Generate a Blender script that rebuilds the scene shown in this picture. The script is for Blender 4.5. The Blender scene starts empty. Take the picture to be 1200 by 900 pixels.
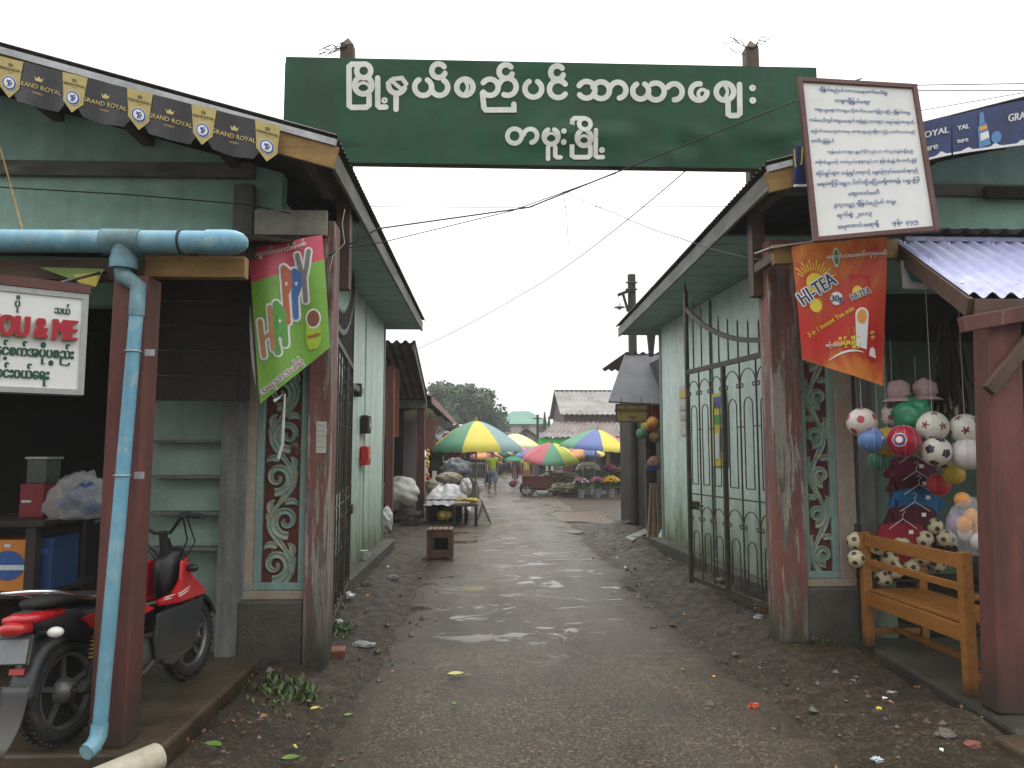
import bpy, bmesh, math, random
from mathutils import Vector, Matrix, noise as mnoise
random.seed(11)
R = math.radians
S = bpy.context.scene
COL = S.collection
PI = math.pi

# ------------------------------------------------------------------ camera
CAMZ, FPX = 1.6, 870.0
YAW, PITCH = -math.atan(32 / FPX), math.atan(79 / FPX)
cd = bpy.data.cameras.new('camera')
cam = bpy.data.objects.new('camera', cd)
COL.objects.link(cam)
cam.location = (0, 0, CAMZ)
cam.rotation_euler = (PI / 2 + PITCH, 0, YAW)
cd.sensor_width = 36
cd.lens = 36 * FPX / 1200
cd.clip_start = 0.05
cd.clip_end = 2000
S.camera = cam
# ------------------------------------------------------------------ sky, sun, exposure
W = bpy.data.worlds.new('World')
S.world = W
W.use_nodes = True
SUN_EL, SUN_ROT = R(66), R(10)
nt = W.node_tree
bg = nt.nodes['Background']
sky = nt.nodes.new('ShaderNodeTexSky')
sky.sky_type = 'NISHITA'
sky.sun_disc = False
sky.sun_elevation = SUN_EL
sky.sun_rotation = SUN_ROT
sky.dust_density = 4.0
hsv = nt.nodes.new('ShaderNodeHueSaturation')
hsv.inputs['Saturation'].default_value = 0.06
nt.links.new(sky.outputs[0], hsv.inputs['Color'])
# the rain cloud layer in front of the clear sky: brighter overhead, as an overcast is
geo = nt.nodes.new('ShaderNodeTexCoord')
sep = nt.nodes.new('ShaderNodeSeparateXYZ')
nt.links.new(geo.outputs['Generated'], sep.inputs[0])
mr = nt.nodes.new('ShaderNodeMapRange')
mr.inputs[1].default_value = 0.0
mr.inputs[2].default_value = 0.85
mr.inputs[3].default_value = 9.0
mr.inputs[4].default_value = 19.5
nt.links.new(sep.outputs['Z'], mr.inputs[0])
# added dimming of the unseen sky low behind the camera, darkens shop interiors
mb = nt.nodes.new('ShaderNodeMapRange')
mb.interpolation_type = 'SMOOTHSTEP'
mb.inputs[1].default_value = -0.80
mb.inputs[2].default_value = 0.25
mb.inputs[3].default_value = 0.46
mb.inputs[4].default_value = 1.0
my = nt.nodes.new('ShaderNodeMath')
my.operation = 'MULTIPLY_ADD'
my.inputs[1].default_value = 1.2
nt.links.new(sep.outputs['Z'], my.inputs[0])
nt.links.new(sep.outputs['Y'], my.inputs[2])
nt.links.new(my.outputs[0], mb.inputs[0])
cn = nt.nodes.new('ShaderNodeTexNoise')
cn.inputs['Scale'].default_value = 2.2
cn.inputs['Detail'].default_value = 6
cmap = nt.nodes.new('ShaderNodeMapping')
cmap.inputs['Scale'].default_value = (1, 1, 2.6)
nt.links.new(geo.outputs['Generated'], cmap.inputs[0])
nt.links.new(cmap.outputs[0], cn.inputs['Vector'])
cm = nt.nodes.new('ShaderNodeMapRange')
cm.inputs[1].default_value = 0.3
cm.inputs[2].default_value = 0.7
cm.inputs[3].default_value = 0.86
cm.inputs[4].default_value = 1.10
nt.links.new(cn.outputs['Fac'], cm.inputs[0])
mc = nt.nodes.new('ShaderNodeMath')
mc.operation = 'MULTIPLY'
nt.links.new(mr.outputs[0], mc.inputs[0])
nt.links.new(cm.outputs[0], mc.inputs[1])
md = nt.nodes.new('ShaderNodeMath')
md.operation = 'MULTIPLY'
nt.links.new(mc.outputs[0], md.inputs[0])
nt.links.new(mb.outputs[0], md.inputs[1])
mr = md
cl = nt.nodes.new('ShaderNodeCombineColor')
for k in range(3):
    mm = nt.nodes.new('ShaderNodeMath')
    mm.operation = 'MULTIPLY'
    mm.inputs[1].default_value = (0.985, 1.0, 0.995)[k]
    nt.links.new(mr.outputs[0], mm.inputs[0])
    nt.links.new(mm.outputs[0], cl.inputs[k])
mx = nt.nodes.new('ShaderNodeMix')
mx.data_type = 'RGBA'
mx.inputs['Factor'].default_value = 0.92
nt.links.new(hsv.outputs[0], mx.inputs['A'])
nt.links.new(cl.outputs[0], mx.inputs['B'])
nt.links.new(mx.outputs['Result'], bg.inputs['Color'])
bg.inputs['Strength'].default_value = 0.1
sl = bpy.data.lights.new('sun', 'SUN')
sl.energy = 0.5
sl.angle = R(25)
sl.color = (1.0, 0.97, 0.93)
sun = bpy.data.objects.new('sun', sl)
COL.objects.link(sun)
sun.rotation_euler = (PI / 2 - SUN_EL, 0, PI - SUN_ROT)
S.view_settings.view_transform = 'Standard'
S.view_settings.look = 'None'
S.view_settings.exposure = 0.38
S.view_settings.gamma = 1.0
S.cycles.use_denoising = True
S.cycles.max_bounces = 7
S.cycles.transparent_max_bounces = 8

# ------------------------------------------------------------------ helpers
CAMM = Matrix.Rotation(YAW, 3, 'Z') @ Matrix.Rotation(PI / 2 + PITCH, 3, 'X')


def ray(px, py):
    return CAMM @ Vector(((px - 600) / FPX, -(py - 450) / FPX, -1))


def at(px, py, Y):
    d = ray(px, py)
    t = Y / d.y
    return Vector((d.x * t, Y, CAMZ + d.z * t))


def gnd(px, py, z=0.0):
    d = ray(px, py)
    t = (z - CAMZ) / d.z
    return Vector((d.x * t, d.y * t, z))


def sm(t):
    t = max(0.0, min(1.0, t))
    return t * t * (3 - 2 * t)


TM = {}


def tag(o, label=None, cat=None, group=None, kind=None):
    if label: o['label'] = label
    if cat: o['category'] = cat
    if group: o['group'] = group
    if kind: o['kind'] = kind
    return o


def thing(name, label, cat, loc=(0, 0, 0), rz=0.0, group=None):
    o = bpy.data.objects.new(name, None)
    COL.objects.link(o)
    o.empty_display_size = 0.1
    o.location = loc
    o.rotation_euler = (0, 0, rz)
    TM[o.name] = Matrix.Translation(Vector(loc)) @ Matrix.Rotation(rz, 4, 'Z')
    return tag(o, label, cat, group)


def dup(root, loc, rz=0.0, label=None, scale=None):
    r = root.copy()
    COL.objects.link(r)
    r.location = loc
    r.rotation_euler = (0, 0, rz)
    if scale: r.scale = (scale,) * 3
    if label: r['label'] = label
    for ch in list(root.children):
        c = ch.copy()
        COL.objects.link(c)
        c.parent = r
        for g in list(ch.children):
            d = g.copy()
            COL.objects.link(d)
            d.parent = c
    return r


class MB:
    def __init__(self):
        self.v, self.f, self.m, self.s = [], [], [], []
        self.mi = 0

    def add(self, vs, fs, smooth=False, M=None):
        b = len(self.v)
        for p in vs:
            p = Vector(p)
            self.v.append(M @ p if M else p)
        for f in fs:
            self.f.append([b + i for i in f])
            self.m.append(self.mi)
            self.s.append(smooth)

    def box(self, c, s, rz=0.0, M=None):
        x, y, z = s[0] / 2, s[1] / 2, s[2] / 2
        vs = [(-x, -y, -z), (x, -y, -z), (x, y, -z), (-x, y, -z), (-x, -y, z), (x, -y, z), (x, y, z), (-x, y, z)]
        T = Matrix.Translation(Vector(c)) @ (M if M else Matrix.Rotation(rz, 4, 'Z'))
        self.add(vs, [(0, 3, 2, 1), (4, 5, 6, 7), (0, 1, 5, 4), (1, 2, 6, 5), (2, 3, 7, 6), (3, 0, 4, 7)], M=T)

    def span(self, a, b):
        a, b = Vector(a), Vector(b)
        self.box((a + b) / 2, [abs(q) for q in (b - a)])

    def beam(self, p0, p1, w, h, up=(0, 0, 1)):
        p0, p1 = Vector(p0), Vector(p1)
        d = p1 - p0
        L = d.length
        d.normalize()
        u = Vector(up)
        s = d.cross(u)
        if s.length < 1e-4: s = d.cross(Vector((1, 0, 0)))
        s.normalize()
        u = s.cross(d)
        M = Matrix((d, s, u)).transposed().to_4x4()
        self.box((p0 + p1) / 2, (L, w, h), M=M)

    def tube(self, pts, r, n=8, caps=True, closed=False, smooth=True):
        pts = [Vector(p) for p in pts]
        N = len(pts)
        rs = r if isinstance(r, (list, tuple)) else [r] * N
        vs, fs = [], []
        ref = None
        for i, p in enumerate(pts):
            if closed:
                d = pts[(i + 1) % N] - pts[i - 1]
            else:
                d = pts[min(i + 1, N - 1)] - pts[max(i - 1, 0)]
            if d.length < 1e-9: d = Vector((0, 0, 1))
            d.normalize()
            if ref is None:
                ref = Vector((0, 0, 1)) if abs(d.z) < 0.9 else Vector((1, 0, 0))
            a = ref - d * ref.dot(d)
            if a.length < 1e-4: a = Vector((0, 1, 0)).cross(d)
            a.normalize()
            ref = a
            b = d.cross(a)
            for k in range(n):
                t = 2 * PI * k / n
                vs.append(p + (a * math.cos(t) + b * math.sin(t)) * rs[i])
        for i in range(N if closed else N - 1):
            j = (i + 1) % N
            for k in range(n):
                l = (k + 1) % n
                fs.append((i * n + k, i * n + l, j * n + l, j * n + k))
        self.add(vs, fs, smooth)
        if caps and not closed:
            self.add(vs[:n], [tuple(range(n - 1, -1, -1))])
            self.add(vs[-n:], [tuple(range(n))])

    def lathe(self, prof, c=(0, 0, 0), n=20, M=None, smooth=True):
        vs, fs = [], []
        T = Matrix.Translation(Vector(c)) @ (M if M else Matrix())
        for (r, z) in prof:
            for k in range(n):
                t = 2 * PI * k / n
                vs.append((r * math.cos(t), r * math.sin(t), z))
        for i in range(len(prof) - 1):
            for k in range(n):
                l = (k + 1) % n
                fs.append((i * n + k, i * n + l, (i + 1) * n + l, (i + 1) * n + k))
        self.add(vs, fs, smooth, T)
        self.add(vs[:n], [tuple(range(n - 1, -1, -1))], False, T)
        self.add(vs[-n:], [tuple(range(n))], False, T)

    def sphere(self, c, r, n=16, m=10, sc=(1, 1, 1), M=None):
        vs, fs = [], []
        for i in range(1, m):
            a = PI * i / m
            for k in range(n):
                t = 2 * PI * k / n
                vs.append((r * sc[0] * math.sin(a) * math.cos(t), r * sc[1] * math.sin(a) * math.sin(t), r * sc[2] * math.cos(a)))
        for i in range(m - 2):
            for k in range(n):
                l = (k + 1) % n
                fs.append((i * n + k, (i + 1) * n + k, (i + 1) * n + l, i * n + l))
        vs.append((0, 0, r * sc[2]))
        vs.append((0, 0, -r * sc[2]))
        t, b = len(vs) - 2, len(vs) - 1
        for k in range(n):
            l = (k + 1) % n
            fs.append((t, k, l))
            fs.append((b, (m - 2) * n + l, (m - 2) * n + k))
        self.add(vs, fs, True, Matrix.Translation(Vector(c)) @ (M if M else Matrix()))

    def grid(self, fn, nu, nv, smooth=True):
        vs = [fn(i / nu, j / nv) for j in range(nv + 1) for i in range(nu + 1)]
        fs = [(j * (nu + 1) + i, j * (nu + 1) + i + 1, (j + 1) * (nu + 1) + i + 1, (j + 1) * (nu + 1) + i) for j in range(nv) for i in range(nu)]
        self.add(vs, fs, smooth)

    def prism(self, poly, fn, h):
        """poly: 2-D outline; fn(u, v, d) -> point; extruded from d = 0 to d = h"""
        n = len(poly)
        vs = [fn(u, v, 0) for u, v in poly] + [fn(u, v, h) for u, v in poly]
        fs = [tuple(range(n - 1, -1, -1)), tuple(range(n, 2 * n))]
        for i in range(n):
            j = (i + 1) % n
            fs.append((i, j, n + j, n + i))
        self.add(vs, fs)

    def loft(self, secs, n=16, e=2.6, smooth=True):
        """sections (x, half width, z bottom, z top[, y]) as superellipses along local x"""
        vs, fs = [], []
        for sec in secs:
            x, w, zb, zt = sec[:4]
            yo = sec[4] if len(sec) > 4 else 0
            for k in range(n):
                t = 2 * PI * k / n
                c, s = math.cos(t), math.sin(t)
                vs.append((x, yo + w * math.copysign(abs(c) ** (2 / e), c), (zb + zt) / 2 + (zt - zb) / 2 * math.copysign(abs(s) ** (2 / e), s)))
        for i in range(len(secs) - 1):
            for k in range(n):
                l = (k + 1) % n
                fs.append((i * n + k, i * n + l, (i + 1) * n + l, (i + 1) * n + k))
        fs.append(tuple(range(n - 1, -1, -1)))
        fs.append(tuple(range((len(secs) - 1) * n, len(secs) * n)))
        self.add(vs, fs, smooth)

    def flat(self, v2, fs, fn, off):
        """2-D mesh laid on the surface fn(u, v) -> (point, normal) at the height off"""
        vs = []
        for q in v2:
            p, nn = fn(q[0], q[1])
            vs.append(p + nn * (off + (q[2] if len(q) > 2 else 0)))
        self.add(vs, fs)

    def build(self, name, mats, parent=None, local=False, bevel=0.0, fixn=True, label=None):
        if not isinstance(mats, (list, tuple)): mats = [mats]
        vs = self.v
        loc = Vector((0, 0, 0))
        if parent is not None:
            if not local:
                I = TM[parent.name].inverted()
                vs = [I @ p for p in vs]
        elif not local:
            lo = [min(p[k] for p in vs) for k in range(3)]
            hi = [max(p[k] for p in vs) for k in range(3)]
            loc = Vector(((lo[0] + hi[0]) / 2, (lo[1] + hi[1]) / 2, lo[2]))
            vs = [p - loc for p in vs]
        me = bpy.data.meshes.new(name)
        me.from_pydata([tuple(p) for p in vs], [], self.f)
        me.update()
        for m in mats: me.materials.append(m)
        me.polygons.foreach_set('material_index', self.m)
        me.polygons.foreach_set('use_smooth', self.s)
        if fixn:
            bm = bmesh.new()
            bm.from_mesh(me)
            bmesh.ops.recalc_face_normals(bm, faces=bm.faces)
            bm.to_mesh(me)
            bm.free()
        o = bpy.data.objects.new(name, me)
        COL.objects.link(o)
        o.location = loc
        if parent is not None:
            o.parent = parent
            TM[o.name] = TM[parent.name]
        else:
            TM[o.name] = Matrix.Translation(loc)
        if bevel:
            b = o.modifiers.new('bevel', 'BEVEL')
            b.width = bevel
            b.segments = 2
            b.limit_method = 'ANGLE'
            b.angle_limit = R(40)
        if label: o['label'] = label
        return o


# 2-D lettering -----------------------------------------------------
def text2d(s, size=1.0, bold=0.0, align='CENTER', sx=1.0, sub=0.0, off=0.0):
    cu = bpy.data.curves.new('lettering', 'FONT')
    cu.body = s
    cu.size = size
    cu.align_x = align
    cu.align_y = 'CENTER'
    cu.resolution_u = 3
    cu.offset = off
    o = bpy.data.objects.new('lettering', cu)
    me = bpy.data.meshes.new_from_object(o)
    bpy.data.objects.remove(o)
    bm = bmesh.new()
    bm.from_mesh(me)
    if sub:
        for _ in range(3):
            ee = [e for e in bm.edges if e.calc_length() > sub]
            if not ee: break
            bmesh.ops.subdivide_edges(bm, edges=ee, cuts=1)
            bmesh.ops.triangulate(bm, faces=bm.faces)
    bm.verts.ensure_lookup_table()
    bm.verts.index_update()
    isl = [-1] * len(bm.verts)
    k = 0
    for v in bm.verts:
        if isl[v.index] >= 0: continue
        st = [v]
        isl[v.index] = k
        while st:
            a = st.pop()
            for e in a.link_edges:
                b = e.other_vert(a)
                if isl[b.index] < 0:
                    isl[b.index] = k
                    st.append(b)
        k += 1
    base = [(v.co.x * sx, v.co.y, (isl[v.index] % 7) * 0.00012) for v in bm.verts]
    faces = [tuple(v.index for v in f.verts) for f in bm.faces]
    bm.free()
    bpy.data.meshes.remove(me)
    if not bold: return base, faces
    vs, fs = [], []
    for i, d in enumerate((-1, -0.33, 0.33, 1)):
        b = len(vs)
        vs += [(x + d * bold, y, z + i * 0.0009) for x, y, z in base]
        fs += [tuple(b + q for q in f) for f in faces]
    return vs, fs


def place2d(t, x, y, rot=0.0, shear=0.0):
    c, s = math.cos(rot), math.sin(rot)
    return [(x + c * (a + shear * b) - s * b, y + s * (a + shear * b) + c * b, z) for a, b, z in t[0]], t[1]


def halo(t, w, n=10):
    vs, fs = [], []
    for k in range(n):
        a = 2 * PI * k / n
        b = len(vs)
        vs += [(x + w * math.cos(a), y + w * math.sin(a), z + k * 0.0003) for x, y, z in t[0]]
        fs += [tuple(b + q for q in f) for f in t[1]]
    return vs, fs


def ribbon(path, w, closed=False, caps=True, z=0.0):
    """a stroke of constant width (or list of widths) along a 2-D path"""
    P = [Vector((p[0], p[1])) for p in path]
    N = len(P)
    ws = w if isinstance(w, (list, tuple)) else [w] * N
    if caps and not closed:
        d0 = (P[0] - P[1]).normalized()
        d1 = (P[-1] - P[-2]).normalized()
        P = [P[0] + d0 * ws[0] * 0.46, P[0] + d0 * ws[0] * 0.3] + P + [P[-1] + d1 * ws[-1] * 0.3, P[-1] + d1 * ws[-1] * 0.46]
        ws = [ws[0] * 0.35, ws[0] * 0.8] + list(ws) + [ws[-1] * 0.8, ws[-1] * 0.35]
        N += 4
    vs, fs = [], []
    for i in range(N):
        if closed:
            a, b = P[i - 1], P[(i + 1) % N]
        else:
            a, b = P[max(i - 1, 0)], P[min(i + 1, N - 1)]
        d1 = (P[i] - a)
        d2 = (b - P[i])
        if d1.length < 1e-9: d1 = d2
        if d2.length < 1e-9: d2 = d1
        d1 = d1.normalized()
        d2 = d2.normalized()
        n1, n2 = Vector((-d1.y, d1.x)), Vector((-d2.y, d2.x))
        m = n1 + n2
        if m.length < 1e-6: m = n1
        m.normalize()
        k = ws[i] / 2 / max(0.5, m.dot(n1))
        vs.append((P[i].x + m.x * k, P[i].y + m.y * k, z))
        vs.append((P[i].x - m.x * k, P[i].y - m.y * k, z))
    for i in range(N if closed else N - 1):
        j = (i + 1) % N
        fs.append((2 * i, 2 * i + 1, 2 * j + 1, 2 * j))
    return vs, fs


def arc(cx, cy, r, a0, a1, n=20, ry=None):
    ry = ry or r
    return [(cx + r * math.cos(R(a0 + (a1 - a0) * i / n)), cy + ry * math.sin(R(a0 + (a1 - a0) * i / n))) for i in range(n + 1)]


def disc(cx, cy, r, n=20, ry=None, z=0.0):
    ry = ry or r
    return [(cx + r * math.cos(2 * PI * k / n), cy + ry * math.sin(2 * PI * k / n), z) for k in range(n)], [tuple(range(n))]


def quad_surface(TL, TR, BR, BL, sag=None):
    """fn(u in 0..1, v in 0..1 from the top) on four corners, with an optional fold fn(u, v)"""
    TL, TR, BR, BL = map(Vector, (TL, TR, BR, BL))
    nn = (TR - TL).cross(BL - TL).normalized()
    if nn.y > 0: nn = -nn

    def fn(u, v):
        p = TL * (1 - u) * (1 - v) + TR * u * (1 - v) + BR * u * v + BL * (1 - u) * v
        if sag: p = p + nn * sag(u, v)
        return p, nn
    return fn


# materials ----------------------------------------------------------
MC = {}


def nodes_of(name):
    m = bpy.data.materials.new(name)
    m.use_nodes = True
    t = m.node_tree
    return m, t, t.nodes['Principled BSDF']


def N(t, kind, **kw):
    n = t.nodes.new(kind)
    for k, v in kw.items():
        if k == 'inp':
            for a, b in v.items(): n.inputs[a].default_value = b
        else:
            setattr(n, k, v)
    return n


def rgba(c): return (c[0], c[1], c[2], 1)


def ramp(t, src, stops):
    r = t.nodes.new('ShaderNodeValToRGB')
    e = r.color_ramp.elements
    while len(e) < len(stops): e.new(0.5)
    for i, (p, c) in enumerate(stops):
        e[i].position = p
        e[i].color = rgba(c) if hasattr(c, '__len__') else (c, c, c, 1)
    t.links.new(src, r.inputs[0])
    return r.outputs[0]


def mixc(t, f, a, b, mode='MIX'):
    m = t.nodes.new('ShaderNodeMix')
    m.data_type = 'RGBA'
    m.blend_type = mode
    for s, k in ((f, 'Factor'), (a, 'A'), (b, 'B')):
        if isinstance(s, bpy.types.NodeSocket): t.links.new(s, m.inputs[k])
        elif k == 'Factor': m.inputs[k].default_value = s
        else: m.inputs[k].default_value = rgba(s)
    return m.outputs['Result']


def noise(t, co, scale, detail=5, rough=0.6, stretch=None, dist=0.0):
    n = N(t, 'ShaderNodeTexNoise')
    n.inputs['Scale'].default_value = scale
    n.inputs['Detail'].default_value = detail
    n.inputs['Roughness'].default_value = rough
    n.inputs['Distortion'].default_value = dist
    if stretch:
        mp = N(t, 'ShaderNodeMapping')
        mp.inputs['Scale'].default_value = stretch
        t.links.new(co, mp.inputs[0])
        co = mp.outputs[0]
    t.links.new(co, n.inputs['Vector'])
    return n.outputs['Fac']


def mat(name, col, col2=None, scale=5.0, lo=0.4, hi=0.65, rough=0.6, bump=0.15, bscale=60.0, streak=None, moss=None,
        metallic=0.0, stretch=None, col3=None, var=0.25, planks=None, spec=0.5, coat=0.0, trans=0.0, peel=None, alpha=1.0):
    if name in MC: return MC[name]
    m, t, b = nodes_of(name)
    co = N(t, 'ShaderNodeTexCoord').outputs['Object']
    c = rgba(col)
    n1 = noise(t, co, scale, 6, 0.62, stretch)
    if col2:
        f = ramp(t, n1, [(lo, 0), (hi, 1)])
        out = mixc(t, f, col, col2)
    else:
        out = mixc(t, 0.0, col, col)
    if col3:
        f3 = ramp(t, noise(t, co, scale * 2.7, 7, 0.7, stretch, 0.6), [(0.53, 0), (0.6, 1)])
        out = mixc(t, f3, out, col3)
    if peel:                                   # flaked patches with hard edges
        f5 = ramp(t, noise(t, co, peel[0], 9, 0.72, peel[3] if len(peel) > 3 else None, 0.4), [(peel[1], 0), (peel[1] + 0.03, 1)])
        out = mixc(t, f5, out, peel[2])
    if var:
        n2 = noise(t, co, scale * 5.3, 5, 0.7)
        out = mixc(t, 1.0, out, ramp(t, n2, [(0.25, 1 - var), (0.75, 1 + var * 0.4)]), 'MULTIPLY')
    if streak:                                 # rain streaks of dirt
        f4 = ramp(t, noise(t, co, 1.0, 7, 0.65, (5, 5, 0.5)), [(0.45, 0), (0.72, 1)])
        ml = N(t, 'ShaderNodeMath', operation='MULTIPLY')
        ml.inputs[1].default_value = streak[1]
        t.links.new(f4, ml.inputs[0])
        out = mixc(t, ml.outputs[0], out, streak[0])
    if moss:                                   # algae growing from the foot of a wall: (height, colour)
        sp = N(t, 'ShaderNodeSeparateXYZ')
        t.links.new(co, sp.inputs[0])
        ad = N(t, 'ShaderNodeMath', operation='MULTIPLY_ADD')
        nz = noise(t, co, 2.2, 6, 0.6, (2.5, 2.5, 0.8))
        t.links.new(nz, ad.inputs[0])
        ad.inputs[1].default_value = -moss[0] * 1.5
        t.links.new(sp.outputs['Z'], ad.inputs[2])
        mp = N(t, 'ShaderNodeMapRange')
        mp.inputs[1].default_value = moss[0] * 0.5
        mp.inputs[2].default_value = -moss[0] * 0.8
        t.links.new(ad.outputs[0], mp.inputs[0])
        out = mixc(t, mp.outputs[0], out, moss[1])
        if len(moss) > 2:
            mp2 = N(t, 'ShaderNodeMapRange')
            mp2.inputs[1].default_value = -moss[0] * 0.15
            mp2.inputs[2].default_value = -moss[0] * 0.85
            t.links.new(ad.outputs[0], mp2.inputs[0])
            out = mixc(t, mp2.outputs[0], out, moss[2])
    hgt = noise(t, co, bscale, 4, 0.6, stretch)
    if planks:                                 # joints between boards: (axis, spacing)
        sp = N(t, 'ShaderNodeSeparateXYZ')
        t.links.new(co, sp.inputs[0])
        dv = N(t, 'ShaderNodeMath', operation='DIVIDE')
        dv.inputs[1].default_value = planks[1]
        t.links.new(sp.outputs[planks[0]], dv.inputs[0])
        fr = N(t, 'ShaderNodeMath', operation='FRACT')
        t.links.new(dv.outputs[0], fr.inputs[0])
        jt = ramp(t, fr.outputs[0], [(0.0, 0.15), (0.035, 1.0), (0.965, 1.0), (1.0, 0.15)])
        out = mixc(t, 1.0, out, jt, 'MULTIPLY')
    t.links.new(out, b.inputs['Base Color'])
    rr = N(t, 'ShaderNodeMapRange')
    rr.inputs[3].default_value = max(0.03, rough - 0.15)
    rr.inputs[4].default_value = min(1, rough + 0.15)
    t.links.new(n1, rr.inputs[0])
    t.links.new(rr.outputs[0], b.inputs['Roughness'])
    b.inputs['Metallic'].default_value = metallic
    b.inputs['Specular IOR Level'].default_value = spec
    if coat:
        b.inputs['Coat Weight'].default_value = coat
        b.inputs['Coat Roughness'].default_value = 0.08
    if trans: b.inputs['Transmission Weight'].default_value = trans
    if alpha < 1: b.inputs['Alpha'].default_value = alpha
    if bump:
        bp = N(t, 'ShaderNodeBump')
        bp.inputs['Strength'].default_value = bump
        bp.inputs['Distance'].default_value = 0.02
        t.links.new(hgt, bp.inputs['Height'])
        t.links.new(bp.outputs[0], b.inputs['Normal'])
    MC[name] = m
    return m


def plain(name, col, rough=0.6, bump=0.05, **kw):
    kw.setdefault('var', 0.18)
    return mat(name, col, rough=rough, bump=bump, **kw)


M_turq = mat('turquoise paint', (0.35, 0.64, 0.53), (0.43, 0.69, 0.58), scale=1.1, rough=0.55, bump=0.08, bscale=90, streak=((0.18, 0.30, 0.22), 0.5))
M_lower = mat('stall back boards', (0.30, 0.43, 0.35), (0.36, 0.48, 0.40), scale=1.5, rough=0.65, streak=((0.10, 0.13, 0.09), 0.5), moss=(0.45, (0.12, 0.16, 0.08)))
M_turq_side = mat('turquoise board wall', (0.55, 0.70, 0.64), (0.64, 0.75, 0.70), scale=1.3, rough=0.5, bump=0.06, streak=((0.27, 0.35, 0.28), 0.5),
                  moss=(1.05, (0.15, 0.205, 0.075), (0.03, 0.040, 0.018)))
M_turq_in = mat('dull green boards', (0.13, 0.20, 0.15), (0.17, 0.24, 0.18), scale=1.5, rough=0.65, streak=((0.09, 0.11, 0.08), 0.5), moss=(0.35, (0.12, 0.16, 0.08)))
M_soffit = mat('soffit boards', (0.27, 0.40, 0.37), (0.22, 0.33, 0.31), scale=2, rough=0.6, planks=('Y', 0.42), streak=((0.12, 0.16, 0.14), 0.4))
M_band = mat('weathered grey beam', (0.22, 0.21, 0.18), (0.13, 0.125, 0.11), scale=3, rough=0.8, bump=0.3, stretch=(1, 4, 4))
M_greypost = mat('grey weathered post', (0.20, 0.20, 0.19), (0.12, 0.12, 0.12), scale=4, rough=0.8, bump=0.3, stretch=(4, 4, 0.6))
M_plaster = mat('pale plaster', (0.38, 0.38, 0.31), (0.24, 0.24, 0.2), scale=3, rough=0.85, bump=0.3)
M_fascia = mat('fascia board', (0.22, 0.22, 0.19), (0.13, 0.13, 0.115), scale=2.2, rough=0.75, bump=0.25, stretch=(4, 0.7, 4))
M_trim = mat('zinc trim', (0.50, 0.51, 0.52), (0.36, 0.37, 0.38), scale=4, rough=0.45, metallic=0.3)
M_roof = mat('dark corrugated roof', (0.10, 0.085, 0.075), (0.055, 0.045, 0.04), scale=2, rough=0.6, metallic=0.2, peel=(3.0, 0.6, (0.12, 0.06, 0.035)))
M_wood_y = mat('ochre wood', (0.34, 0.20, 0.055), (0.22, 0.12, 0.035), scale=3, rough=0.65, bump=0.25, stretch=(0.7, 5, 5))
M_wood_d = mat('dark wood', (0.034, 0.024, 0.018), (0.018, 0.013, 0.011), scale=3, rough=0.75, bump=0.3)
M_shade = mat('shade coloured boards', (0.012, 0.010, 0.009), (0.02, 0.016, 0.013), scale=2, rough=0.85)  # deep interior shade put into the board colour as near black
M_wood_b = mat('brown wood', (0.12, 0.07, 0.045), (0.07, 0.042, 0.03), scale=3, rough=0.7, bump=0.3)
M_plinth = mat('damp concrete', (0.085, 0.078, 0.06), (0.045, 0.042, 0.034), scale=2.5, rough=0.7, bump=0.5, bscale=30, peel=(2.5, 0.58, (0.05, 0.075, 0.03)))
M_slab = mat('wet cement floor', (0.085, 0.076, 0.060), (0.042, 0.037, 0.029), scale=1.6, rough=0.35, bump=0.25, bscale=25)
M_slab_b = mat('wet earthen floor', (0.095, 0.066, 0.040), (0.045, 0.033, 0.022), scale=1.4, rough=0.35, bump=0.35, bscale=18, stretch=(1, 2.5, 1))
M_redpeel = mat('peeling red paint', (0.30, 0.100, 0.080), (0.17, 0.068, 0.056), scale=2.2, lo=0.35, hi=0.7, rough=0.7, bump=0.6, bscale=35, stretch=(3, 3, 0.3),
                peel=(2.6, 0.52, (0.38, 0.345, 0.305), (3.6, 3.6, 0.28)), col3=(0.15, 0.175, 0.15), streak=((0.06, 0.055, 0.045), 0.5), moss=(0.55, (0.07, 0.075, 0.05), (0.03, 0.028, 0.02)))
M_redpost = mat('dark red post', (0.19, 0.058, 0.047), (0.11, 0.038, 0.032), scale=2.5, rough=0.6, bump=0.3, stretch=(3, 3, 0.5), peel=(4, 0.64, (0.20, 0.14, 0.115), (3, 3, 0.4)), streak=((0.045, 0.03, 0.025), 0.6), moss=(0.45, (0.035, 0.026, 0.02)))
M_maroon = mat('maroon panel', (0.135, 0.026, 0.022), (0.085, 0.020, 0.017), scale=4, rough=0.7, bump=0.3, peel=(3, 0.60, (0.22, 0.18, 0.135), (2, 2, 0.7)))
M_carve = mat('pale teal carving', (0.30, 0.37, 0.29), (0.15, 0.26, 0.23), scale=3, rough=0.65, bump=0.4, col3=(0.33, 0.30, 0.21), peel=(5, 0.60, (0.16, 0.13, 0.10)))
M_frame_t = mat('teal frame', (0.24, 0.36, 0.32), (0.18, 0.27, 0.24), scale=3, rough=0.65, bump=0.3, stretch=(3, 3, 0.6), peel=(4, 0.6, (0.30, 0.27, 0.22), (3, 3, 0.6)))
M_frame_p = mat('pinkish frame', (0.34, 0.30, 0.23), (0.36, 0.24, 0.2), scale=3, rough=0.7, bump=0.3, stretch=(3, 3, 0.6), peel=(4, 0.58, (0.22, 0.30, 0.26), (3, 3, 0.6)))
M_iron = mat('black iron', (0.040, 0.037, 0.033), (0.075, 0.060, 0.046), scale=6, lo=0.4, hi=0.7, rough=0.55, bump=0.2, peel=(6, 0.56, (0.12, 0.072, 0.045)))
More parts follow.
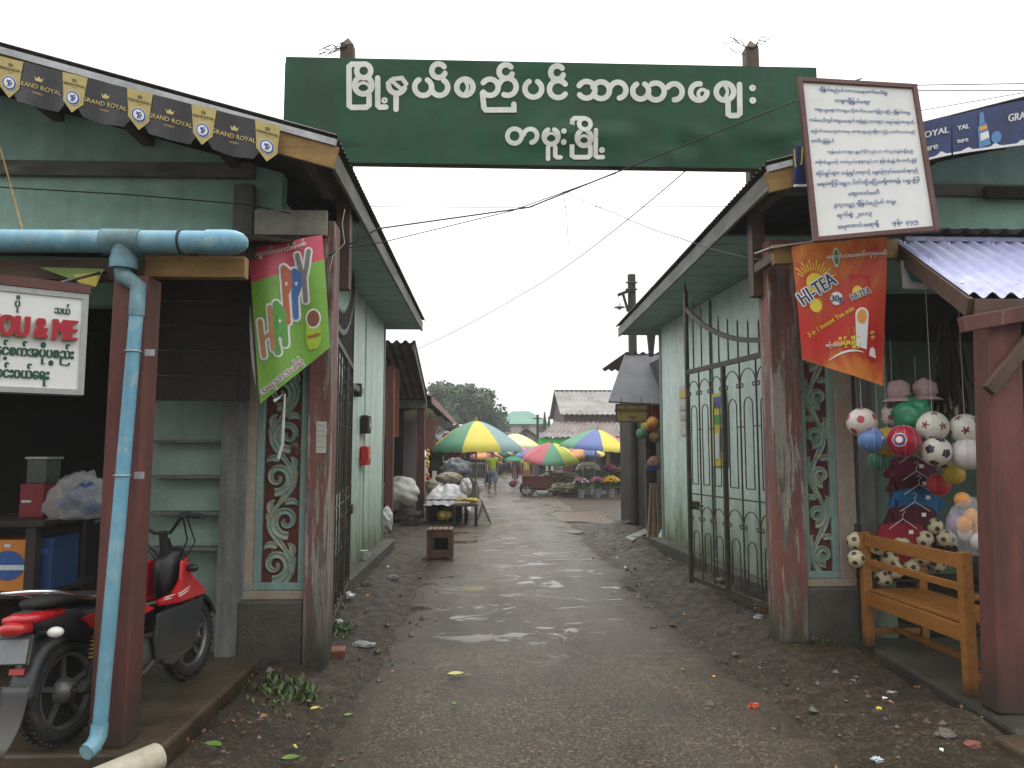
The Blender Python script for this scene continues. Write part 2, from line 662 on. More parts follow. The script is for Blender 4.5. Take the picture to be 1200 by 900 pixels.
M_pvc = mat('blue pvc', (0.16, 0.40, 0.56), (0.22, 0.46, 0.58), scale=2.5, rough=0.35, bump=0.03, streak=((0.10, 0.18, 0.22), 0.45), col3=(0.30, 0.48, 0.53))
M_pvc_d = mat('grimy pvc', (0.14, 0.30, 0.36), (0.10, 0.17, 0.18), scale=6, rough=0.45, bump=0.05)
M_white = plain('white board', (0.78, 0.78, 0.76), 0.4, 0.02, var=0.06)
M_paper = mat('canvas notice', (0.76, 0.75, 0.72), (0.68, 0.68, 0.66), scale=2, rough=0.55, bump=0.06, bscale=5, var=0.05)
M_green_sign = mat('green sheet metal', (0.011, 0.084, 0.038), (0.008, 0.064, 0.028), scale=1.4, rough=0.45, bump=0.4, bscale=2.6, streak=((0.035, 0.05, 0.035), 0.6), var=0.18, spec=0.3, peel=(1.7, 0.60, (0.008, 0.042, 0.022), (1, 1, 1.6)))
M_letters = mat('letter paint', (0.78, 0.79, 0.74), (0.66, 0.68, 0.62), scale=6, rough=0.5, bump=0.0, var=0.08)
M_maroon_wood = mat('maroon wood frame', (0.12, 0.04, 0.032), (0.09, 0.03, 0.026), scale=4, rough=0.5, bump=0.2)
M_black = plain('black plastic', (0.018, 0.018, 0.02), 0.4)
M_rubber = mat('tyre rubber', (0.016, 0.016, 0.017), (0.03, 0.027, 0.024), scale=5, rough=0.7, bump=0.2, peel=(7, 0.60, (0.055, 0.043, 0.03)))
M_wetdark = mat('dark grey plastic', (0.035, 0.038, 0.042), (0.05, 0.052, 0.055), scale=3, rough=0.4, bump=0.05, peel=(5, 0.56, (0.085, 0.066, 0.045)), moss=(0.35, (0.07, 0.055, 0.038)))
M_bikered = mat('glossy red plastic', (0.55, 0.012, 0.02), rough=0.25, bump=0.0, coat=0.6, var=0.05)
M_chrome = mat('chrome', (0.72, 0.72, 0.73), rough=0.18, bump=0.02, metallic=1.0, var=0.05)
M_alloy = mat('grey alloy', (0.20, 0.20, 0.20), (0.13, 0.12, 0.11), rough=0.45, metallic=0.6)
M_gold = mat('tan fork metal', (0.34, 0.22, 0.10), rough=0.4, metallic=0.5, bump=0.05)
M_lens = mat('clear lens', (0.75, 0.74, 0.68), rough=0.15, bump=0.0, var=0.05, coat=0.5)
M_redlens = mat('red lens', (0.5, 0.02, 0.02), rough=0.2, bump=0.0, var=0.05, coat=0.5)
M_skin = mat('skin', (0.30, 0.17, 0.105), rough=0.5, bump=0.02, var=0.08)
M_hair = plain('black hair', (0.012, 0.010, 0.009), 0.5)
M_clear = mat('thin polythene', (0.75, 0.77, 0.78), rough=0.18, bump=0.3, bscale=9, alpha=0.22, var=0.1)
M_wire = plain('black cable', (0.02, 0.02, 0.02), 0.6)
M_stone = mat('wet stone', (0.14, 0.12, 0.10), (0.08, 0.07, 0.06), scale=7, rough=0.45, bump=0.5, bscale=30)
M_brick = mat('red brick', (0.26, 0.075, 0.05), (0.18, 0.06, 0.045), scale=9, rough=0.6, bump=0.4)
M_concrete = mat('wet grey concrete', (0.27, 0.28, 0.27), (0.20, 0.21, 0.20), scale=4, rough=0.4, bump=0.3)
M_bench = mat('orange varnished wood', (0.36, 0.145, 0.026), (0.25, 0.095, 0.020), scale=5, lo=0.3, hi=0.7, rough=0.4, bump=0.2, stretch=(0.8, 5, 5), peel=(4, 0.61, (0.15, 0.075, 0.03), (1, 3, 3)), moss=(0.10, (0.05, 0.03, 0.018)))


def clothmat(name, col, **kw):
    return mat(name, col, rough=0.8, bump=0.25, bscale=14, var=0.25, scale=4, **kw)


# ------------------------------------------------------------------ ground and road
XC = 0.5


def gz(x, y):
    d = abs(x - XC)
    side = sm((d - 1.25) / 0.9)
    fade = 1 - sm((y - 13) / 5)
    z = 0.11 * side * fade
    nb = mnoise.noise((x * 1.7, y * 1.7, 3)) * 0.05 + mnoise.noise((x * 5, y * 5, 7)) * 0.030 + abs(mnoise.noise((x * 9, y * 9, 1))) * 0.030
    z += nb * side * (0.9 * fade + 0.25)
    if y < 12.6:
        k = max(sm((-1.50 - x) / 0.12), sm((x - 2.78) / 0.15))
        z = z * (1 - k) - 0.03 * k
    return z


def coords(fine0, fine1, step, far0, far1, g=1.35):
    a = [fine0 + i * step for i in range(int((fine1 - fine0) / step) + 1)]
    s, x = step, a[-1]
    while x < far1:
        s *= g
        x += s
        a.append(min(x, far1))
    s, x = step, a[0]
    while x > far0:
        s *= g
        x -= s
        a.insert(0, max(x, far0))
    return a


def mud_colour(t, co):
    n1 = noise(t, co, 1.1, 8, 0.65)
    n2 = noise(t, co, 9.0, 8, 0.7)
    n3 = noise(t, co, 55.0, 4, 0.7)
    c = ramp(t, n1, [(0.3, (0.030, 0.021, 0.012)), (0.55, (0.066, 0.047, 0.029)), (0.75, (0.104, 0.079, 0.052))])
    vo = N(t, 'ShaderNodeTexVoronoi')
    vo.inputs['Scale'].default_value = 70
    t.links.new(co, vo.inputs['Vector'])
    sp = N(t, 'ShaderNodeSeparateColor')
    t.links.new(vo.outputs['Color'], sp.inputs[0])
    c = mixc(t, 1.0, c, ramp(t, sp.outputs[0], [(0.0, 0.45), (0.5, 0.9), (0.85, 1.25), (1.0, 2.6)]), 'MULTIPLY')
    c = mixc(t, ramp(t, n2, [(0.45, 0), (0.62, 0.8)]), c, (0.026, 0.019, 0.013))
    c = mixc(t, ramp(t, n3, [(0.6, 0), (0.68, 0.5)]), c, (0.13, 0.11, 0.085))
    c = mixc(t, ramp(t, noise(t, co, 2.4, 7, 0.7, None, 0.5), [(0.58, 0), (0.72, 0.5)]), c, (0.040, 0.046, 0.018))
    return c, n1, n2, n3


def mud_material():
    m, t, b = nodes_of('wet mud')
    co = N(t, 'ShaderNodeTexCoord').outputs['Object']
    c, n1, n2, n3 = mud_colour(t, co)
    t.links.new(c, b.inputs['Base Color'])
    t.links.new(ramp(t, n2, [(0.35, 0.28), (0.6, 0.65)]), b.inputs['Roughness'])
    b.inputs['Specular IOR Level'].default_value = 0.22
    bp = N(t, 'ShaderNodeBump')
    bp.inputs['Strength'].default_value = 0.75
    bp.inputs['Distance'].default_value = 0.03
    ad = N(t, 'ShaderNodeMath', operation='ADD')
    t.links.new(n2, ad.inputs[0])
    t.links.new(n3, ad.inputs[1])
    t.links.new(ad.outputs[0], bp.inputs['Height'])
    t.links.new(bp.outputs[0], b.inputs['Normal'])
    return m


def road_material():
    m, t, b = nodes_of('wet road')
    co = N(t, 'ShaderNodeTexCoord').outputs['Object']
    n1 = noise(t, co, 0.8, 8, 0.62, None, 0.3)
    n2 = noise(t, co, 5.0, 7, 0.7)
    vo = N(t, 'ShaderNodeTexVoronoi')
    vo.inputs['Scale'].default_value = 85
    vo.inputs['Randomness'].default_value = 1
    t.links.new(co, vo.inputs['Vector'])
    n4 = noise(t, co, 95, 5, 0.75)
    b.inputs['Specular IOR Level'].default_value = 0.38
    c = ramp(t, n1, [(0.3, (0.032, 0.021, 0.012)), (0.5, (0.068, 0.048, 0.029)), (0.72, (0.108, 0.081, 0.053))])
    sp = N(t, 'ShaderNodeSeparateColor')
    t.links.new(vo.outputs['Color'], sp.inputs[0])
    st = ramp(t, sp.outputs[0], [(0.0, 0.25), (0.45, 0.8), (0.8, 1.4), (1.0, 3.4)])
    c = mixc(t, 1.0, c, st, 'MULTIPLY')
    c = mixc(t, ramp(t, n2, [(0.5, 0), (0.7, 0.6)]), c, (0.060, 0.048, 0.034))
    c = mixc(t, ramp(t, n4, [(0.62, 0), (0.72, 0.5)]), c, (0.03, 0.026, 0.022))
    sx_ = N(t, 'ShaderNodeSeparateXYZ')
    t.links.new(co, sx_.inputs[0])

    def mth(op, a, bb):
        q = N(t, 'ShaderNodeMath', operation=op)
        for i, v_ in enumerate((a, bb)):
            if isinstance(v_, bpy.types.NodeSocket): t.links.new(v_, q.inputs[i])
            else: q.inputs[i].default_value = v_
        return q.outputs[0]
    # two smoother, wetter wheel tracks worn along the lane
    tk = mth('ABSOLUTE', mth('SUBTRACT', mth('ABSOLUTE', mth('SUBTRACT', mth('ADD', sx_.outputs['X'], mth('MULTIPLY', noise(t, co, 0.35, 3, 0.5, (1, 0.6, 1)), 0.9)), 1.0), 0), 0.62), 0)
    tr = N(t, 'ShaderNodeMapRange', interpolation_type='SMOOTHSTEP')
    tr.inputs[1].default_value = 0.30
    tr.inputs[2].default_value = 0.08
    t.links.new(tk, tr.inputs[0])
    trk = mth('MULTIPLY', tr.outputs[0], ramp(t, noise(t, co, 1.0, 7, 0.7, (3, 0.5, 1)), [(0.35, 0), (0.6, 1)]))
    c = mixc(t, mth('MULTIPLY', trk, 0.45), c, (0.085, 0.070, 0.052))
    # mud carried onto the edges of the carriageway
    dd = mth('ABSOLUTE', mth('SUBTRACT', sx_.outputs['X'], 0.5), 0)
    ed = mth('ADD', dd, mth('MULTIPLY', noise(t, co, 1.6, 8, 0.7, None, 0.4), 1.5))
    far_ = mth('LESS_THAN', sx_.outputs['Y'], 16.0)
    mr2 = N(t, 'ShaderNodeMapRange')
    mr2.inputs[1].default_value = 1.65
    mr2.inputs[2].default_value = 2.12
    t.links.new(ed, mr2.inputs[0])
    c = mixc(t, mth('MULTIPLY', mr2.outputs[0], far_), c, mud_colour(t, co)[0])
    t.links.new(c, b.inputs['Base Color'])
    pud = ramp(t, noise(t, co, 1.25, 7, 0.68, (1.0, 1.9, 1), 0.8), [(0.55, 0), (0.585, 1)])
    zn = N(t, 'ShaderNodeMapRange', interpolation_type='SMOOTHSTEP')
    zn.inputs[1].default_value = 5.0
    zn.inputs[2].default_value = 7.0
    t.links.new(sx_.outputs['Y'], zn.inputs[0])
    pud = mth('MULTIPLY', pud, zn.outputs[0])
    wet = ramp(t, noise(t, co, 0.7, 6, 0.65, None, 0.5), [(0.35, 0.52), (0.62, 0.30)])
    wet = mixc(t, trk, wet, (0.30, 0.30, 0.30))
    rg = mixc(t, pud, wet, (0.12, 0.12, 0.12))
    t.links.new(rg, b.inputs['Roughness'])
    h = N(t, 'ShaderNodeMath', operation='ADD')
    t.links.new(n4, h.inputs[0])
    t.links.new(n2, h.inputs[1])
    bp = N(t, 'ShaderNodeBump')
    bp.inputs['Distance'].default_value = 0.011
    iv = N(t, 'ShaderNodeMapRange')
    iv.inputs[3].default_value = 0.85
    iv.inputs[4].default_value = 0.04
    t.links.new(pud, iv.inputs[0])
    t.links.new(iv.outputs[0], bp.inputs['Strength'])
    t.links.new(h.outputs[0], bp.inputs['Height'])
    t.links.new(bp.outputs[0], b.inputs['Normal'])
    return m


M_mud, M_road = mud_material(), road_material()
xs = coords(-2.2, 4.2, 0.06, -240, 240)
ys = coords(1.5, 14, 0.07, -60, 300, 1.12)
g = MB()
vs = [(x, y, gz(x, y) - (0.03 if abs(x - XC) < 1.2 else 0)) for y in ys for x in xs]
nx = len(xs)
g.add(vs, [(j * nx + i, j * nx + i + 1, (j + 1) * nx + i + 1, (j + 1) * nx + i) for j in range(len(ys) - 1) for i in range(nx - 1)], True)
o = g.build('ground', M_mud, local=True, fixn=False)
tag(o, kind='structure')
g = MB()
ry = coords(0.2, 16, 0.08, 0.1, 75, 1.05)
NX = 30


def road_edge(y, s):
    base = 1.46 + 0.85 * sm((y - 15) / 6)
    return base + 0.22 * mnoise.noise((y * 0.55, s * 9.1, 0)) + 0.13 * mnoise.noise((y * 2.1, s * 4.3, 2)) + 0.05 * mnoise.noise((y * 7, s * 2, 5))


vs = []
for y in ry:
    a, b_ = road_edge(y, -1), road_edge(y, 1)
    for i in range(NX + 1):
        u = i / NX * 2 - 1
        x = XC + (u * b_ if u > 0 else u * a)
        z = gz(x, y) + 0.014 - 0.045 * sm((abs(u) - 0.80) / 0.20) + 0.012 * mnoise.noise((x * 0.9, y * 0.9, 9)) * (1 - abs(u))
        vs.append((x, y, z))
g.add(vs, [(j * (NX + 1) + i, j * (NX + 1) + i + 1, (j + 1) * (NX + 1) + i + 1, (j + 1) * (NX + 1) + i) for j in range(len(ry) - 1) for i in range(NX)], True)
tag(g.build('road', M_road, local=True, fixn=False), kind='structure')

M_puddle = mat('brown rain water', (0.12, 0.07, 0.035), (0.09, 0.055, 0.03), scale=2, rough=0.3, bump=0.02, var=0.1, spec=0.25)


def puddle(cx, cy, rx, ry_, seed):
    g = MB()
    pts = []
    for k in range(36):
        a = 2 * PI * k / 36
        q = 1 + 0.45 * mnoise.noise((math.cos(a) * 1.3 + seed, math.sin(a) * 1.3, seed))
        pts.append((cx + rx * q * math.cos(a), cy + ry_ * q * math.sin(a)))
    z = sum(gz(x, y) for x, y in pts) / 36 + 0.017
    g.add([(x, y, z) for x, y in pts], [tuple(range(36))])
    tag(g.build('puddle', M_puddle), kind='structure')


p = gnd(682, 606)
puddle(p.x, p.y, 0.75, 1.7, 3.3)
p = gnd(672, 624)
puddle(p.x, p.y, 0.2, 0.3, 5.1)


# ------------------------------------------------------------------ rain haze over the whole place
g = MB()
g.span((-242, -62, -1.2), (242, 302, 14))
hz = g.build('haze', [], fixn=True)
m = bpy.data.materials.new('rain haze')
m.use_nodes = True
m.node_tree.nodes.remove(m.node_tree.nodes['Principled BSDF'])
pv = m.node_tree.nodes.new('ShaderNodeVolumePrincipled')
pv.inputs['Color'].default_value = (0.93, 0.95, 0.96, 1)
pv.inputs['Density'].default_value = 0.0016
m.node_tree.links.new(pv.outputs[0], m.node_tree.nodes['Material Output'].inputs['Volume'])
hz.data.materials.append(m)
tag(hz, kind='stuff')
S.cycles.volume_bounces = 2


# ------------------------------------------------------------------ the two market halls
def corrugated(g, fn, length, nv=2, pitch=0.076, amp=0.011, per=6):
    """fn(s along the waves 0..length, t 0..1 down the slope, h) -> point"""
    n = int(length / pitch) * per
    g.grid(lambda u, v: fn(u * length, v, amp * math.sin(2 * PI * u * length / pitch)), n, nv)


def hall(label, s, wx0, wx1, fy, by, ex0, ex1, ry0, ry1, open_x, open_z, loc):
    """s: the side (-1 or 1) of the street; wx: street wall at front and back; ex: eave; ry: roof from, to"""
    t = thing('market_hall', label, 'market hall', loc)
    ze, sl, span = 3.685, 0.27, 4.6
    out = s * 7.5

    def zr(x, y):
        e = ex0 + (ex1 - ex0) * (y - ry0) / (ry1 - ry0)
        return ze + sl * min((x - e) * s, 2 * span - (x - e) * s)
    # front wall with the gable
    g = MB()
    xa = wx0
    pts = [(xa, open_z), (xa, zr(xa, fy) - 0.06), (xa + s * 4, zr(xa + s * 4, fy) - 0.06), (xa + s * 8.0, zr(xa + s * 8.0, fy) - 0.06), (xa + s * 8.0, open_z)]
    g.prism(pts, lambda u, v, d: Vector((u, fy + d, v)), 0.14)
    g.build('front_wall', M_turq, t)
    g = MB()
    g.span((wx0 + s * 0.002, fy + 0.004, 0.0), (open_x, fy + 0.12, open_z))
    g.build('lower_wall', M_lower, t)
    # street wall of boards, with cover battens
    for k in range(1):
        g = MB()
        d = Vector((wx1 - wx0, by - fy, 0)).normalized()
        nn = Vector((-s, 0, 0))
        z1 = 3.60
        vs = []
        g.beam((wx0 + s * 0.07, fy + 0.15, z1 / 2), (wx1 + s * 0.07, by, z1 / 2), 0.12, z1)
        g.build('street_wall', M_turq_side, t)
    L = by - fy
    q = 0.71 if s < 0 else 0.60
    g = MB()
    x, y = wx0 + (wx1 - wx0) * q, fy + L * q
    g.span((x - s * 0.006, y - 0.022, 0.28), (x + s * 0.03, y + 0.022, z1 - 0.06))
    g.build('cover_batten', M_turq_side if s < 0 else M_fascia, t)
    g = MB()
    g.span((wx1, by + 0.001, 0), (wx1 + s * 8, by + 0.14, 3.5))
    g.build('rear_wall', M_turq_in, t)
    # interior back and side partitions
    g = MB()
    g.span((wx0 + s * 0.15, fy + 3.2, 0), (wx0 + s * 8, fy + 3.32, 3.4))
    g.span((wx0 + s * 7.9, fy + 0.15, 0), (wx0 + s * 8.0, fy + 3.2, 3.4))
    g.build('shop_partition', M_shade if s < 0 else M_turq_in, t)
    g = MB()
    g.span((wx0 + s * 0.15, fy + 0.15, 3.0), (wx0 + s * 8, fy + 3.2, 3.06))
    g.build('shop_ceiling', M_shade, t)
    # plinth ledge along the street
    g = MB()
    g.beam((wx0 - s * 0.06, fy + 0.2, 0.1), (wx1 - s * 0.06, by + 0.25, 0.1), 0.22, 0.30)
    g.build('plinth', M_plinth, t, bevel=0.015)
    # roof
    g = MB()

    def fn(sl_, v, h, side):
        y = ry0 + sl_
        e = ex0 + (ex1 - ex0) * sl_ / (ry1 - ry0)
        if side == 0:
            x = e + s * span * v
            z = ze + sl * span * v
        else:
            x = e + s * span * (1 + v)
            z = ze + sl * span * (1 - v)
        return Vector((x, y, z + 0.03 + h))
    corrugated(g, lambda a, v, h: fn(a, v, h, 0), ry1 - ry0)
    corrugated(g, lambda a, v, h: fn(a, v, h, 1), ry1 - ry0, pitch=0.2, per=2)
    g.build('roof', M_roof, t)
    # eave fascia, soffit
    g = MB()
    g.beam((ex0 + s * 0.05, ry0 + 0.03, ze - 0.075), (ex1 + s * 0.05, ry1 - 0.02, ze - 0.075), 0.028, 0.15)
    g.build('fascia', M_fascia, t, bevel=0.003)
    g = MB()
    yb = ry1 - 0.03
    z = 3.56
    y0 = fy + 0.55
    e0 = ex0 + (ex1 - ex0) * (y0 - ry0) / (ry1 - ry0)
    a = [(e0 + s * 0.066, y0, z), (ex1 + s * 0.066, yb, z), (wx1 + s * 0.3, yb, z), (wx0 + s * 0.3, y0, z)]
    g.add(a + [(q[0], q[1], q[2] + 0.02) for q in a], [(0, 1, 2, 3), (4, 5, 6, 7), (0, 1, 5, 4), (1, 2, 6, 5), (2, 3, 7, 6), (3, 0, 4, 7)])
    g.build('soffit', M_soffit, t)
    # far gable end closing the overhang
    g = MB()
    g.prism([(ex1 + s * 0.1, ze - 0.1), (ex1 + s * 0.1, ze + 0.02), (ex1 + s * 2.4, ze + sl * 2.3), (ex1 + s * 2.4, ze - 0.1)], lambda u, v, d: Vector((u, ry1 - 0.1 + d, v)), 0.03)
    g.build('end_board', M_fascia, t)
    # barge board and zinc trim up the front rake, purlins under it
    g = MB()
    p0, p1 = Vector((ex0 - s * 0.0, ry0 + 0.01, ze - 0.035)), Vector((ex0 + s * span, ry0 + 0.01, ze + sl * span - 0.035))
    dz = Vector((0, 0, 0.095))
    g.beam(p0 - dz, p1 - dz, 0.03, 0.15)
    g.build('barge_board', M_wood_y, t, bevel=0.003)
    g = MB()
    dy = Vector((0, -0.014, 0.006))
    g.beam(p0 + dy, p1 + dy, 0.03, 0.045)
    g.build('zinc_trim', M_trim, t)
    for k in range(6):
        x = ex0 + s * (0.25 + 0.7 * k)
        g = MB()
        zz = ze + sl * abs(x - ex0) - 0.06
        g.span((x - 0.04, ry0 + 0.04, zz - 0.08), (x + 0.04, fy + 0.1, zz))
        g.build('purlin', M_wood_b, t)
    return t


hl = hall('turquoise market hall behind the blue gutter, gable hung with black and gold pennants', -1, -1.60, -1.55, 5.75, 11.45, -1.00, -0.97, 4.85, 11.95, -2.75, 2.72, (-4.5, 8, 0))
hr = hall('turquoise market hall behind the bench and sports shop', 1, 3.06, 2.78, 6.02, 11.55, 2.06, 2.22, 5.2, 12.4, 3.34, 2.95, (6, 8.5, 0))
# beams on the front walls
g = MB()
a, b = at(-300, 200, 5.70), at(298, 200, 5.70)
g.span((a.x, 5.69, b.z - 0.058), (b.x, 5.746, b.z + 0.058))
g.build('wall_band', M_band, hl, bevel=0.004)
g = MB()
a, b = at(275, 216, 5.68), at(300, 745, 5.7)
g.span((a.x, 5.66, 2.72), (a.x + 0.15, 5.745, a.z))
g.build('wall_post', M_greypost, hl, bevel=0.004)
g = MB()
a, b = at(262, 470, 5.6), at(283, 740, 5.6)
g.span((a.x, 5.58, 0.12), (b.x, 5.66, 2.72))
g.build('wall_post', M_greypost, hl, bevel=0.004)
g = MB()
a, b = at(1084, 222, 5.97), at(1340, 222, 5.97)
g.span((a.x - 1.2, 5.965, a.z - 0.05), (b.x, 6.016, a.z + 0.05))
g.build('wall_band', M_band, hr, bevel=0.004)
g = MB()
a = at(1155, 225, 5.92)
g.span((a.x, 5.91, a.z - 0.05), (a.x + 0.8, 5.962, a.z + 0.045))
g.build('wall_block', M_wood_d, hr, bevel=0.004)
g = MB()
a, b = at(1003, 470, 5.98), at(1021, 470, 5.98)
g.span((a.x, 5.97, 0.1), (b.x, 6.02, 2.95))
g.build('wall_post', M_greypost, hr, bevel=0.004)

# paved shop floors on both sides
g = MB()
g.span((-7, 3.88, -0.05), (-1.61, 5.76, 0.12))
o = g.build('shop_floor', M_slab_b, bevel=0.02)
tag(o, kind='structure')
g = MB()
g.span((-7, 3.20, -0.06), (-1.85, 3.878, 0.03))
o = g.build('shop_step', M_slab, bevel=0.02)
tag(o, kind='structure')
g = MB()
a = [(2.83, 4.0), (2.98, 5.98), (9, 5.98), (9, 4.0)]
g.prism(a, lambda u, v, d: Vector((u, v, -0.05 + d)), 0.17)
o = g.build('shop_floor', M_slab, bevel=0.025)
tag(o, kind='structure')


# ------------------------------------------------------------------ gate piers with carved panels
def carved_ribbon(g, path, ws, h, fn):
    """raised moulding with a groove down its middle"""
    P = [Vector((q[0], q[1])) for q in path]
    n = len(P)
    vs, fs = [], []
    prof = [(-0.5, -0.004), (-0.5, 0.55), (-0.34, 1.0), (0.0, 0.62), (0.34, 1.0), (0.5, 0.55), (0.5, -0.004)]
    for i in range(n):
        d = (P[min(i + 1, n - 1)] - P[max(i - 1, 0)]).normalized()
        nn = Vector((-d.y, d.x))
        for (a, hh) in prof:
            q = P[i] + nn * a * ws[i]
            vs.append(fn(q.x, q.y, h * max(hh, -0.2) * min(1, ws[i] / 0.02 + 0.2)))
    m = len(prof)
    for i in range(n - 1):
        for k in range(m - 1):
            fs.append((i * m + k, (i + 1) * m + k, (i + 1) * m + k + 1, i * m + k + 1))
    g.add(vs, fs, False)
    g.add(vs[:m], [tuple(range(m))])
    g.add(vs[-m:], [tuple(range(m))])


def vine(g, w, v0, v1, fn, flip=1):
    """scroll-work: a wandering stem, spirals in its bays, pointed leaves"""
    step = 0.31
    n = int((v1 - v0) / step)
    step = (v1 - v0) / n
    A = w * 0.30
    stem = []
    for i in range(n * 16 + 1):
        q = i / 16
        stem.append((A * flip * math.sin(PI * q), v0 + q * step))
    ws = [0.032 + 0.028 * abs(math.sin(PI * i / 16 + 0.4)) for i in range(len(stem))]
    carved_ribbon(g, stem, ws, 0.022, fn)
    for k in range(n):
        sg = flip * (1 if k % 2 == 0 else -1)
        vc = v0 + (k + 0.52) * step
        cx = -sg * w * 0.13
        # spiral curling in the open bay
        pts, wd = [], []
        for i in range(34):
            q = i / 33
            a = (-100 + 520 * q)
            rr = (0.098 * (1 - q) ** 1.15 + 0.014) * w / 0.27
            pts.append((cx + sg * rr * math.cos(R(a)) * 0.95, vc + rr * math.sin(R(a))))
            wd.append(0.054 * (1 - q) ** 0.75 + 0.013)
        carved_ribbon(g, pts, wd, 0.026, fn)
        # leaves fanning off the stem
        for (dx, dv, ang, L) in ((sg * 0.06, -0.02, 90 + sg * -58, 0.105), (-sg * 0.015, 0.13, 90 + sg * 62, 0.10), (sg * 0.085, 0.06, 90 + sg * -25, 0.10)):
            px_, pv = cx * 0.3 + dx, vc + dv
            pl, wl = [], []
            for i in range(9):
                q = i / 8
                aa = R(ang + sg * 40 * q * q)
                x = px_ + L * q * math.cos(aa)
                x = max(-w / 2 + 0.012, min(w / 2 - 0.012, x))
                pl.append((x, pv + L * q * math.sin(aa)))
                wl.append(0.052 * math.sin(PI * (0.15 + 0.85 * q)) ** 0.8 + 0.004)
            carved_ribbon(g, pl, wl, 0.020, fn)


def pier(label, yf, xo, xp0, xp1, xc0, xc1, flip, top):
    """outer edge, carved panel from, to, free column from, to (all X); yf the front"""
    t = thing('gate_pier', label, 'gate pier', ((xo + xc1) / 2, yf + 0.2, 0))
    s = 1 if xc1 > xo else -1
    lo, hi = min(xo, xc0), max(xo, xc0)
    g = MB()
    g.span((lo, yf + 0.06, 0.5), (hi, yf + 0.24, top))
    g.build('core', M_plaster, t)
    g = MB()
    g.span((lo - 0.015, yf - 0.03, 0.0), (hi - 0.002 * s, yf + 0.25, 0.52))
    g.build('plinth', M_plinth, t, bevel=0.02)
    g = MB()
    g.span((min(xp0, xp1), yf + 0.045, 0.58), (max(xp0, xp1), yf + 0.062, top - 0.08))
    g.build('panel', M_maroon, t)
    # frames: outer strip, teal strips, bottom and top rails
    z0, z1 = 0.522, top - 0.06
    pm, pM = min(xp0, xp1), max(xp0, xp1)
    inner = 0.055
    g = MB()
    for (a, b) in ((pm - inner, pm), (pM, pM + inner)):
        g.span((a, yf + 0.01, 0.64), (b, yf + 0.07, z1))
    g.span((pm - inner, yf + 0.008, 0.585), (pM + inner, yf + 0.068, 0.64))
    g.build('panel_frame', M_frame_t, t, bevel=0.006)
    g = MB()
    a, b = (lo, pm - inner) if s > 0 else (pM + inner, hi)
    g.span((a, yf + 0.0, 0.585), (b, yf + 0.075, z1))
    g.span((lo, yf - 0.004, z0), (hi, yf + 0.071, 0.583))
    g.build('outer_frame', M_frame_p, t, bevel=0.006)
    g = MB()
    cx = (xp0 + xp1) / 2
    vine(g, abs(xp1 - xp0), 0.60, top - 0.15, lambda u, v, d: Vector((cx + u, yf + 0.046 - d, v)), flip)
    g.build('scroll_carving', M_carve, t)
    g = MB()
    g.span((min(xc0, xc1), yf - 0.045, 0.0), (max(xc0, xc1), yf + 0.19, top + 0.05))
    g.build('column', M_redpeel, t, bevel=0.012)
    return t


pl = pier('carved gate pier beside the shelves, half hidden by the green banner', 5.6, -1.776, -1.64, -1.37, -1.315, -1.145, 1, 3.3)
pr = pier('carved gate pier between the iron gate and the sports balls', 5.97, 3.01, 2.81, 2.625, 2.57, 2.33, -1, 3.3)
g = MB()
a, b = at(299, 246, 5.52), at(383, 276, 5.52)
g.span((a.x, 5.51, b.z), (b.x, 5.55, a.z))
g.build('plaster_block', M_plaster, pl, bevel=0.004)


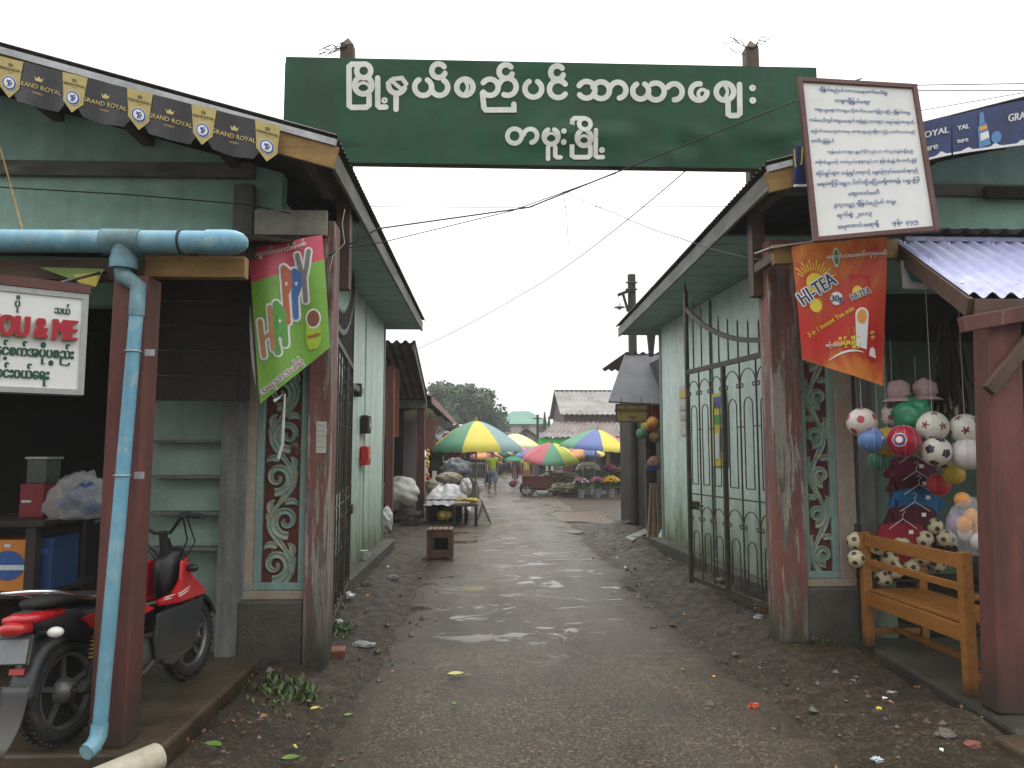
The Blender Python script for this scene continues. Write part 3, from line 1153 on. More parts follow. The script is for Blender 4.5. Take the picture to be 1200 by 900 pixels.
# ------------------------------------------------------------------ the gate leaves
def gate_leaf(label, hinge, far, z0=0.24):
    h, f = Vector(hinge), Vector(far)
    d = f - h
    L = d.length
    rz = math.atan2(d.y, d.x)
    t = thing('iron_gate', label, 'gate', (h.x, h.y, 0), rz, 'iron gate leaves folded back')
    Q = lambda s, z: Vector((s, 0, z))
    ztop, zend = 2.50, 3.22
    mid = L * 0.60
    for (s_, za, zb, w) in ((L - 0.025, z0 - 0.06, zend + 0.22, 0.05), (mid, z0, ztop, 0.05), (0.03, z0, 2.7, 0.05)):
        g = MB()
        g.box((s_, 0, (za + zb) / 2), (w * 0.85, 0.04, zb - za))
        if zb > 3: g.lathe([(0.02, 0), (0.012, 0.06), (0.002, 0.14)], (s_, 0, zb), 8)
        g.build('gate_post', M_iron, t, True)
    for (za, hh) in ((z0, 0.045), (ztop, 0.05)):
        g = MB()
        g.box((L / 2, 0, za), (L - 0.06, 0.036, hh))
        g.build('rail', M_iron, t, True)
    g = MB()
    pts = []
    for i in range(25):
        q = i / 24
        pts.append(Q(0.03 + (L - 0.06) * q, 2.62 + 0.62 * q ** 2.4))
    for i in range(24): g.beam(pts[i], pts[i + 1], 0.03, 0.05)
    g.build('top_curve', M_iron, t, True)
    n = 11
    for i in range(1, n):
        g = MB()
        s_ = L * i / n
        q = s_ / L
        zt = 2.62 + 0.62 * q ** 2.4 + 0.20
        g.tube([Q(s_, ztop), Q(s_, zt - 0.04), Q(s_, zt)], [0.009, 0.009, 0.002], 6)
        g.build('spike', M_iron, t, True)
    # filigree in each half
    for (s0, s1, nc) in ((0.055, mid - 0.025, 4), (mid + 0.025, L - 0.05, 3)):
        g = MB()
        cw = (s1 - s0) / nc
        rr = 0.006
        for k in range(1, nc):
            s_ = s0 + cw * k
            g.tube([Q(s_, z0), Q(s_, ztop)], 0.009, 6)
        for zc in (1.13,):
            g.tube([Q(s0, zc), Q(s1, zc)], 0.008, 6)
        for k in range(nc):
            c = s0 + cw * (k + 0.5)
            r = cw * 0.5
            for (zt, lo, rect) in ((2.40, 1.24, True), (1.02, 0.30, True)):
                pts = []
                for i in range(13):
                    a = R(180 - 15 * i)
                    pts.append(Q(c + r * 0.93 * math.cos(a), zt - 0.14 + r * 0.93 * math.sin(a)))
                pre, post = [], []
                for i in range(9):      # curls at both feet of the arch
                    a = R(-40 * i)
                    cr = 0.032 * (1 - i / 12)
                    post.append(Q(c + r * 0.93 - 0.032 + cr * math.cos(a), zt - 0.15 + cr * math.sin(a)))
                    pre.append(Q(c - r * 0.93 + 0.032 - cr * math.cos(a), zt - 0.15 + cr * math.sin(a)))
                g.tube(pre[::-1] + pts + post, rr, 6)
                # long loop below
                w = r * 0.52
                top = zt - 0.36
                pp = [Q(c - w, lo)] + [Q(c + w * math.cos(R(180 - 20 * i)), top + w * math.sin(R(180 - 20 * i))) for i in range(10)] + [Q(c + w, lo)]
                g.tube(pp + [Q(c + w, lo)], rr, 6)
                g.tube([Q(c - w, lo), Q(c + w, lo)], rr, 6)
                g.tube([Q(c - r, top - 0.2), Q(c - w, top - 0.2)], rr, 6)
                g.tube([Q(c + w, top - 0.2), Q(c + r, top - 0.2)], rr, 6)
        g.build('filigree', M_iron, t, True)
    g = MB()
    g.box((L - 0.10, -0.03, 1.0), (0.16, 0.03, 0.09))
    g.tube([(L - 0.25, -0.045, 1.0), (L + 0.03, -0.045, 1.0)], 0.012, 8)
    g.build('bolt', M_iron, t, True)
    return t


gate_leaf('black iron gate leaf folded back against the wall with two posters', (2.68, 6.25, 0), (2.31, 8.4, 0), 0.2)
gate_leaf('black iron gate leaf seen edge-on behind the green banner', (-1.20, 5.95, 0), (-1.43, 8.0, 0))

# ------------------------------------------------------------------ the arch sign
sg = thing('arch_sign', 'large green metal sign with white lettering spanning the gateway', 'sign', (0.55, 5.78, 3.83))
SX0, SX1, SY0, SY1 = 334, 958, 5.70, 5.71


def signp(px, py, lift=0.0):
    q = (px - SX0) / (SX1 - SX0)
    p = at(px, py, SY0 + (SY1 - SY0) * q)
    p.y -= lift
    return p


tl, tr = signp(334, 65.5), signp(958, 77)
zb, zt = 3.872, (tl.z + tr.z) / 2
nrm = Vector((tr.x - tl.x, tr.y - tl.y, 0)).normalized()
g = MB()


def dented(u, v):
    x = tl.x + (tr.x - tl.x) * u
    z = zb + (zt - zb) * v
    dent = 0.016 * mnoise.noise((x * 1.6, z * 2.5, 4.0)) + 0.030 * mnoise.noise((x * 3.5, z * 4.2, 1.0)) * sm((0.50 - v) / 0.25) * sm((u - 0.3) / 0.25)
    return dent * min(u * 25, (1 - u) * 25, v * 5, (1 - v) * 5, 1)


def sfn(u, v):
    x = tl.x + (tr.x - tl.x) * u
    y = SY0 + (SY1 - SY0) * u
    z = zb + (zt - zb) * v
    return Vector((x, y - dented(u, v) + 0.02, z))


g.grid(sfn, 160, 44)
sg_board = g.build('board', M_green_sign, sg)
g = MB()
g.beam((tl.x + 0.01, SY0 + 0.065, zt - 0.02), (tr.x - 0.01, SY1 + 0.065, zt - 0.02), 0.07, 0.045)
g.beam((tl.x + 0.01, SY0 + 0.065, zb + 0.02), (tr.x - 0.01, SY1 + 0.065, zb + 0.02), 0.07, 0.045)
g.beam((tl.x + 0.025, SY0 + 0.065, zb + 0.04), (tl.x + 0.025, SY0 + 0.065, zt - 0.04), 0.045, 0.07)
g.beam((tr.x - 0.025, SY1 + 0.065, zb + 0.04), (tr.x - 0.025, SY1 + 0.065, zt - 0.04), 0.045, 0.07)
g.build('sign_frame', M_wood_b, sg)
# strokes, traced in picture units of the sign: crop scale 3.5294
K = 3.5294


def c1(pts): return [(320 + x / K, 30 + y / K) for x, y in pts]
def c2(pts): return [(640 + x / K, 30 + y / K) for x, y in pts]


def A(cx, cy, r, a0, a1, ry=None):   # arc in picture axes: angles clockwise from +x because y runs down
    return arc(cx, cy, r, a0, a1, 22, ry)


strokes = []
wS = 21 / K


def st(f, pts, w=None): strokes.append((f(pts), (w or 21) * 1.08 / K))


# first line
st(c1, [(372, 156), (324, 156), (313, 166), (313, 326), (324, 334), (384, 334), (396, 324), (396, 285)])
st(c1, A(374, 184, 29, 0, 360)[:-1] + [(403, 184)])
st(c1, A(372, 243, 36, -60, 240))
st(c1, A(372, 262, 28, 200, 340), 12)
st(c1, [(432, 214), (432, 326), (440, 334), (466, 334)])
st(c1, A(460, 306, 8, 0, 360), 9)
st(c1, A(511, 243, 34, 20, 180))
st(c1, [(474, 236), (497, 218), (532, 214), (550, 238)], 17)
st(c1, [(486, 222), (532, 262)], 15)
st(c1, [(508, 276), (508, 344)])
st(c1, A(620, 250, 35, -60, 240))
st(c1, A(688, 250, 34, 160, -60))
st(c1, A(684, 182, 28, 20, 325))
st(c1, A(793, 250, 34, 0, 360))
st(c1, A(772, 250, 32, -42, 42), 13)
st(c1, A(897, 252, 34, 215, 505))
st(c1, A(970, 250, 36, 200, 475))
st(c1, [(866, 276), (872, 336), (880, 346), (996, 346), (996, 322)])
st(c1, A(963, 186, 28, 20, 320))
st(c1, A(1077, 257, 35, -60, 240))
st(c1, A(1180, 258, 36, 35, 325))
st(c1, A(1176, 190, 27, 20, 320))
st(c2, A(168, 262, 35, 210, 505))
st(c2, A(228, 264, 35, 150, -160))
st(c2, A(298, 264, 33, 200, 440))
st(c2, A(392, 268, 33, -60, 240))
st(c2, A(455, 270, 35, 160, -120))
st(c2, A(532, 270, 33, 215, 450))
st(c2, A(634, 270, 34, -80, -360))
st(c2, A(650, 278, 18, 60, 300), 14)
st(c2, A(742, 270, 36, 0, 360))
st(c2, A(722, 270, 30, -45, 45), 13)
st(c2, [(754, 302), (754, 364), (764, 371), (792, 371), (802, 362), (802, 240)])
st(c2, A(855, 256, 8, 0, 360), 11)
st(c2, A(855, 309, 8, 0, 360), 11)
# second line
st(c1, A(999, 455, 30, 0, 360), 18)
st(c1, A(1064, 455, 28, 190, 440), 18)
st(c1, A(1150, 458, 30, -65, 245), 18)
st(c1, A(1150, 470, 24, 200, 340), 11)
st(c1, [(1138, 500), (1138, 548)], 17)
st(c1, [(1168, 500), (1168, 534), (1176, 541), (1190, 541)], 17)
st(c2, A(73, 438, 6, 0, 360), 10)
st(c2, A(73, 481, 6, 0, 360), 10)
st(c2, [(160, 382), (118, 382), (108, 392), (108, 534), (118, 541), (174, 541), (184, 532), (184, 496)], 18)
st(c2, A(160, 407, 24, 0, 360), 17)
st(c2, A(157, 464, 30, -60, 240), 18)
st(c2, A(157, 478, 22, 200, 340), 11)
st(c2, [(206, 432), (206, 534), (214, 541), (236, 541)], 17)
st(c2, A(232, 512, 7, 0, 360), 9)
g = MB()
for i, (pts, w) in enumerate(strokes):
    v2, f2 = ribbon(pts, w)
    # a few mm proud of the dented sheet; each stroke a little thicker than the last so none share a plane
    lv = []
    for x, y, z in v2:
        p = signp(x, y)
        p.y += 0.02 - dented((p.x - tl.x) / (tr.x - tl.x), (p.z - zb) / (zt - zb)) - 0.005 - 0.0004 * (i % 9)
        lv.append(p)
    g.add(lv, f2)
g.build('lettering', M_letters, sg)
# posts with pointed finials, and the tangle of old wire on them
for (px, pyt, Y) in ((408, 46, 5.95), (879, 49, 6.1)):
    g = MB()
    c = at(px, pyt, Y)
    b0 = 2.9
    w = 0.055
    g.span((c.x - w, Y - w, b0), (c.x + w, Y + w, c.z - 0.09))
    g.lathe([(w * 1.35, 0), (w * 1.4, 0.02), (0.005, 0.1)], (c.x, Y, c.z - 0.09), 4, Matrix.Rotation(PI / 4, 4, 'Z'), False)
    g.build('post', M_wood_b, sg, bevel=0.006)
    g = MB()
    for k in range(7):
        p = Vector((c.x, Y - 0.06, c.z - 0.10 + 0.02 * random.random()))
        pts = [p.copy()]
        dx = -1 if px < 600 or k % 3 else 0.6
        for i in range(7):
            p = p + Vector((dx * random.uniform(0.01, 0.05), random.uniform(-0.012, 0.012), random.uniform(-0.03, 0.028 + 0.012 * (px > 600))))
            pts.append(p.copy())
        g.tube(pts, 0.0035, 5)
    g.build('wire_tangle', M_wire, sg)


# ------------------------------------------------------------------ left stall: canopy, gutter, downpipe
t = thing('stall_canopy', 'dark stall canopy on a red post, carrying the blue gutter', 'canopy', (-3.2, 4.6, 0.12))
g = MB()
a = at(155, 480, 4.02)
g.beam((a.x - 0.015, 4.02, 0.12), (a.x + 0.0, 4.02, 2.53), 0.18, 0.17, (0, 1, 0))
g.build('post', M_redpost, t, bevel=0.008)
g = MB()
a, b = at(-420, 313, 4.05), at(172, 313, 4.05)
g.span((a.x, 4.02, a.z - 0.055), (b.x, 4.09, a.z + 0.055))
g.build('beam', M_wood_b, t, bevel=0.004)
g = MB()
a, b = at(172, 313, 4.05), at(289, 313, 4.05)
g.span((a.x + 0.002, 4.018, a.z - 0.06), (b.x, 4.088, a.z + 0.055))
g.build('beam', M_wood_y, t, bevel=0.004)
g = MB()
corrugated(g, lambda s_, v, h: Vector((-6.6 + s_, 3.99 + 1.75 * v, 2.78 + 0.44 * v + h)), 5.25, 3)
g.build('roof_sheet', M_roof, t)
for x in (-6.0, -4.9, -3.8, -2.75, -1.62):
    g = MB()
    g.beam((x, 4.1, 2.72), (x, 5.72, 3.13), 0.06, 0.09)
    g.build('rafter', M_wood_d, t)

t = thing('rain_gutter', 'thick pale blue pipe gutter with a rounded end along the canopy', 'gutter', (-2.4, 3.93, 2.7))
YG = 3.92
a, b = at(-330, 286, YG), at(286, 284, YG)
c = at(146, 285, YG)
g = MB()
r = 0.060
g.tube([(a.x, YG, b.z - 0.01), (b.x - 0.1, YG, b.z)], r, 20)
g.build('pipe', M_pvc, t)
g = MB()
prof = [(r * 1.10, 0), (r * 1.12, 0.10), (r * 1.04, 0.15), (r * 0.8, 0.185), (r * 0.45, 0.205), (0.002, 0.21)]
g.lathe(prof, (b.x - 0.19, YG, b.z), 22, Matrix.Rotation(PI / 2, 4, 'Y'))
g.build('end_cap', M_pvc, t)
g = MB()
g.tube([(c.x - 0.11, YG, b.z - 0.004), (c.x + 0.09, YG, b.z - 0.004)], r * 1.14, 20)
g.tube([(c.x, YG, b.z), (c.x, YG, b.z - 0.13)], r * 1.05, 18)
g.tube([(c.x, YG, b.z - 0.09), (c.x, YG, b.z - 0.15)], r * 1.15, 18)
g.build('tee_joint', M_pvc_d, t)
g = MB()
x = at(213, 285, YG).x
g.tube([(x + r * 1.05 * math.cos(q) * 0.05, YG + r * 1.06 * math.cos(q), b.z + r * 1.06 * math.sin(q)) for q in [2 * PI * k / 20 for k in range(20)]], 0.007, 6, closed=True)
g.tube([(x, YG, b.z - 0.06), (x + 0.004, YG - 0.02, b.z - 0.10)], 0.006, 6)
g.build('wire_tie', M_wire, t)

t = thing('downpipe', 'bright blue drainpipe leaning down the red post to an open elbow', 'drainpipe', (-2.1, 3.85, 0.1))
top = at(160, 366, 3.87)
bot = at(116, 862, 3.80)
g = MB()
g.tube([top, top.lerp(bot, 0.5) + Vector((0.003, 0, 0)), bot], 0.034, 18)
g.build('pipe', M_pvc, t)
g = MB()
e = bot
g.tube([e + Vector((0.002, 0, 0.06)), e + Vector((0, -0.005, 0.0)), e + Vector((-0.008, -0.03, -0.035)), e + Vector((-0.02, -0.075, -0.05))], 0.040, 18, caps=False)
d = Vector((-0.02, -0.075, -0.05)) - Vector((-0.008, -0.03, -0.035))
g.tube([e + Vector((-0.02, -0.075, -0.05)), e + Vector((-0.012, -0.045, -0.04))], [0.036, 0.025], 18)
g.build('elbow', M_pvc, t)
g = MB()
e2 = Vector((c.x, YG, b.z - 0.15))
g.tube([e2, e2 + Vector((0.004, 0, -0.04)), top + Vector((0.0, 0.005, 0.14)), top + Vector((0, 0, -0.02))], [0.048, 0.046, 0.040, 0.039], 16)
g.build('top_bend', M_pvc_d, t)
for py in (412, 557):
    q = at(158, py, 3.87)
    k = (top.z - q.z) / (top.z - bot.z)
    q = top.lerp(bot, k)
    g = MB()
    g.tube([q + Vector((0.038 * math.cos(v), 0.038 * math.sin(v), 0)) for v in [2 * PI * i / 16 for i in range(16)]], 0.005, 6, closed=True)
    g.box(q + Vector((0.065, 0.045, 0)), (0.05, 0.006, 0.035))
    g.build('clip', M_trim, t)

# hanging shutter and the shelves on the wall behind
t = thing('shop_shutter', 'dark boarded shutter hanging under the canopy above the shelves', 'shutter', (-2.0, 5.2, 1.95))
a, b = at(166, 322, 5.2), at(291, 470, 5.2)
for k in range(5):
    g = MB()
    z0, z1 = b.z + (a.z - b.z) * k / 5, b.z + (a.z - b.z) * (k + 1) / 5
    g.span((a.x, 5.2 + 0.004 * (k % 2), z0 + 0.003), (b.x, 5.225 + 0.004 * (k % 2), z1 - 0.003))
    g.build('board', M_wood_d, t, bevel=0.003)
for x in (a.x, b.x - 0.06):
    g = MB()
    g.span((x, 5.178, b.z - 0.01), (x + 0.06, 5.198, a.z))
    g.build('batten', M_wood_d, t)
pys = [(517, 'topmost wall shelf on green boards, bare, just below the dark shutter'), (559, 'second bare wall shelf from the top on the green boards'),
       (602, 'third bare wall shelf, level with the motorcycle handlebar'), (644, 'lowest bare wall shelf, just above the red motorcycle cowl')]
for py, lab in pys:
    t = thing('wall_shelf', lab, 'shelf', at(222, py, 5.7), 0, 'bare shelves on the green wall')
    a, b = at(172, py, 5.6), at(276, py, 5.6)
    g = MB()
    g.span((a.x, 5.60, a.z - 0.011), (b.x - 0.01, 5.745, a.z + 0.011))
    g.build('board', M_greypost, t, bevel=0.002)
    for x in (b.x - 0.05,):
        g = MB()
        g.span((x - 0.012, 5.73 - 0.004, a.z - 0.17), (x + 0.012, 5.744, a.z - 0.013))
        g.beam((x, 5.63, a.z - 0.02), (x, 5.735, a.z - 0.155), 0.012, 0.012)
        g.build('bracket', M_iron, t)

# YOU & ME sign
M_redtext = plain('raised red letters', (0.42, 0.012, 0.03), 0.4, 0.0, var=0.05)
M_goldedge = plain('gold letter edge', (0.55, 0.38, 0.12), 0.45, 0.0, var=0.05)
M_dkgreen = plain('dark green lettering', (0.015, 0.085, 0.045), 0.5, 0.0, var=0.05)
M_alum = mat('grey aluminium frame', (0.42, 0.43, 0.42), rough=0.4, metallic=0.4, bump=0.05)
t = thing('shop_sign', 'white shop sign in a grey frame, raised red YOU & ME letters over green script', 'sign', (-2.7, 3.5, 1.95))
YR, YL = 3.62, 3.30
TR, BR = at(103, 346, YR), at(95, 462, YR)
TLf, BLf = at(-2, 318, 3.42), at(-2, 452, 3.42)
BR.x = TR.x
dirv = Vector((TLf.x - TR.x, 3.42 - YR, 0)).normalized()
upv = Vector((0, 0, 1))
Lw, Hh = 1.15, TR.z - BR.z
nn = dirv.cross(upv)
if nn.y > 0: nn = -nn
slope = 0.0


def yfn(u, v):      # u metres to the left of the right edge, v metres up
    return BR + dirv * u + upv * v, nn


g = MB()
g.prism([(0, 0), (Lw, 0), (Lw, Hh), (0, Hh)], lambda u, v, d: yfn(u, v)[0] - nn * d, 0.10)
g.build('board', M_white, t)
g = MB()
fw = 0.022
for (u0, v0, u1, v1) in ((-0.004, -0.004, Lw, fw), (-0.004, Hh - fw, Lw, Hh + 0.004), (-0.004, fw + 0.0005, fw, Hh - fw - 0.0005)):
    g.prism([(u0, v0), (u1, v0), (u1, v1), (u0, v1)], lambda u, v, d: yfn(u, v)[0] + nn * 0.008 - nn * d, 0.122)
g.build('frame', M_alum, t)
fl = lambda q: ([(-x, y, z) for x, y, z in q[0]], q[1])
TT = lambda s_, size, cx, cy, **k: fl(place2d(text2d(s_, size, **k), -cx, cy))
g = MB()
wd = Hh / 0.49
yo = TT('YOU & ME', 0.140 * wd, 0.04, 0.30 * wd, bold=0.0075, sx=0.56, align='RIGHT')
for k in range(5): g.flat([(u + 0.003, v - 0.002, z) for u, v, z in yo[0]], yo[1], yfn, 0.004 + k * 0.005)
g.build('letter_edge', M_goldedge, t)
g = MB()
g.flat(*yo, yfn, 0.028)
g.build('red_lettering', M_redtext, t)
g = MB()
SXG = 0.58
for (q, sz, mr_, cy, b_) in (('ပို', 0.055, 0.27, 0.415, 0.002), ('သယ်', 0.05, 0.07, 0.40, 0.002), ('မာနှင့်စက်အပိုပစည်း', 0.070, 0.045, 0.190, 0.003), ('ေရာင်းဝယ်ေရး', 0.070, 0.14, 0.085, 0.003)):
    g = MB()
    g.flat(*TT(q, sz, mr_, cy * wd, bold=b_, sx=SXG, align='RIGHT'), yfn, 0.003)
    g.build('green_lettering', M_dkgreen, t)
g = MB()
wsuf = -min(p_[0] for p_ in text2d('စည်း', 0.070, align='RIGHT')[0]) * SXG      # the stacked small letter under the first one
g.flat(*TT('စ', 0.045, 0.045 + wsuf - 0.001, (0.190 - 0.045) * wd, bold=0.0025, sx=SXG, align='RIGHT'), yfn, 0.0032)
g.build('green_lettering', M_dkgreen, t)
g = MB()
g.prism([(-0.01, Hh + 0.006), (Lw, Hh + 0.006), (Lw, Hh + 0.05), (-0.01, Hh + 0.05)], lambda u, v, d: yfn(u, v)[0] + nn * 0.015 - nn * d, 0.14)
g.build('top_board', M_maroon_wood, t)
for u in (0.15, 0.9):
    g = MB()
    g.tube([yfn(u, Hh + 0.04)[0] - nn * 0.05, Vector((yfn(u, 0)[0].x, 4.05, 2.58))], 0.008, 6)
    g.build('hanger', M_iron, t)

# paper card on the canopy beam
M_cardg = plain('green and yellow card', (0.16, 0.26, 0.04), 0.5)
M_cardy = plain('yellow card', (0.55, 0.45, 0.06), 0.5)
t = thing('paper_card', 'green and yellow paper card hanging under the gutter beside the tee', 'card', at(85, 340, 3.98))
g = MB()
g.add([at(45, 313, 3.98), at(122, 315, 3.98), at(112, 337, 3.97), at(80, 326, 3.975)], [(0, 1, 2, 3)])
g.build('card', M_cardg, t)
g = MB()
g.add([at(86, 322, 3.968), at(120, 318, 3.968), at(112, 336, 3.965), at(92, 331, 3.968)], [(0, 1, 2, 3)])
g.build('print', M_cardy, t)

# ------------------------------------------------------------------ goods inside the left shop
M_box_or = plain('orange carton', (0.55, 0.20, 0.03), 0.6)
M_box_bl = plain('blue print', (0.03, 0.09, 0.30), 0.55)
M_box_nv = plain('navy carton', (0.012, 0.045, 0.14), 0.55)
M_box_rd = plain('dark red carton', (0.20, 0.015, 0.02), 0.5)
M_cartonw = plain('white print', (0.55, 0.58, 0.6), 0.6)
t = thing('shop_counter', 'dark wooden two-tier counter inside the open shop', 'counter', (-3.3, 5.1, 0.12))
za, zb_ = at(40, 607, 5.0).z, at(40, 690, 4.9).z
for z, nm in ((za, 'counter_top'), (zb_, 'lower_shelf')):
    g = MB()
    g.span((-4.6, 4.75, z - 0.035), (-2.72, 5.4, z))
    g.build(nm, M_wood_d, t, bevel=0.004)
for x in (-4.5, -2.80):
    for y in (4.79, 5.32):
        g = MB()
        g.span((x - 0.03, y - 0.03, 0.12), (x + 0.03, y + 0.03, za - 0.036))
        g.build('leg', M_wood_d, t)


def carton(name, label, x0, x1, y, zb, zt, m, prints=(), depth=0.3):
    t = thing(name, label, 'box', ((x0 + x1) / 2, y, zb))
    g = MB()
    g.span((x0, y, zb + 0.002), (x1, y + depth, zt))
    g.build('carton', m, t, bevel=0.004)
    for (u0, v0, u1, v1, mm, kind) in prints:
        g = MB()
        f = lambda u, v: (Vector((x0 + (x1 - x0) * u, y, zb + (zt - zb) * v)), Vector((0, -1, 0)))
        if kind == 'e': g.flat(*disc((u0 + u1) / 2, (v0 + v1) / 2, (u1 - u0) / 2, 24, (v1 - v0) / 2), f, 0.003)
        else: g.flat([(u0, v0), (u1, v0), (u1, v1), (u0, v1)], [(0, 1, 2, 3)], f, 0.004)
        g.build('print', mm, t)
    return t


a, b, c = at(-30, 690, 4.8), at(32, 633, 4.8), at(65, 630, 4.85)
carton('cardboard_box', 'orange carton with a blue oval print on the lower shelf', a.x, b.x, 4.8, zb_, b.z, M_box_or,
       [(0.30, 0.22, 0.98, 0.80, M_box_bl, 'e'), (0.2, 0.42, 0.98, 0.52, M_cartonw, 'r'), (0.55, 0.86, 0.68, 0.93, M_cartonw, 'r')])
carton('cardboard_box', 'navy blue carton standing beside the orange one', b.x + 0.01, c.x, 4.83, zb_, c.z, M_box_nv, [(0.05, 0.35, 0.35, 0.5, M_box_bl, 'r'), (0.1, 0.7, 0.8, 0.8, M_box_bl, 'r')])
a, b = at(22, 600, 5.0), at(52, 571, 5.0)
carton('cardboard_box', 'dark red carton on the counter in the shadowed shop', a.x, b.x, 5.0, za, at(22, 567, 5).z, M_box_rd, [(0.1, 0.45, 0.5, 0.52, M_cartonw, 'r')], 0.2)
M_glass_d = mat('dark glass jar', (0.05, 0.06, 0.05), rough=0.15, bump=0.0, coat=0.5)
t = thing('display_case', 'small dark display case on top of the red carton', 'case', (a.x, 5.0, at(22, 567, 5).z))
g = MB()
zt_ = at(22, 567, 5).z
g.span((a.x + 0.03, 5.01, zt_ + 0.002), (b.x + 0.0, 5.18, zt_ + 0.16))
g.build('body', M_glass_d, t, bevel=0.004)
g = MB()
g.span((a.x + 0.02, 5.0, zt_ + 0.161), (b.x + 0.01, 5.19, zt_ + 0.175))
g.build('lid', M_alum, t)
a = at(92, 600, 4.9)
g = MB()


def crumple(c, rx, ry_, rz, seed, amt=0.35, n=28, m=16, fr=2.2, floor=None):
    vs, fs = [], []
    for i in range(m + 1):
        th = PI * i / m
        for k in range(n):
            ph = 2 * PI * k / n
            d = Vector((math.sin(th) * math.cos(ph), math.sin(th) * math.sin(ph), math.cos(th)))
            q = 1 + amt * mnoise.noise(d * fr + Vector((seed, seed * 2, 0))) + amt * 0.5 * mnoise.noise(d * fr * 2.7 + Vector((0, seed, seed)))
            p = Vector((c[0] + rx * q * d.x, c[1] + ry_ * q * d.y, c[2] + rz * q * d.z))
            if floor is not None: p.z = max(p.z, floor)
            vs.append(p)
    for i in range(m):
        for k in range(n):
            l = (k + 1) % n
            fs.append((i * n + k, (i + 1) * n + k, (i + 1) * n + l, i * n + l))
    return vs, fs


g.add(*crumple((a.x, 4.93, za + 0.13), 0.20, 0.16, 0.16, 2.0, 0.5, floor=za + 0.003), smooth=True)
tag(g.build('plastic_bag', M_clear), 'crumpled clear plastic bag of goods on the counter', 'bag')
g = MB()
for i in range(5):
    g.add(*crumple((a.x + random.uniform(-0.09, 0.09), 4.93 + random.uniform(-0.05, 0.05), za + 0.07 + 0.03 * i), 0.06, 0.05, 0.045, i * 3.1, 0.4, 12, 8, floor=za + 0.004), smooth=True)
tag(g.build('wrapped_goods', M_box_nv), 'dark goods inside the clear bag on the counter', 'goods')


# ------------------------------------------------------------------ banners
M_banner_r = None


def banner_material(name, stops, scale=1.0, axis='Z', streakc=None, extra=None):
    m, t, b = nodes_of(name)
    co = N(t, 'ShaderNodeTexCoord').outputs['Generated']
    sp = N(t, 'ShaderNodeSeparateXYZ')
    t.links.new(co, sp.inputs[0])
    n1 = noise(t, co, 2.2 * scale, 5, 0.6, None, 0.8)
    ad = N(t, 'ShaderNodeMath', operation='MULTIPLY_ADD')
    ad.inputs[1].default_value = 0.75
    t.links.new(n1, ad.inputs[0])
    ml = N(t, 'ShaderNodeMath', operation='MULTIPLY')
    ml.inputs[1].default_value = 0.45
    t.links.new(sp.outputs[axis], ml.inputs[0])
    t.links.new(ml.outputs[0], ad.inputs[2])
    c = ramp(t, ad.outputs[0], stops)
    t.links.new(c, b.inputs['Base Color'])
    b.inputs['Roughness'].default_value = 0.42
    bp = N(t, 'ShaderNodeBump')
    bp.inputs['Strength'].default_value = 0.35
    bp.inputs['Distance'].default_value = 0.02
    t.links.new(noise(t, co, 7, 4, 0.6, (2.2, 2.2, 0.5)), bp.inputs['Height'])
    t.links.new(bp.outputs[0], b.inputs['Normal'])
    return m


M_hitea = banner_material('orange red vinyl', [(0.36, (0.62, 0.20, 0.03)), (0.45, (0.50, 0.05, 0.015)), (0.55, (0.55, 0.02, 0.02)), (0.70, (0.52, 0.06, 0.015)), (0.82, (0.62, 0.22, 0.03))])
M_yel = plain('yellow print', (0.85, 0.66, 0.06), 0.5, 0.0, var=0.05)
M_navyp = plain('navy print', (0.025, 0.03, 0.13), 0.5, 0.0, var=0.05)
M_whitep = plain('white print ink', (0.80, 0.80, 0.78), 0.5, 0.0, var=0.05)
M_orp = plain('orange print', (0.80, 0.33, 0.05), 0.5, 0.0, var=0.05)
M_redp = plain('red print', (0.50, 0.02, 0.02), 0.5, 0.0, var=0.05)
M_brnp = plain('brown print', (0.25, 0.10, 0.05), 0.5, 0.0, var=0.05)
M_greenp = plain('green print', (0.05, 0.22, 0.06), 0.5, 0.0, var=0.05)
t = thing('advertising_banner', 'orange red banner with navy HI-TEA lettering hanging beside the bench stall', 'banner', (2.5, 5.3, 2.1))
c4 = [at(927, 286, 5.36), at(1038, 279, 5.22), at(1037, 452, 5.22), at(941, 421, 5.36)]
hs = quad_surface(*c4, sag=lambda u, v: 0.012 * math.sin(u * 9 + v * 2) + 0.02 * math.sin(v * 4 + u) * (0.3 + u) - 0.03 * sm((0.12 - u) / 0.12) * v)
g = MB()
g.grid(lambda u, v: hs(u, v)[0], 40, 50)
g.build('cloth', M_hitea, t, fixn=False)
# px -> (u, v) on the banner
CW = 300 / 1200.0


def hb(px, py):
    x, y = 900 + px * CW, 260 + py * CW
    u = (x - 928) / (1038 - 928)
    top_ = 286 - 7 * u
    botm = 421 + 31 * u
    return (u, (y - top_) / (botm - top_))


def hpoly(pts, m, off, nm='print'):
    g = MB()
    g.flat([hb(*p) for p in pts], [tuple(range(len(pts)))], hs, off)
    return g


def hset(tt, m, off, name):
    g = MB()
    g.flat([(*hb(x, y), z * 1.0) for x, y, z in tt[0]], tt[1], hs, off)
    g.build(name, m, t, fixn=False)


def htext(s_, size, cx, cy, rot, **k):
    q = place2d(text2d(s_, size, **k), 0, 0)
    c_, s2 = math.cos(R(rot)), math.sin(R(rot))
    return [(cx + c_ * x + s2 * y, cy + s2 * x - c_ * y, z) for x, y, z in q[0]], q[1]


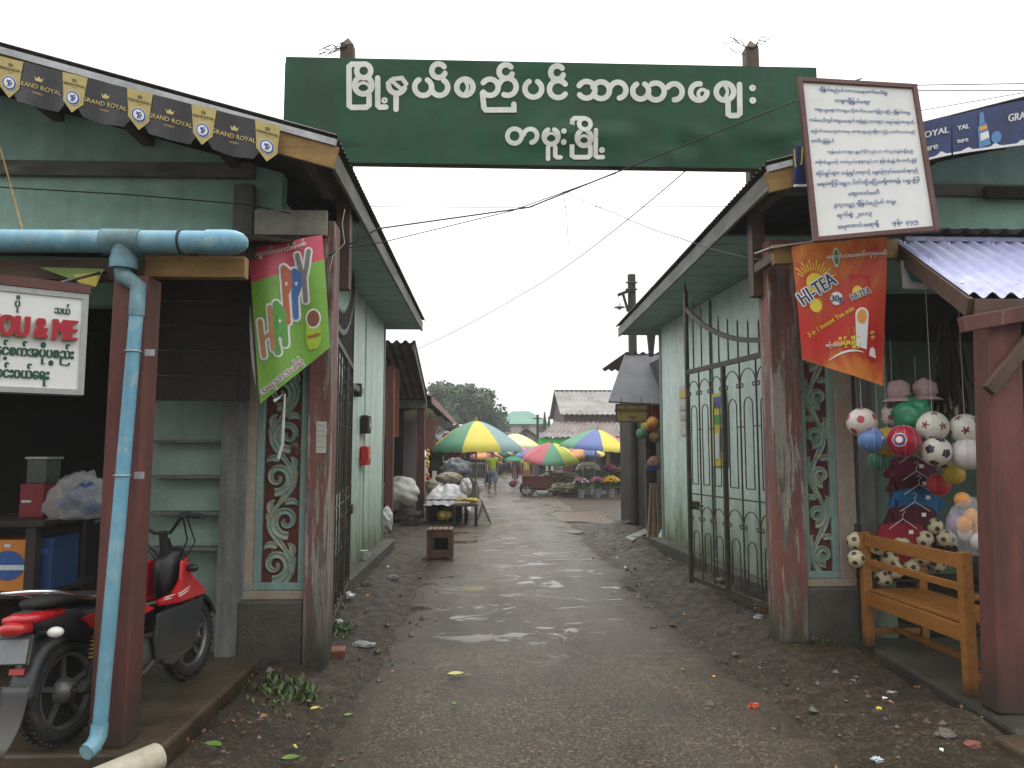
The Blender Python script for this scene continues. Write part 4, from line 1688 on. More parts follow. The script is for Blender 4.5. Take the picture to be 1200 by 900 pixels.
hset(disc(210, 290, 46, 26), M_yel, 0.004, 'sun_print')
rays = MB()
vv, ff = [], []
for k in range(15):
    a = R(-150 + 140 * k / 14)
    r0, r1 = 58, 92 + 18 * (k % 2)
    b0 = len(vv)
    for (rr, ww) in ((r0, 2.0), (r1, 2.6)):
        vv += [(205 + rr * math.cos(a) - ww * math.sin(a), 290 + rr * math.sin(a) + ww * math.cos(a), 0), (205 + rr * math.cos(a) + ww * math.sin(a), 290 + rr * math.sin(a) - ww * math.cos(a), 0)]
    ff.append((b0, b0 + 1, b0 + 3, b0 + 2))
hset((vv, ff), M_yel, 0.005, 'sun_rays')
hset(disc(205, 395, 32, 20), M_yel, 0.004, 'sun_glow')
tx = htext('HI-TEA', 92, 214, 322, -31, bold=2.4, sx=0.74)
hset(halo(tx, 6), M_whitep, 0.0065, 'letter_outline')
hset(tx, M_navyp, 0.0105, 'lettering')
hset(disc(312, 362, 31, 24), M_whitep, 0.006, 'price_badge')
hset(htext('30g', 42, 312, 364, 0, bold=1.2), M_navyp, 0.0085, 'badge_lettering')
hset(htext('3 in 1 Instant Tea mix', 31, 272, 472, -28, bold=0.6), M_yel, 0.006, 'slogan')
hset(htext('မင်္ဂလာ', 24, 288, 578, -3, bold=0.8), M_whitep, 0.006, 'script_lettering')
hset(htext('လိမ့်မြို့', 40, 345, 568, -3, bold=1.6), M_yel, 0.006, 'yellow_script')
hset(htext('ေရႊဇင်ယောဖက်ကုမ္ပဏီ', 26, 412, 160, -3, bold=0.8), M_whitep, 0.006, 'company_lettering')
hset(disc(320, 168, 15, 20, 46), M_whitep, 0.006, 'emblem_ring')
hset(disc(320, 168, 11, 20, 38), M_greenp, 0.0085, 'emblem')
hset(ribbon([(255 + 190 * q, 650 - 45 * math.sin(q * 2.2) + 0 * q) for q in [i / 14 for i in range(15)]], [2 + 8 * math.sin(PI * i / 14) for i in range(15)]), M_whitep, 0.006, 'swoosh')
# the drawn packet
hset(([(378, 250, 0), (472, 262, 0), (470, 610, 0), (376, 590, 0)], [(0, 1, 2, 3)]), M_redp, 0.0045, 'packet')
hset(disc(412, 335, 24, 18, 30), M_yel, 0.007, 'packet_sun')
tx = htext('HI-TEA', 42, 425, 345, -22, bold=1.3, sx=0.75)
hset(halo(tx, 3, 6), M_whitep, 0.009, 'packet_outline')
hset(tx, M_navyp, 0.0125, 'packet_lettering')
hset(([(400, 440, 0)] + [(433 - 33 * math.cos(R(a)), 440 - 34 * math.sin(R(a)), 0) for a in range(15, 166, 15)] + [(466, 440, 0), (458, 600, 0), (404, 585, 0)], [tuple(range(15))]), M_whitep, 0.007, 'drawn_glass')
hset(disc(433, 447, 23, 20, 32), M_orp, 0.0095, 'drawn_tea')
hset(([(465, 470, 0), (516, 478, 0), (514, 655, 0), (463, 640, 0)], [(0, 1, 2, 3)]), M_redp, 0.007, 'sachet')
hset(disc(488, 533, 15, 16, 20), M_orp, 0.0095, 'sachet_sun')
hset(htext('HI-TEA', 17, 489, 533, -15, bold=0.7, sx=0.8), M_navyp, 0.0115, 'sachet_lettering')
hset(([(474, 600, 0), (488, 588, 0), (502, 600, 0), (508, 640, 0), (472, 628, 0)], [(0, 1, 2, 3, 4)]), M_whitep, 0.0095, 'sachet_cup')
g = MB()
g.tube([c4[0] + Vector((-0.03, -0.01, 0.02)), c4[0].lerp(c4[1], 0.5) + Vector((0, -0.005, 0.005)), c4[1] + Vector((0.03, 0, 0.02))], 0.004, 6)
g.build('cord', M_wire, t)

# HAPPY banner
M_happy = plain('lime green vinyl', (0.19, 0.42, 0.045), 0.45, 0.2, bscale=5, var=0.2)
M_pink = plain('pink vinyl', (0.62, 0.07, 0.12), 0.45, 0.1)
t = thing('advertising_banner', 'green banner with multicoloured HAPPY bubble letters under a pink strip', 'banner', (-1.5, 5.2, 1.9))
d4 = [at(291, 292, 5.1), at(378, 275, 5.28), at(387, 407, 5.28), at(305, 473, 5.1)]
ps = quad_surface(*d4, sag=lambda u, v: 0.016 * math.sin(u * 10 - v * 1.5) + 0.012 * math.sin(v * 5))
pscale = 5.0


def hp(cx, cy):                       # crop units (1200 px over 240) to u, v
    x, y = 270 + cx / pscale, 240 + cy / pscale
    # invert the bilinear quad by a few Newton steps in picture space
    q = [(291, 292), (378, 275), (387, 407), (305, 473)]
    u, v = 0.5, 0.5
    for _ in range(12):
        X = q[0][0] * (1 - u) * (1 - v) + q[1][0] * u * (1 - v) + q[2][0] * u * v + q[3][0] * (1 - u) * v - x
        Y = q[0][1] * (1 - u) * (1 - v) + q[1][1] * u * (1 - v) + q[2][1] * u * v + q[3][1] * (1 - u) * v - y
        a = (q[1][0] - q[0][0]) * (1 - v) + (q[2][0] - q[3][0]) * v
        b = (q[3][0] - q[0][0]) * (1 - u) + (q[2][0] - q[1][0]) * u
        c_ = (q[1][1] - q[0][1]) * (1 - v) + (q[2][1] - q[3][1]) * v
        d_ = (q[3][1] - q[0][1]) * (1 - u) + (q[2][1] - q[1][1]) * u
        D = a * d_ - b * c_
        u -= (d_ * X - b * Y) / D
        v -= (-c_ * X + a * Y) / D
    return u, v


def pset(tt, m, off, name):
    g = MB()
    g.flat([(*hp(x, y), z) for x, y, z in tt[0]], tt[1], ps, off)
    g.build(name, m, t, fixn=False)


g = MB()
g.grid(lambda u, v: ps(u, 0.225 + 0.775 * v)[0], 36, 40)
g.build('cloth', M_happy, t, fixn=False)
g = MB()
g.grid(lambda u, v: ps(u, 0.225 * v)[0], 36, 12)
g.build('pink_strip', M_pink, t, fixn=False)
M_letcols = [plain('letter ' + n, c, 0.5, 0.0, var=0.08) for n, c in (('tan', (0.50, 0.24, 0.10)), ('green', (0.10, 0.36, 0.05)), ('orange red', (0.50, 0.12, 0.04)), ('blue', (0.06, 0.16, 0.42)), ('grey', (0.20, 0.20, 0.20)))]
letters = [
    (0, [[(172, 690), (196, 890)], [(190, 790), (234, 762)], [(226, 610), (248, 850)]]),
    (1, [[(262, 610), (258, 800), (275, 870)], [(262, 590), (300, 630), (312, 700), (318, 820)], [(268, 760), (305, 765)], [(285, 660), (288, 720)]]),
    (2, [[(308, 380), (318, 520), (332, 690)], [(308, 375), (335, 400), (340, 470), (325, 520)], [(322, 410), (324, 500)]]),
    (3, [[(370, 395), (372, 520), (380, 660)], [(370, 395), (392, 415), (396, 480), (380, 530)], [(382, 420), (382, 500)]]),
    (4, [[(386, 300), (404, 380), (424, 440)], [(452, 280), (440, 370), (426, 440), (436, 570)]])]
for ci, sts in letters:
    for wd_, m_, off_, nm_ in ((62 - 12 * (ci in (0, 4)), M_whitep, 0.0045 + 0.0002 * ci, 'letter_outline'), (36 - 10 * (ci in (0, 4)), M_letcols[ci], 0.0095 + 0.0002 * ci, 'lettering')):
        vv, ff = [], []
        for k, pth in enumerate(sts):
            r_ = ribbon(pth, wd_)
            b0 = len(vv)
            vv += [(x, y, 0.0006 * k) for x, y, z in r_[0]]
            ff += [tuple(b0 + i for i in f) for f in r_[1]]
            for j, q_ in enumerate((pth[0], pth[-1])):
                r_ = disc(q_[0], q_[1], wd_ / 2, 16)
                b0 = len(vv)
                vv += [(x, y, 0.0006 * k + 0.0002 + 0.0001 * j) for x, y, z in r_[0]]
                ff += [tuple(b0 + i for i in f) for f in r_[1]]
        pset((vv, ff), m_, off_, nm_)
    cx_, cy_ = {0: (228, 700), 1: (284, 690), 2: (322, 470), 3: (380, 468), 4: (428, 330)}[ci]
    if 0 < ci < 4: pset(disc(cx_, cy_, 7, 12, 12), M_whitep, 0.0135, 'letter_counter')


def ptext(s_, size, cx, cy, rot, **k):
    q = text2d(s_, size, **k)
    c_, s2 = math.cos(R(rot)), math.sin(R(rot))
    return [(cx + c_ * x + s2 * y, cy + s2 * x - c_ * y, z) for x, y, z in q[0]], q[1]


pset(ptext('ေရွှလမ်းေကာ်ဖီမစ်', 42, 282, 268, -13, bold=1.2), M_whitep, 0.005, 'script_lettering')
tx = ptext('အရသာအဆိမ့်', 50, 300, 1010, -38, bold=1.5)
pset(halo(tx, 5, 6), M_whitep, 0.005, 'script_outline')
pset(tx, M_brnp, 0.0085, 'script_lettering')
pset(disc(482, 672, 46, 22, 58), M_whitep, 0.0045, 'cup_rim')
pset(disc(482, 672, 36, 22, 46), M_brnp, 0.007, 'drawn_coffee')
M_lime = plain('lime print', (0.42, 0.60, 0.04), 0.5, 0.0)
pset(([(440, 700, 0), (525, 690, 0), (530, 800, 0), (505, 845, 0), (460, 852, 0), (440, 810, 0)], [tuple(range(6))]), M_lime, 0.0055, 'drawn_cup')
pset(ptext('HAPPY', 26, 488, 772, -12, bold=1.0), M_redp, 0.0085, 'cup_lettering')
# folded left edge showing the white back
g = MB()
M_vback = plain('white vinyl back', (0.62, 0.63, 0.62), 0.5)
g.grid(lambda u, v: ps(-0.03 - 0.05 * u * (0.4 + 0.6 * math.sin(v * 3)), 0.36 + 0.5 * v)[0] + Vector((0, 0.02 * u, 0)), 4, 20)
g.build('folded_edge', M_vback, t, fixn=False)
g = MB()
g.tube([at(321, 470, 5.15), at(333, 462, 5.15), at(331, 520, 5.2), at(326, 538, 5.2)], 0.012, 6)
g.build('hanging_strip', M_vback, t)


# ------------------------------------------------------------------ pennants on the front gable
M_blackcloth = plain('black glossy vinyl', (0.016, 0.014, 0.018), 0.35, 0.15, bscale=6)
M_goldcloth = plain('gold vinyl', (0.50, 0.39, 0.13), 0.4, 0.15, bscale=6)
M_goldp = plain('gold print', (0.62, 0.47, 0.16), 0.45, 0.0, var=0.05)
M_bluep = plain('royal blue print', (0.02, 0.06, 0.28), 0.5, 0.0, var=0.05)
M_navycloth = plain('deep blue vinyl', (0.012, 0.022, 0.085), 0.4, 0.15, bscale=5, col2=(0.02, 0.05, 0.20), scale=1.5)
t = thing('pennant_string', 'string of alternating black and gold GRAND ROYAL pennants along the gable edge', 'pennants', (-2.2, 4.8, 3.6))
PY = 4.795
p0, p1 = at(0, 66, PY), at(330, 148, PY)
ud = (p1 - p0)
px_m = 330 / ud.length
ud.normalize()


def pen_fn(u, v):
    q = p0 + ud * u + Vector((0, 0, 1)) * (-v)
    q.y += 0.010 * math.sin(u * 21) * (0.3 + v * 3) - 0.015 * v
    return q, Vector((0, -1, 0))


mpp = PY / FPX


def pennant(cx, gold, skew=0.0):
    u0 = cx / px_m
    g = MB()
    if gold:
        wt, wb, h = 0.086, 0.070, 0.265
        out = [(-wt, 0), (wt, 0), (wb, h * 0.72), (0.0, h), (-wb, h * 0.72)]
    else:
        wt, h = 0.184, 0.285
        out = [(-wt, 0), (wt, 0), (wt - 0.012, h * 0.78), (wt - 0.045, h * 0.96), (0, h), (-wt + 0.04, h * 0.96), (-wt + 0.012, h * 0.80)]
    n = 10
    # subdivide into a fan of strips so it follows the folds
    top = [(-wt + 2 * wt * i / n, 0) for i in range(n + 1)]

    def low(x):
        pts = sorted(out[2:], key=lambda q: q[0])
        if x <= pts[0][0]: return pts[0][1] * max(0, 1 - (pts[0][0] - x) / (pts[0][0] + wt + 1e-6)) if pts[0][0] > -wt else pts[0][1]
        if x >= pts[-1][0]: return pts[-1][1] * max(0, 1 - (x - pts[-1][0]) / (wt - pts[-1][0] + 1e-6))
        for a, b in zip(pts, pts[1:]):
            if a[0] <= x <= b[0]: return a[1] + (b[1] - a[1]) * (x - a[0]) / (b[0] - a[0] + 1e-9)
    vs, fs = [], []
    m = 5
    for j in range(m + 1):
        for i in range(n + 1):
            # taper the sides toward the foot
            k = j / m
            xt = -1 + 2 * i / n
            wk = wt + ((wb if gold else wt - 0.012) - wt) * min(1, k / 0.78)
            x = xt * wk
            lo = low(max(-wk, min(wk, x * 0.999)))
            vs.append((u0 + x, lo * k if abs(xt) < 0.999 else out[2][1] * k, 0))
    fs = [(j * (n + 1) + i, j * (n + 1) + i + 1, (j + 1) * (n + 1) + i + 1, (j + 1) * (n + 1) + i) for j in range(m) for i in range(n)]
    base = 0.004 if gold else 0.0
    g.flat(vs, fs, pen_fn, base)
    pn = g.build('pennant', M_goldcloth if gold else M_blackcloth, t, fixn=False)

    def put(tt, m, off, nm):
        g = MB()
        g.flat([(u0 + x, v, z) for x, v, z in tt[0]], tt[1], pen_fn, base + off)
        o = g.build(nm, m, pn, fixn=False)

    def tx(s_, size, y, **k):
        q = text2d(s_, size, **k)
        return [(x, y - b, z) for x, b, z in q[0]], q[1]
    if gold:
        put(tx('GRAND ROYAL', 0.021, 0.072, bold=0.0006), M_black, 0.003, 'lettering')
        put(tx('WHISKY', 0.008, 0.092), M_black, 0.003, 'small_lettering')
        put(ribbon([(-0.014, 0.035), (-0.010, 0.05), (0.010, 0.05), (0.014, 0.035), (0.006, 0.042), (0, 0.03), (-0.006, 0.042)], 0.004, closed=True), M_black, 0.003, 'crown_print')
        put(disc(0, 0.165, 0.050, 28), M_whitep, 0.003, 'crest_edge')
        put(disc(0, 0.165, 0.046, 28), M_bluep, 0.0045, 'crest_ring')
        put(disc(0, 0.165, 0.036, 24), M_whitep, 0.006, 'crest_disc')
        lion = [[(-0.008, 0.187), (-0.003, 0.176), (0.0, 0.165), (0.003, 0.150)], [(0.003, 0.150), (0.012, 0.146)], [(0.0, 0.165), (-0.013, 0.158)], [(0.001, 0.160), (-0.012, 0.149)], [(-0.003, 0.176), (0.009, 0.186)], [(0.001, 0.168), (0.014, 0.172), (0.017, 0.158)]]
        vv, ff = [], []
        for k, pth in enumerate(lion):
            r_ = ribbon(pth, 0.008)
            b0 = len(vv)
            vv += [(x, y, 0.0003 * k) for x, y, z in r_[0]]
            ff += [tuple(b0 + i for i in f) for f in r_[1]]
        put((vv, ff), M_bluep, 0.0075, 'crest_lion')
    else:
        put(tx('GRAND ROYAL', 0.043, 0.150, bold=0.001), M_goldp, 0.003, 'lettering')
        put(tx('WHISKY', 0.018, 0.192), M_goldp, 0.003, 'small_lettering')
        cr = [(-0.030, 0.078), (-0.020, 0.108), (0.020, 0.108), (0.030, 0.078), (0.014, 0.092), (0.0, 0.072), (-0.014, 0.092)]
        put(([(x, y, 0) for x, y in cr], [(0, 1, 6), (1, 2, 4), (2, 3, 4), (1, 4, 6), (4, 5, 6)]), M_goldp, 0.003, 'crown_print')


for cx in (-75, 13, 88, 164, 239, 314): pennant(cx, True)
for cx in (-31, 47, 124, 200, 275): pennant(cx, False)

# blue banners on the other gable
def blue_banner(label, corners, texts, full=True):
    t = thing('gable_banner', label, 'banner', corners[3], 0, 'blue banners along the gable')
    f = quad_surface(*corners, sag=lambda u, v: 0.012 * math.sin(u * 8 + v))
    g = MB()
    g.grid(lambda u, v: f(u, v)[0], 24, 8)
    g.build('cloth', M_navycloth, t, fixn=False)
    asp = (Vector(corners[1]) - Vector(corners[0])).length / (Vector(corners[3]) - Vector(corners[0])).length

    def put(tt, m, off, nm):
        g = MB()
        g.flat(tt[0], tt[1], f, off)
        g.build(nm, m, t, fixn=False)
    n = 48
    vs = []
    for i in range(n + 1):
        u = i / n
        w = 0.055 + 0.10 * max(0, 1 - abs(((u * asp) % 0.75) - 0.375) / 0.16) ** 1.6 if full else 0.06
        vs += [(u, 1.0, 0), (u, 1.0 - w, 0)]
    put((vs, [(2 * i, 2 * i + 2, 2 * i + 3, 2 * i + 1) for i in range(n)]), M_whitep, 0.004, 'white_border')
    for (s_, sz, u, v, m, b_) in texts:
        q = text2d(s_, sz, bold=b_ * sz)
        put(([(u + x / asp, v - y, z) for x, y, z in q[0]], q[1]), m, 0.005, 'lettering')
    return t, f, put, asp


def strip(px0, px1, Y, top0, top1, h0, h1):
    return [at(px0, top0, Y), at(px1, top1, Y), at(px1, top1 + h1, Y), at(px0, top0 + h0, Y)]


BY = 5.17
t1, f1, put1, asp1 = blue_banner('short blue banner half hidden by the white notice board', strip(1010, 1114, BY, 156, 136, 50, 46), [('GRAND ROYAL', 0.22, 0.60, 0.36, M_whitep, 0.03), ('Signature', 0.23, 0.64, 0.70, M_whitep, 0.02)])
t2, f2, put2, asp2 = blue_banner('long blue banner with a drawn bottle, running up the gable', strip(1115.5, 1330, BY, 136, 88, 46, 62),
                                 [('GRAND ROYAL', 0.24, 0.47, 0.36, M_whitep, 0.03), ('Signature', 0.26, 0.49, 0.72, M_whitep, 0.02), ('YAL', 0.17, 0.055, 0.36, M_whitep, 0.03), ('ture', 0.17, 0.05, 0.68, M_whitep, 0.02)])
M_bottleb = plain('bottle blue', (0.10, 0.25, 0.5), 0.4, 0.0)
bw = lambda pts: ([(0.16 + x / asp2, y, 0) for x, y in pts], [tuple(range(len(pts)))])
put2(bw([(-0.14, 0.42), (0.10, 0.36), (0.22, 0.88), (-0.10, 0.94)]), M_bottleb, 0.004, 'bottle_body')
put2(bw([(-0.09, 0.10), (0.01, 0.08), (0.05, 0.36), (-0.10, 0.40)]), M_bottleb, 0.0045, 'bottle_neck')
put2(bw([(-0.10, 0.44), (0.09, 0.40), (0.11, 0.50), (-0.09, 0.54)]), M_orp, 0.006, 'bottle_label')
put2(bw([(-0.08, 0.60), (0.14, 0.56), (0.17, 0.72), (-0.06, 0.78)]), M_whitep, 0.006, 'bottle_label')
put2(disc(0.235, 0.74, 0.14 / asp2, 18, 0.14), M_bottleb, 0.005, 'bottle_cap')
t3, f3, put3, asp3 = blue_banner('sliver of dark banner with a yellow corner at the eave behind the notice board', strip(929, 962, BY, 174, 166, 46, 50), [], False)
put3(([(0.02, 0.05, 0), (0.35, 0.03, 0), (0.32, 0.45, 0), (0.05, 0.5, 0)], [(0, 1, 2, 3)]), M_yel, 0.004, 'yellow_corner')

# ------------------------------------------------------------------ notice board
t = thing('notice_board', 'tilted white notice board in a maroon frame, covered in blue handwriting', 'notice board', (2.6, 5.0, 3.0))
n4 = [at(937, 94, 5.12), at(1071, 102, 5.12), at(1097, 268, 4.95), at(956, 281, 4.95)]
nf = quad_surface(*n4)
g = MB()
ny = nf(0.5, 0.5)[1]
g.prism([(0.01, 0.01), (0.99, 0.01), (0.99, 0.99), (0.01, 0.99)], lambda u, v, d: nf(u, v)[0] - ny * d, 0.02)
g.build('canvas', M_paper, t)
for e in ((0, 1), (1, 2), (2, 3), (3, 0)):
    g = MB()
    a, b = n4[e[0]], n4[e[1]]
    d = (b - a).normalized() * 0.0175
    vert = e in ((1, 2), (3, 0))
    g.beam(a - d if vert else a + d * 1.02, b + d if vert else b - d * 1.02, 0.035, 0.035, ny)
    g.build('frame', M_maroon_wood, t, bevel=0.003)
M_ink = plain('blue ink', (0.03, 0.09, 0.30), 0.6, 0.0, var=0.1)
lines = [(0.46, 0.055, 0.62, 'မြို့နယ်စည်ပင်သာယာေရးေကာ်မတီရုံး'), (0.44, 0.125, 0.32, 'တမူးမြို့နယ်ေစျး'), (0.52, 0.19, 0.86, 'ေစျးသူေစျးသားများသို့အသိေပးေကြညာခြင်း မြို့နယ်ေစျး'),
         (0.50, 0.26, 0.94, 'လမ်းေပါ်တွင်ေစျးမေရာင်းရန်နှင့်ကားများ မရပ်ရန်အတွက်'), (0.50, 0.33, 0.93, 'စည်ပင်သာယာဥပေဒအရ အေရးယူမည်ဖြစ်ေကြာင်းသတိေပးပါသည်'), (0.14, 0.395, 0.20, 'သတိပြုရန်ပါ'),
         (0.54, 0.465, 0.76, 'ကုန်တင်ကားများ နံနက်ပိုင်းတွင်သာ ဝင်ထွက်ခွင့်ပြုသည်'), (0.49, 0.53, 0.90, 'အမှိုက်များကို သတ်မှတ်ေနရာတွင်သာ စွန့်ပစ်ရန် မီးသတိပြုပါ'), (0.49, 0.60, 0.90, 'ဆိုင်ရှင်များ သန့်ရှင်းေရးကို ေန့စဉ်လုပ်ေဆာင်ရမည်'), (0.49, 0.665, 0.90, 'ေရေမြာင်းများ ပိတ်ဆို့ခြင်းမရှိေစရန် ဂရုပြုပါ'),
         (0.44, 0.735, 0.27, 'ေစျးေကာ်မတီ'), (0.44, 0.80, 0.54, 'ဥက္ကဋ္ဌ မြို့နယ်စည်ပင် တမူး'), (0.34, 0.865, 0.30, 'ရက်စွဲ ၂၀၁၃'), (0.36, 0.935, 0.36, 'အမှုေဆာင်အရာရှိ'), (0.75, 0.94, 0.22, 'ဖုန်း ၃၄၅')]
W_, H_ = (n4[1] - n4[0]).length, (n4[3] - n4[0]).length
g = MB()
for (cx, cy, w, s_) in lines:
    q = text2d(s_, 0.030)
    xs_ = [p[0] for p in q[0]]
    k = w * W_ * 0.96 / (max(xs_) - min(xs_))
    xm = (max(xs_) + min(xs_)) / 2
    b2 = []
    f2 = []
    for i, dd in enumerate((-0.0005, 0.0005)):
        o_ = len(b2)
        b2 += [(cx + ((x - xm) * k + dd) / W_, cy - y * min(1.25, max(0.8, k)) / H_ + 0.002 * math.sin(x * 40), z + i * 0.0009) for x, y, z in q[0]]
        f2 += [tuple(o_ + j for j in f) for f in q[1]]
    g.flat(b2, f2, nf, 0.003)
g.build('handwriting', M_ink, t, fixn=False)
g = MB()
for u in (0.5,):
    g.beam(nf(u, 0.2)[0] - ny * 0.04, Vector((nf(u, 0.2)[0].x, 5.6, nf(u, 0.2)[0].z + 0.1)), 0.03, 0.03)
g.build('stay', M_wood_d, t)


# ------------------------------------------------------------------ right stall: awning, post, green board
M_lilac = mat('lilac coated sheet', (0.52, 0.53, 0.80), (0.62, 0.63, 0.84), scale=2, rough=0.4, bump=0.03, streak=((0.40, 0.38, 0.55), 0.3))
M_greenb = plain('green board', (0.03, 0.16, 0.10), 0.5)
t = thing('shop_awning', 'lilac corrugated awning over the bench, on a stout dark red post', 'awning', (4.2, 4.8, 0.12))
a, b = at(1047, 283, 5.55), at(1136, 348, 4.27)
g = MB()
corrugated(g, lambda s_, v, h: Vector((a.x + (b.x - a.x) * v - 0.06 * 0 + s_, a.y + (b.y - a.y) * v, a.z + (b.z - a.z) * v + h + 0.012)), 3.2, 4, 0.115, 0.019, 10)
g.build('awning_sheet', M_lilac, t)
g = MB()
for k in range(9):
    for v in (0.12, 0.5, 0.88):
        g.sphere((a.x + (b.x - a.x) * v + 0.03 + 0.345 * k, a.y + (b.y - a.y) * v, a.z + (b.z - a.z) * v + 0.033), 0.011, 8, 5)
g.build('roofing_nails', M_chrome, t)
g = MB()
g.beam(a + Vector((0.0, 0, -0.065)), b + Vector((0.0, 0, -0.065)), 0.03, 0.115)
g.build('side_board', M_wood_b, t, bevel=0.004)
g = MB()
g.span((b.x + 0.02, b.y - 0.012, b.z - 0.13), (b.x + 3.2, b.y + 0.02, b.z - 0.012))
g.build('front_board', M_wood_b, t, bevel=0.004)
g = MB()
p = at(1180, 835, 4.30)
pt = at(1169, 400, 4.30)
g.beam((p.x, 4.30, 0.12), (pt.x, 4.30, b.z - 0.135), 0.20, 0.15, (0, 1, 0))
g.build('post', M_redpost, t, bevel=0.012)
g = MB()
g.beam(at(1126, 381, 4.18), at(1290, 352, 4.18), 0.05, 0.09)
g.build('cross_beam', M_redpost, t, bevel=0.005)
g = MB()
g.beam(at(1158, 458, 4.18), at(1262, 330, 4.18), 0.045, 0.075)
g.build('brace', M_wood_b, t, bevel=0.005)
for x in (3.3, 4.3, 5.3):
    g = MB()
    g.beam((x, 4.45, b.z - 0.06), (x, 5.54, a.z - 0.06), 0.05, 0.07)
    g.build('rafter', M_wood_d, t)
g = MB()
q = at(1078, 290, 5.62)
g.span((q.x - 0.1, 5.62, q.z - 0.09), (q.x + 3.0, 5.645, q.z + 0.065))
g.build('green_fascia', M_greenb, t)
g = MB()
for (px, s_) in ((1096, 'ပိုင်'), (1200, 'အားကစားပစ္စည်း')):
    q2 = text2d(s_, 0.10, bold=0.002)
    c_ = at(px, 291, 5.617)
    g.add([(c_.x + x, 5.617 - z, c_.z + y) for x, y, z in q2[0]], q2[1])
g.build('fascia_lettering', M_whitep, t)
g = MB()
q = at(1062, 280, 5.5)
g.span((q.x, 5.5, q.z - 0.012), (q.x + 3.2, 5.52, q.z + 0.02))
g.build('pale_strip', M_lilac, t)
g = MB()
corrugated(g, lambda s_, v, h: Vector((q.x - 0.05 + s_, 5.42 + 0.6 * v, q.z + 0.045 + 0.16 * v + h)), 3.3, 2, 0.15, 0.022, 8)
g.build('upper_sheet', M_roof, t)

t = thing('banner_beam', 'ochre beam with metal flashing over the orange banner', 'beam', (2.5, 5.45, 2.9))
g = MB()
a2, b2 = at(905, 299, 5.42), at(1050, 292, 5.42)
g.beam(a2, b2, 0.06, 0.15)
g.build('beam', M_wood_y, t, bevel=0.004)
g = MB()
c_, d_ = at(901, 290, 5.36), at(1066, 263, 5.2)
g.add([c_, d_, d_ + Vector((0.02, 0.3, 0.04)), c_ + Vector((0.0, 0.3, 0.04)), c_ - Vector((0, 0, 0.008)), d_ - Vector((0, 0, 0.008)), d_ + Vector((0.02, 0.3, 0.032)), c_ + Vector((0.0, 0.3, 0.032))],
      [(0, 1, 2, 3), (4, 5, 6, 7), (0, 1, 5, 4), (1, 2, 6, 5), (2, 3, 7, 6), (3, 0, 4, 7)])
g.build('flashing', M_trim, t)
for x in (a2.x + 0.1, b2.x - 0.1):
    g = MB()
    g.beam((x, 5.45, a2.z + 0.04), (x, 6.0, a2.z + 0.04), 0.05, 0.07)
    g.build('bracket', M_wood_b, t)

# little card hanging under the awning
t = thing('price_card', 'white card with a red and blue print hanging under the lilac awning', 'card', at(1075, 330, 5.3))
g = MB()
cc = [at(1055, 305, 5.3), at(1092, 312, 5.3), at(1094, 339, 5.3), at(1058, 338, 5.3)]
g.add(cc, [(0, 1, 2, 3)])
g.build('card', M_white, t)
M_cyanp = plain('cyan print', (0.10, 0.35, 0.42), 0.5)
g = MB()
g.add([at(1060, 312, 5.296), at(1090, 318, 5.296), at(1088, 333, 5.296), at(1068, 330, 5.296)], [(0, 1, 2, 3)])
g.build('print', M_cyanp, t)
g = MB()
g.tube([at(1056, 305, 5.3), at(1056, 292, 5.35)], 0.002, 5)
g.build('string', M_wire, t)

# ------------------------------------------------------------------ the bench
t = thing('bench', 'orange varnished wooden bench with its slatted back to the street', 'bench', (3.15, 5.145, 0.12), R(90) - math.atan2(-0.02, 1.15))
TMb = TM[t.name]
x0, x1 = -0.585, 0.585                     # along the bench (street direction)
for x in (x0, x1):
    g = MB()
    g.box((x, 0.20, 0.43), (0.055, 0.07, 0.86))
    g.build('back_post', M_bench, t, True, bevel=0.004)
    g = MB()
    g.box((x, -0.24, 0.30), (0.055, 0.06, 0.60))
    g.build('leg', M_bench, t, True, bevel=0.004)
    g = MB()
    g.box((x, -0.02, 0.11), (0.035, 0.37, 0.045))
    g.build('side_stretcher', M_bench, t, True, bevel=0.003)
    g = MB()
    g.box((x, -0.03, 0.585), (0.05, 0.40, 0.03))
    g.build('armrest', M_bench, t, True, bevel=0.004)
for (z, h) in ((0.80, 0.09), (0.64, 0.045)):
    g = MB()
    g.box((0, 0.20, z), (x1 - x0 - 0.057, 0.03, h))
    g.build('back_rail', M_bench, t, True, bevel=0.004)
for y in (0.20, -0.24):
    g = MB()
    g.box((0, y, 0.36), (x1 - x0 - 0.057, 0.034, 0.10))
    g.build('seat_rail', M_bench, t, True, bevel=0.004)
g = MB()
for k in range(6):
    g.box((0, 0.15 - 0.072 * k, 0.422), (x1 - x0 + 0.02 if k < 5 and k > 0 else x1 - x0 - 0.06, 0.056, 0.02))
g.build('seat_slats', M_bench, t, True, bevel=0.003)
g = MB()
g.box((0, -0.02, 0.125), (x1 - x0 - 0.04, 0.035, 0.04))
g.build('long_stretcher', M_bench, t, True, bevel=0.003)

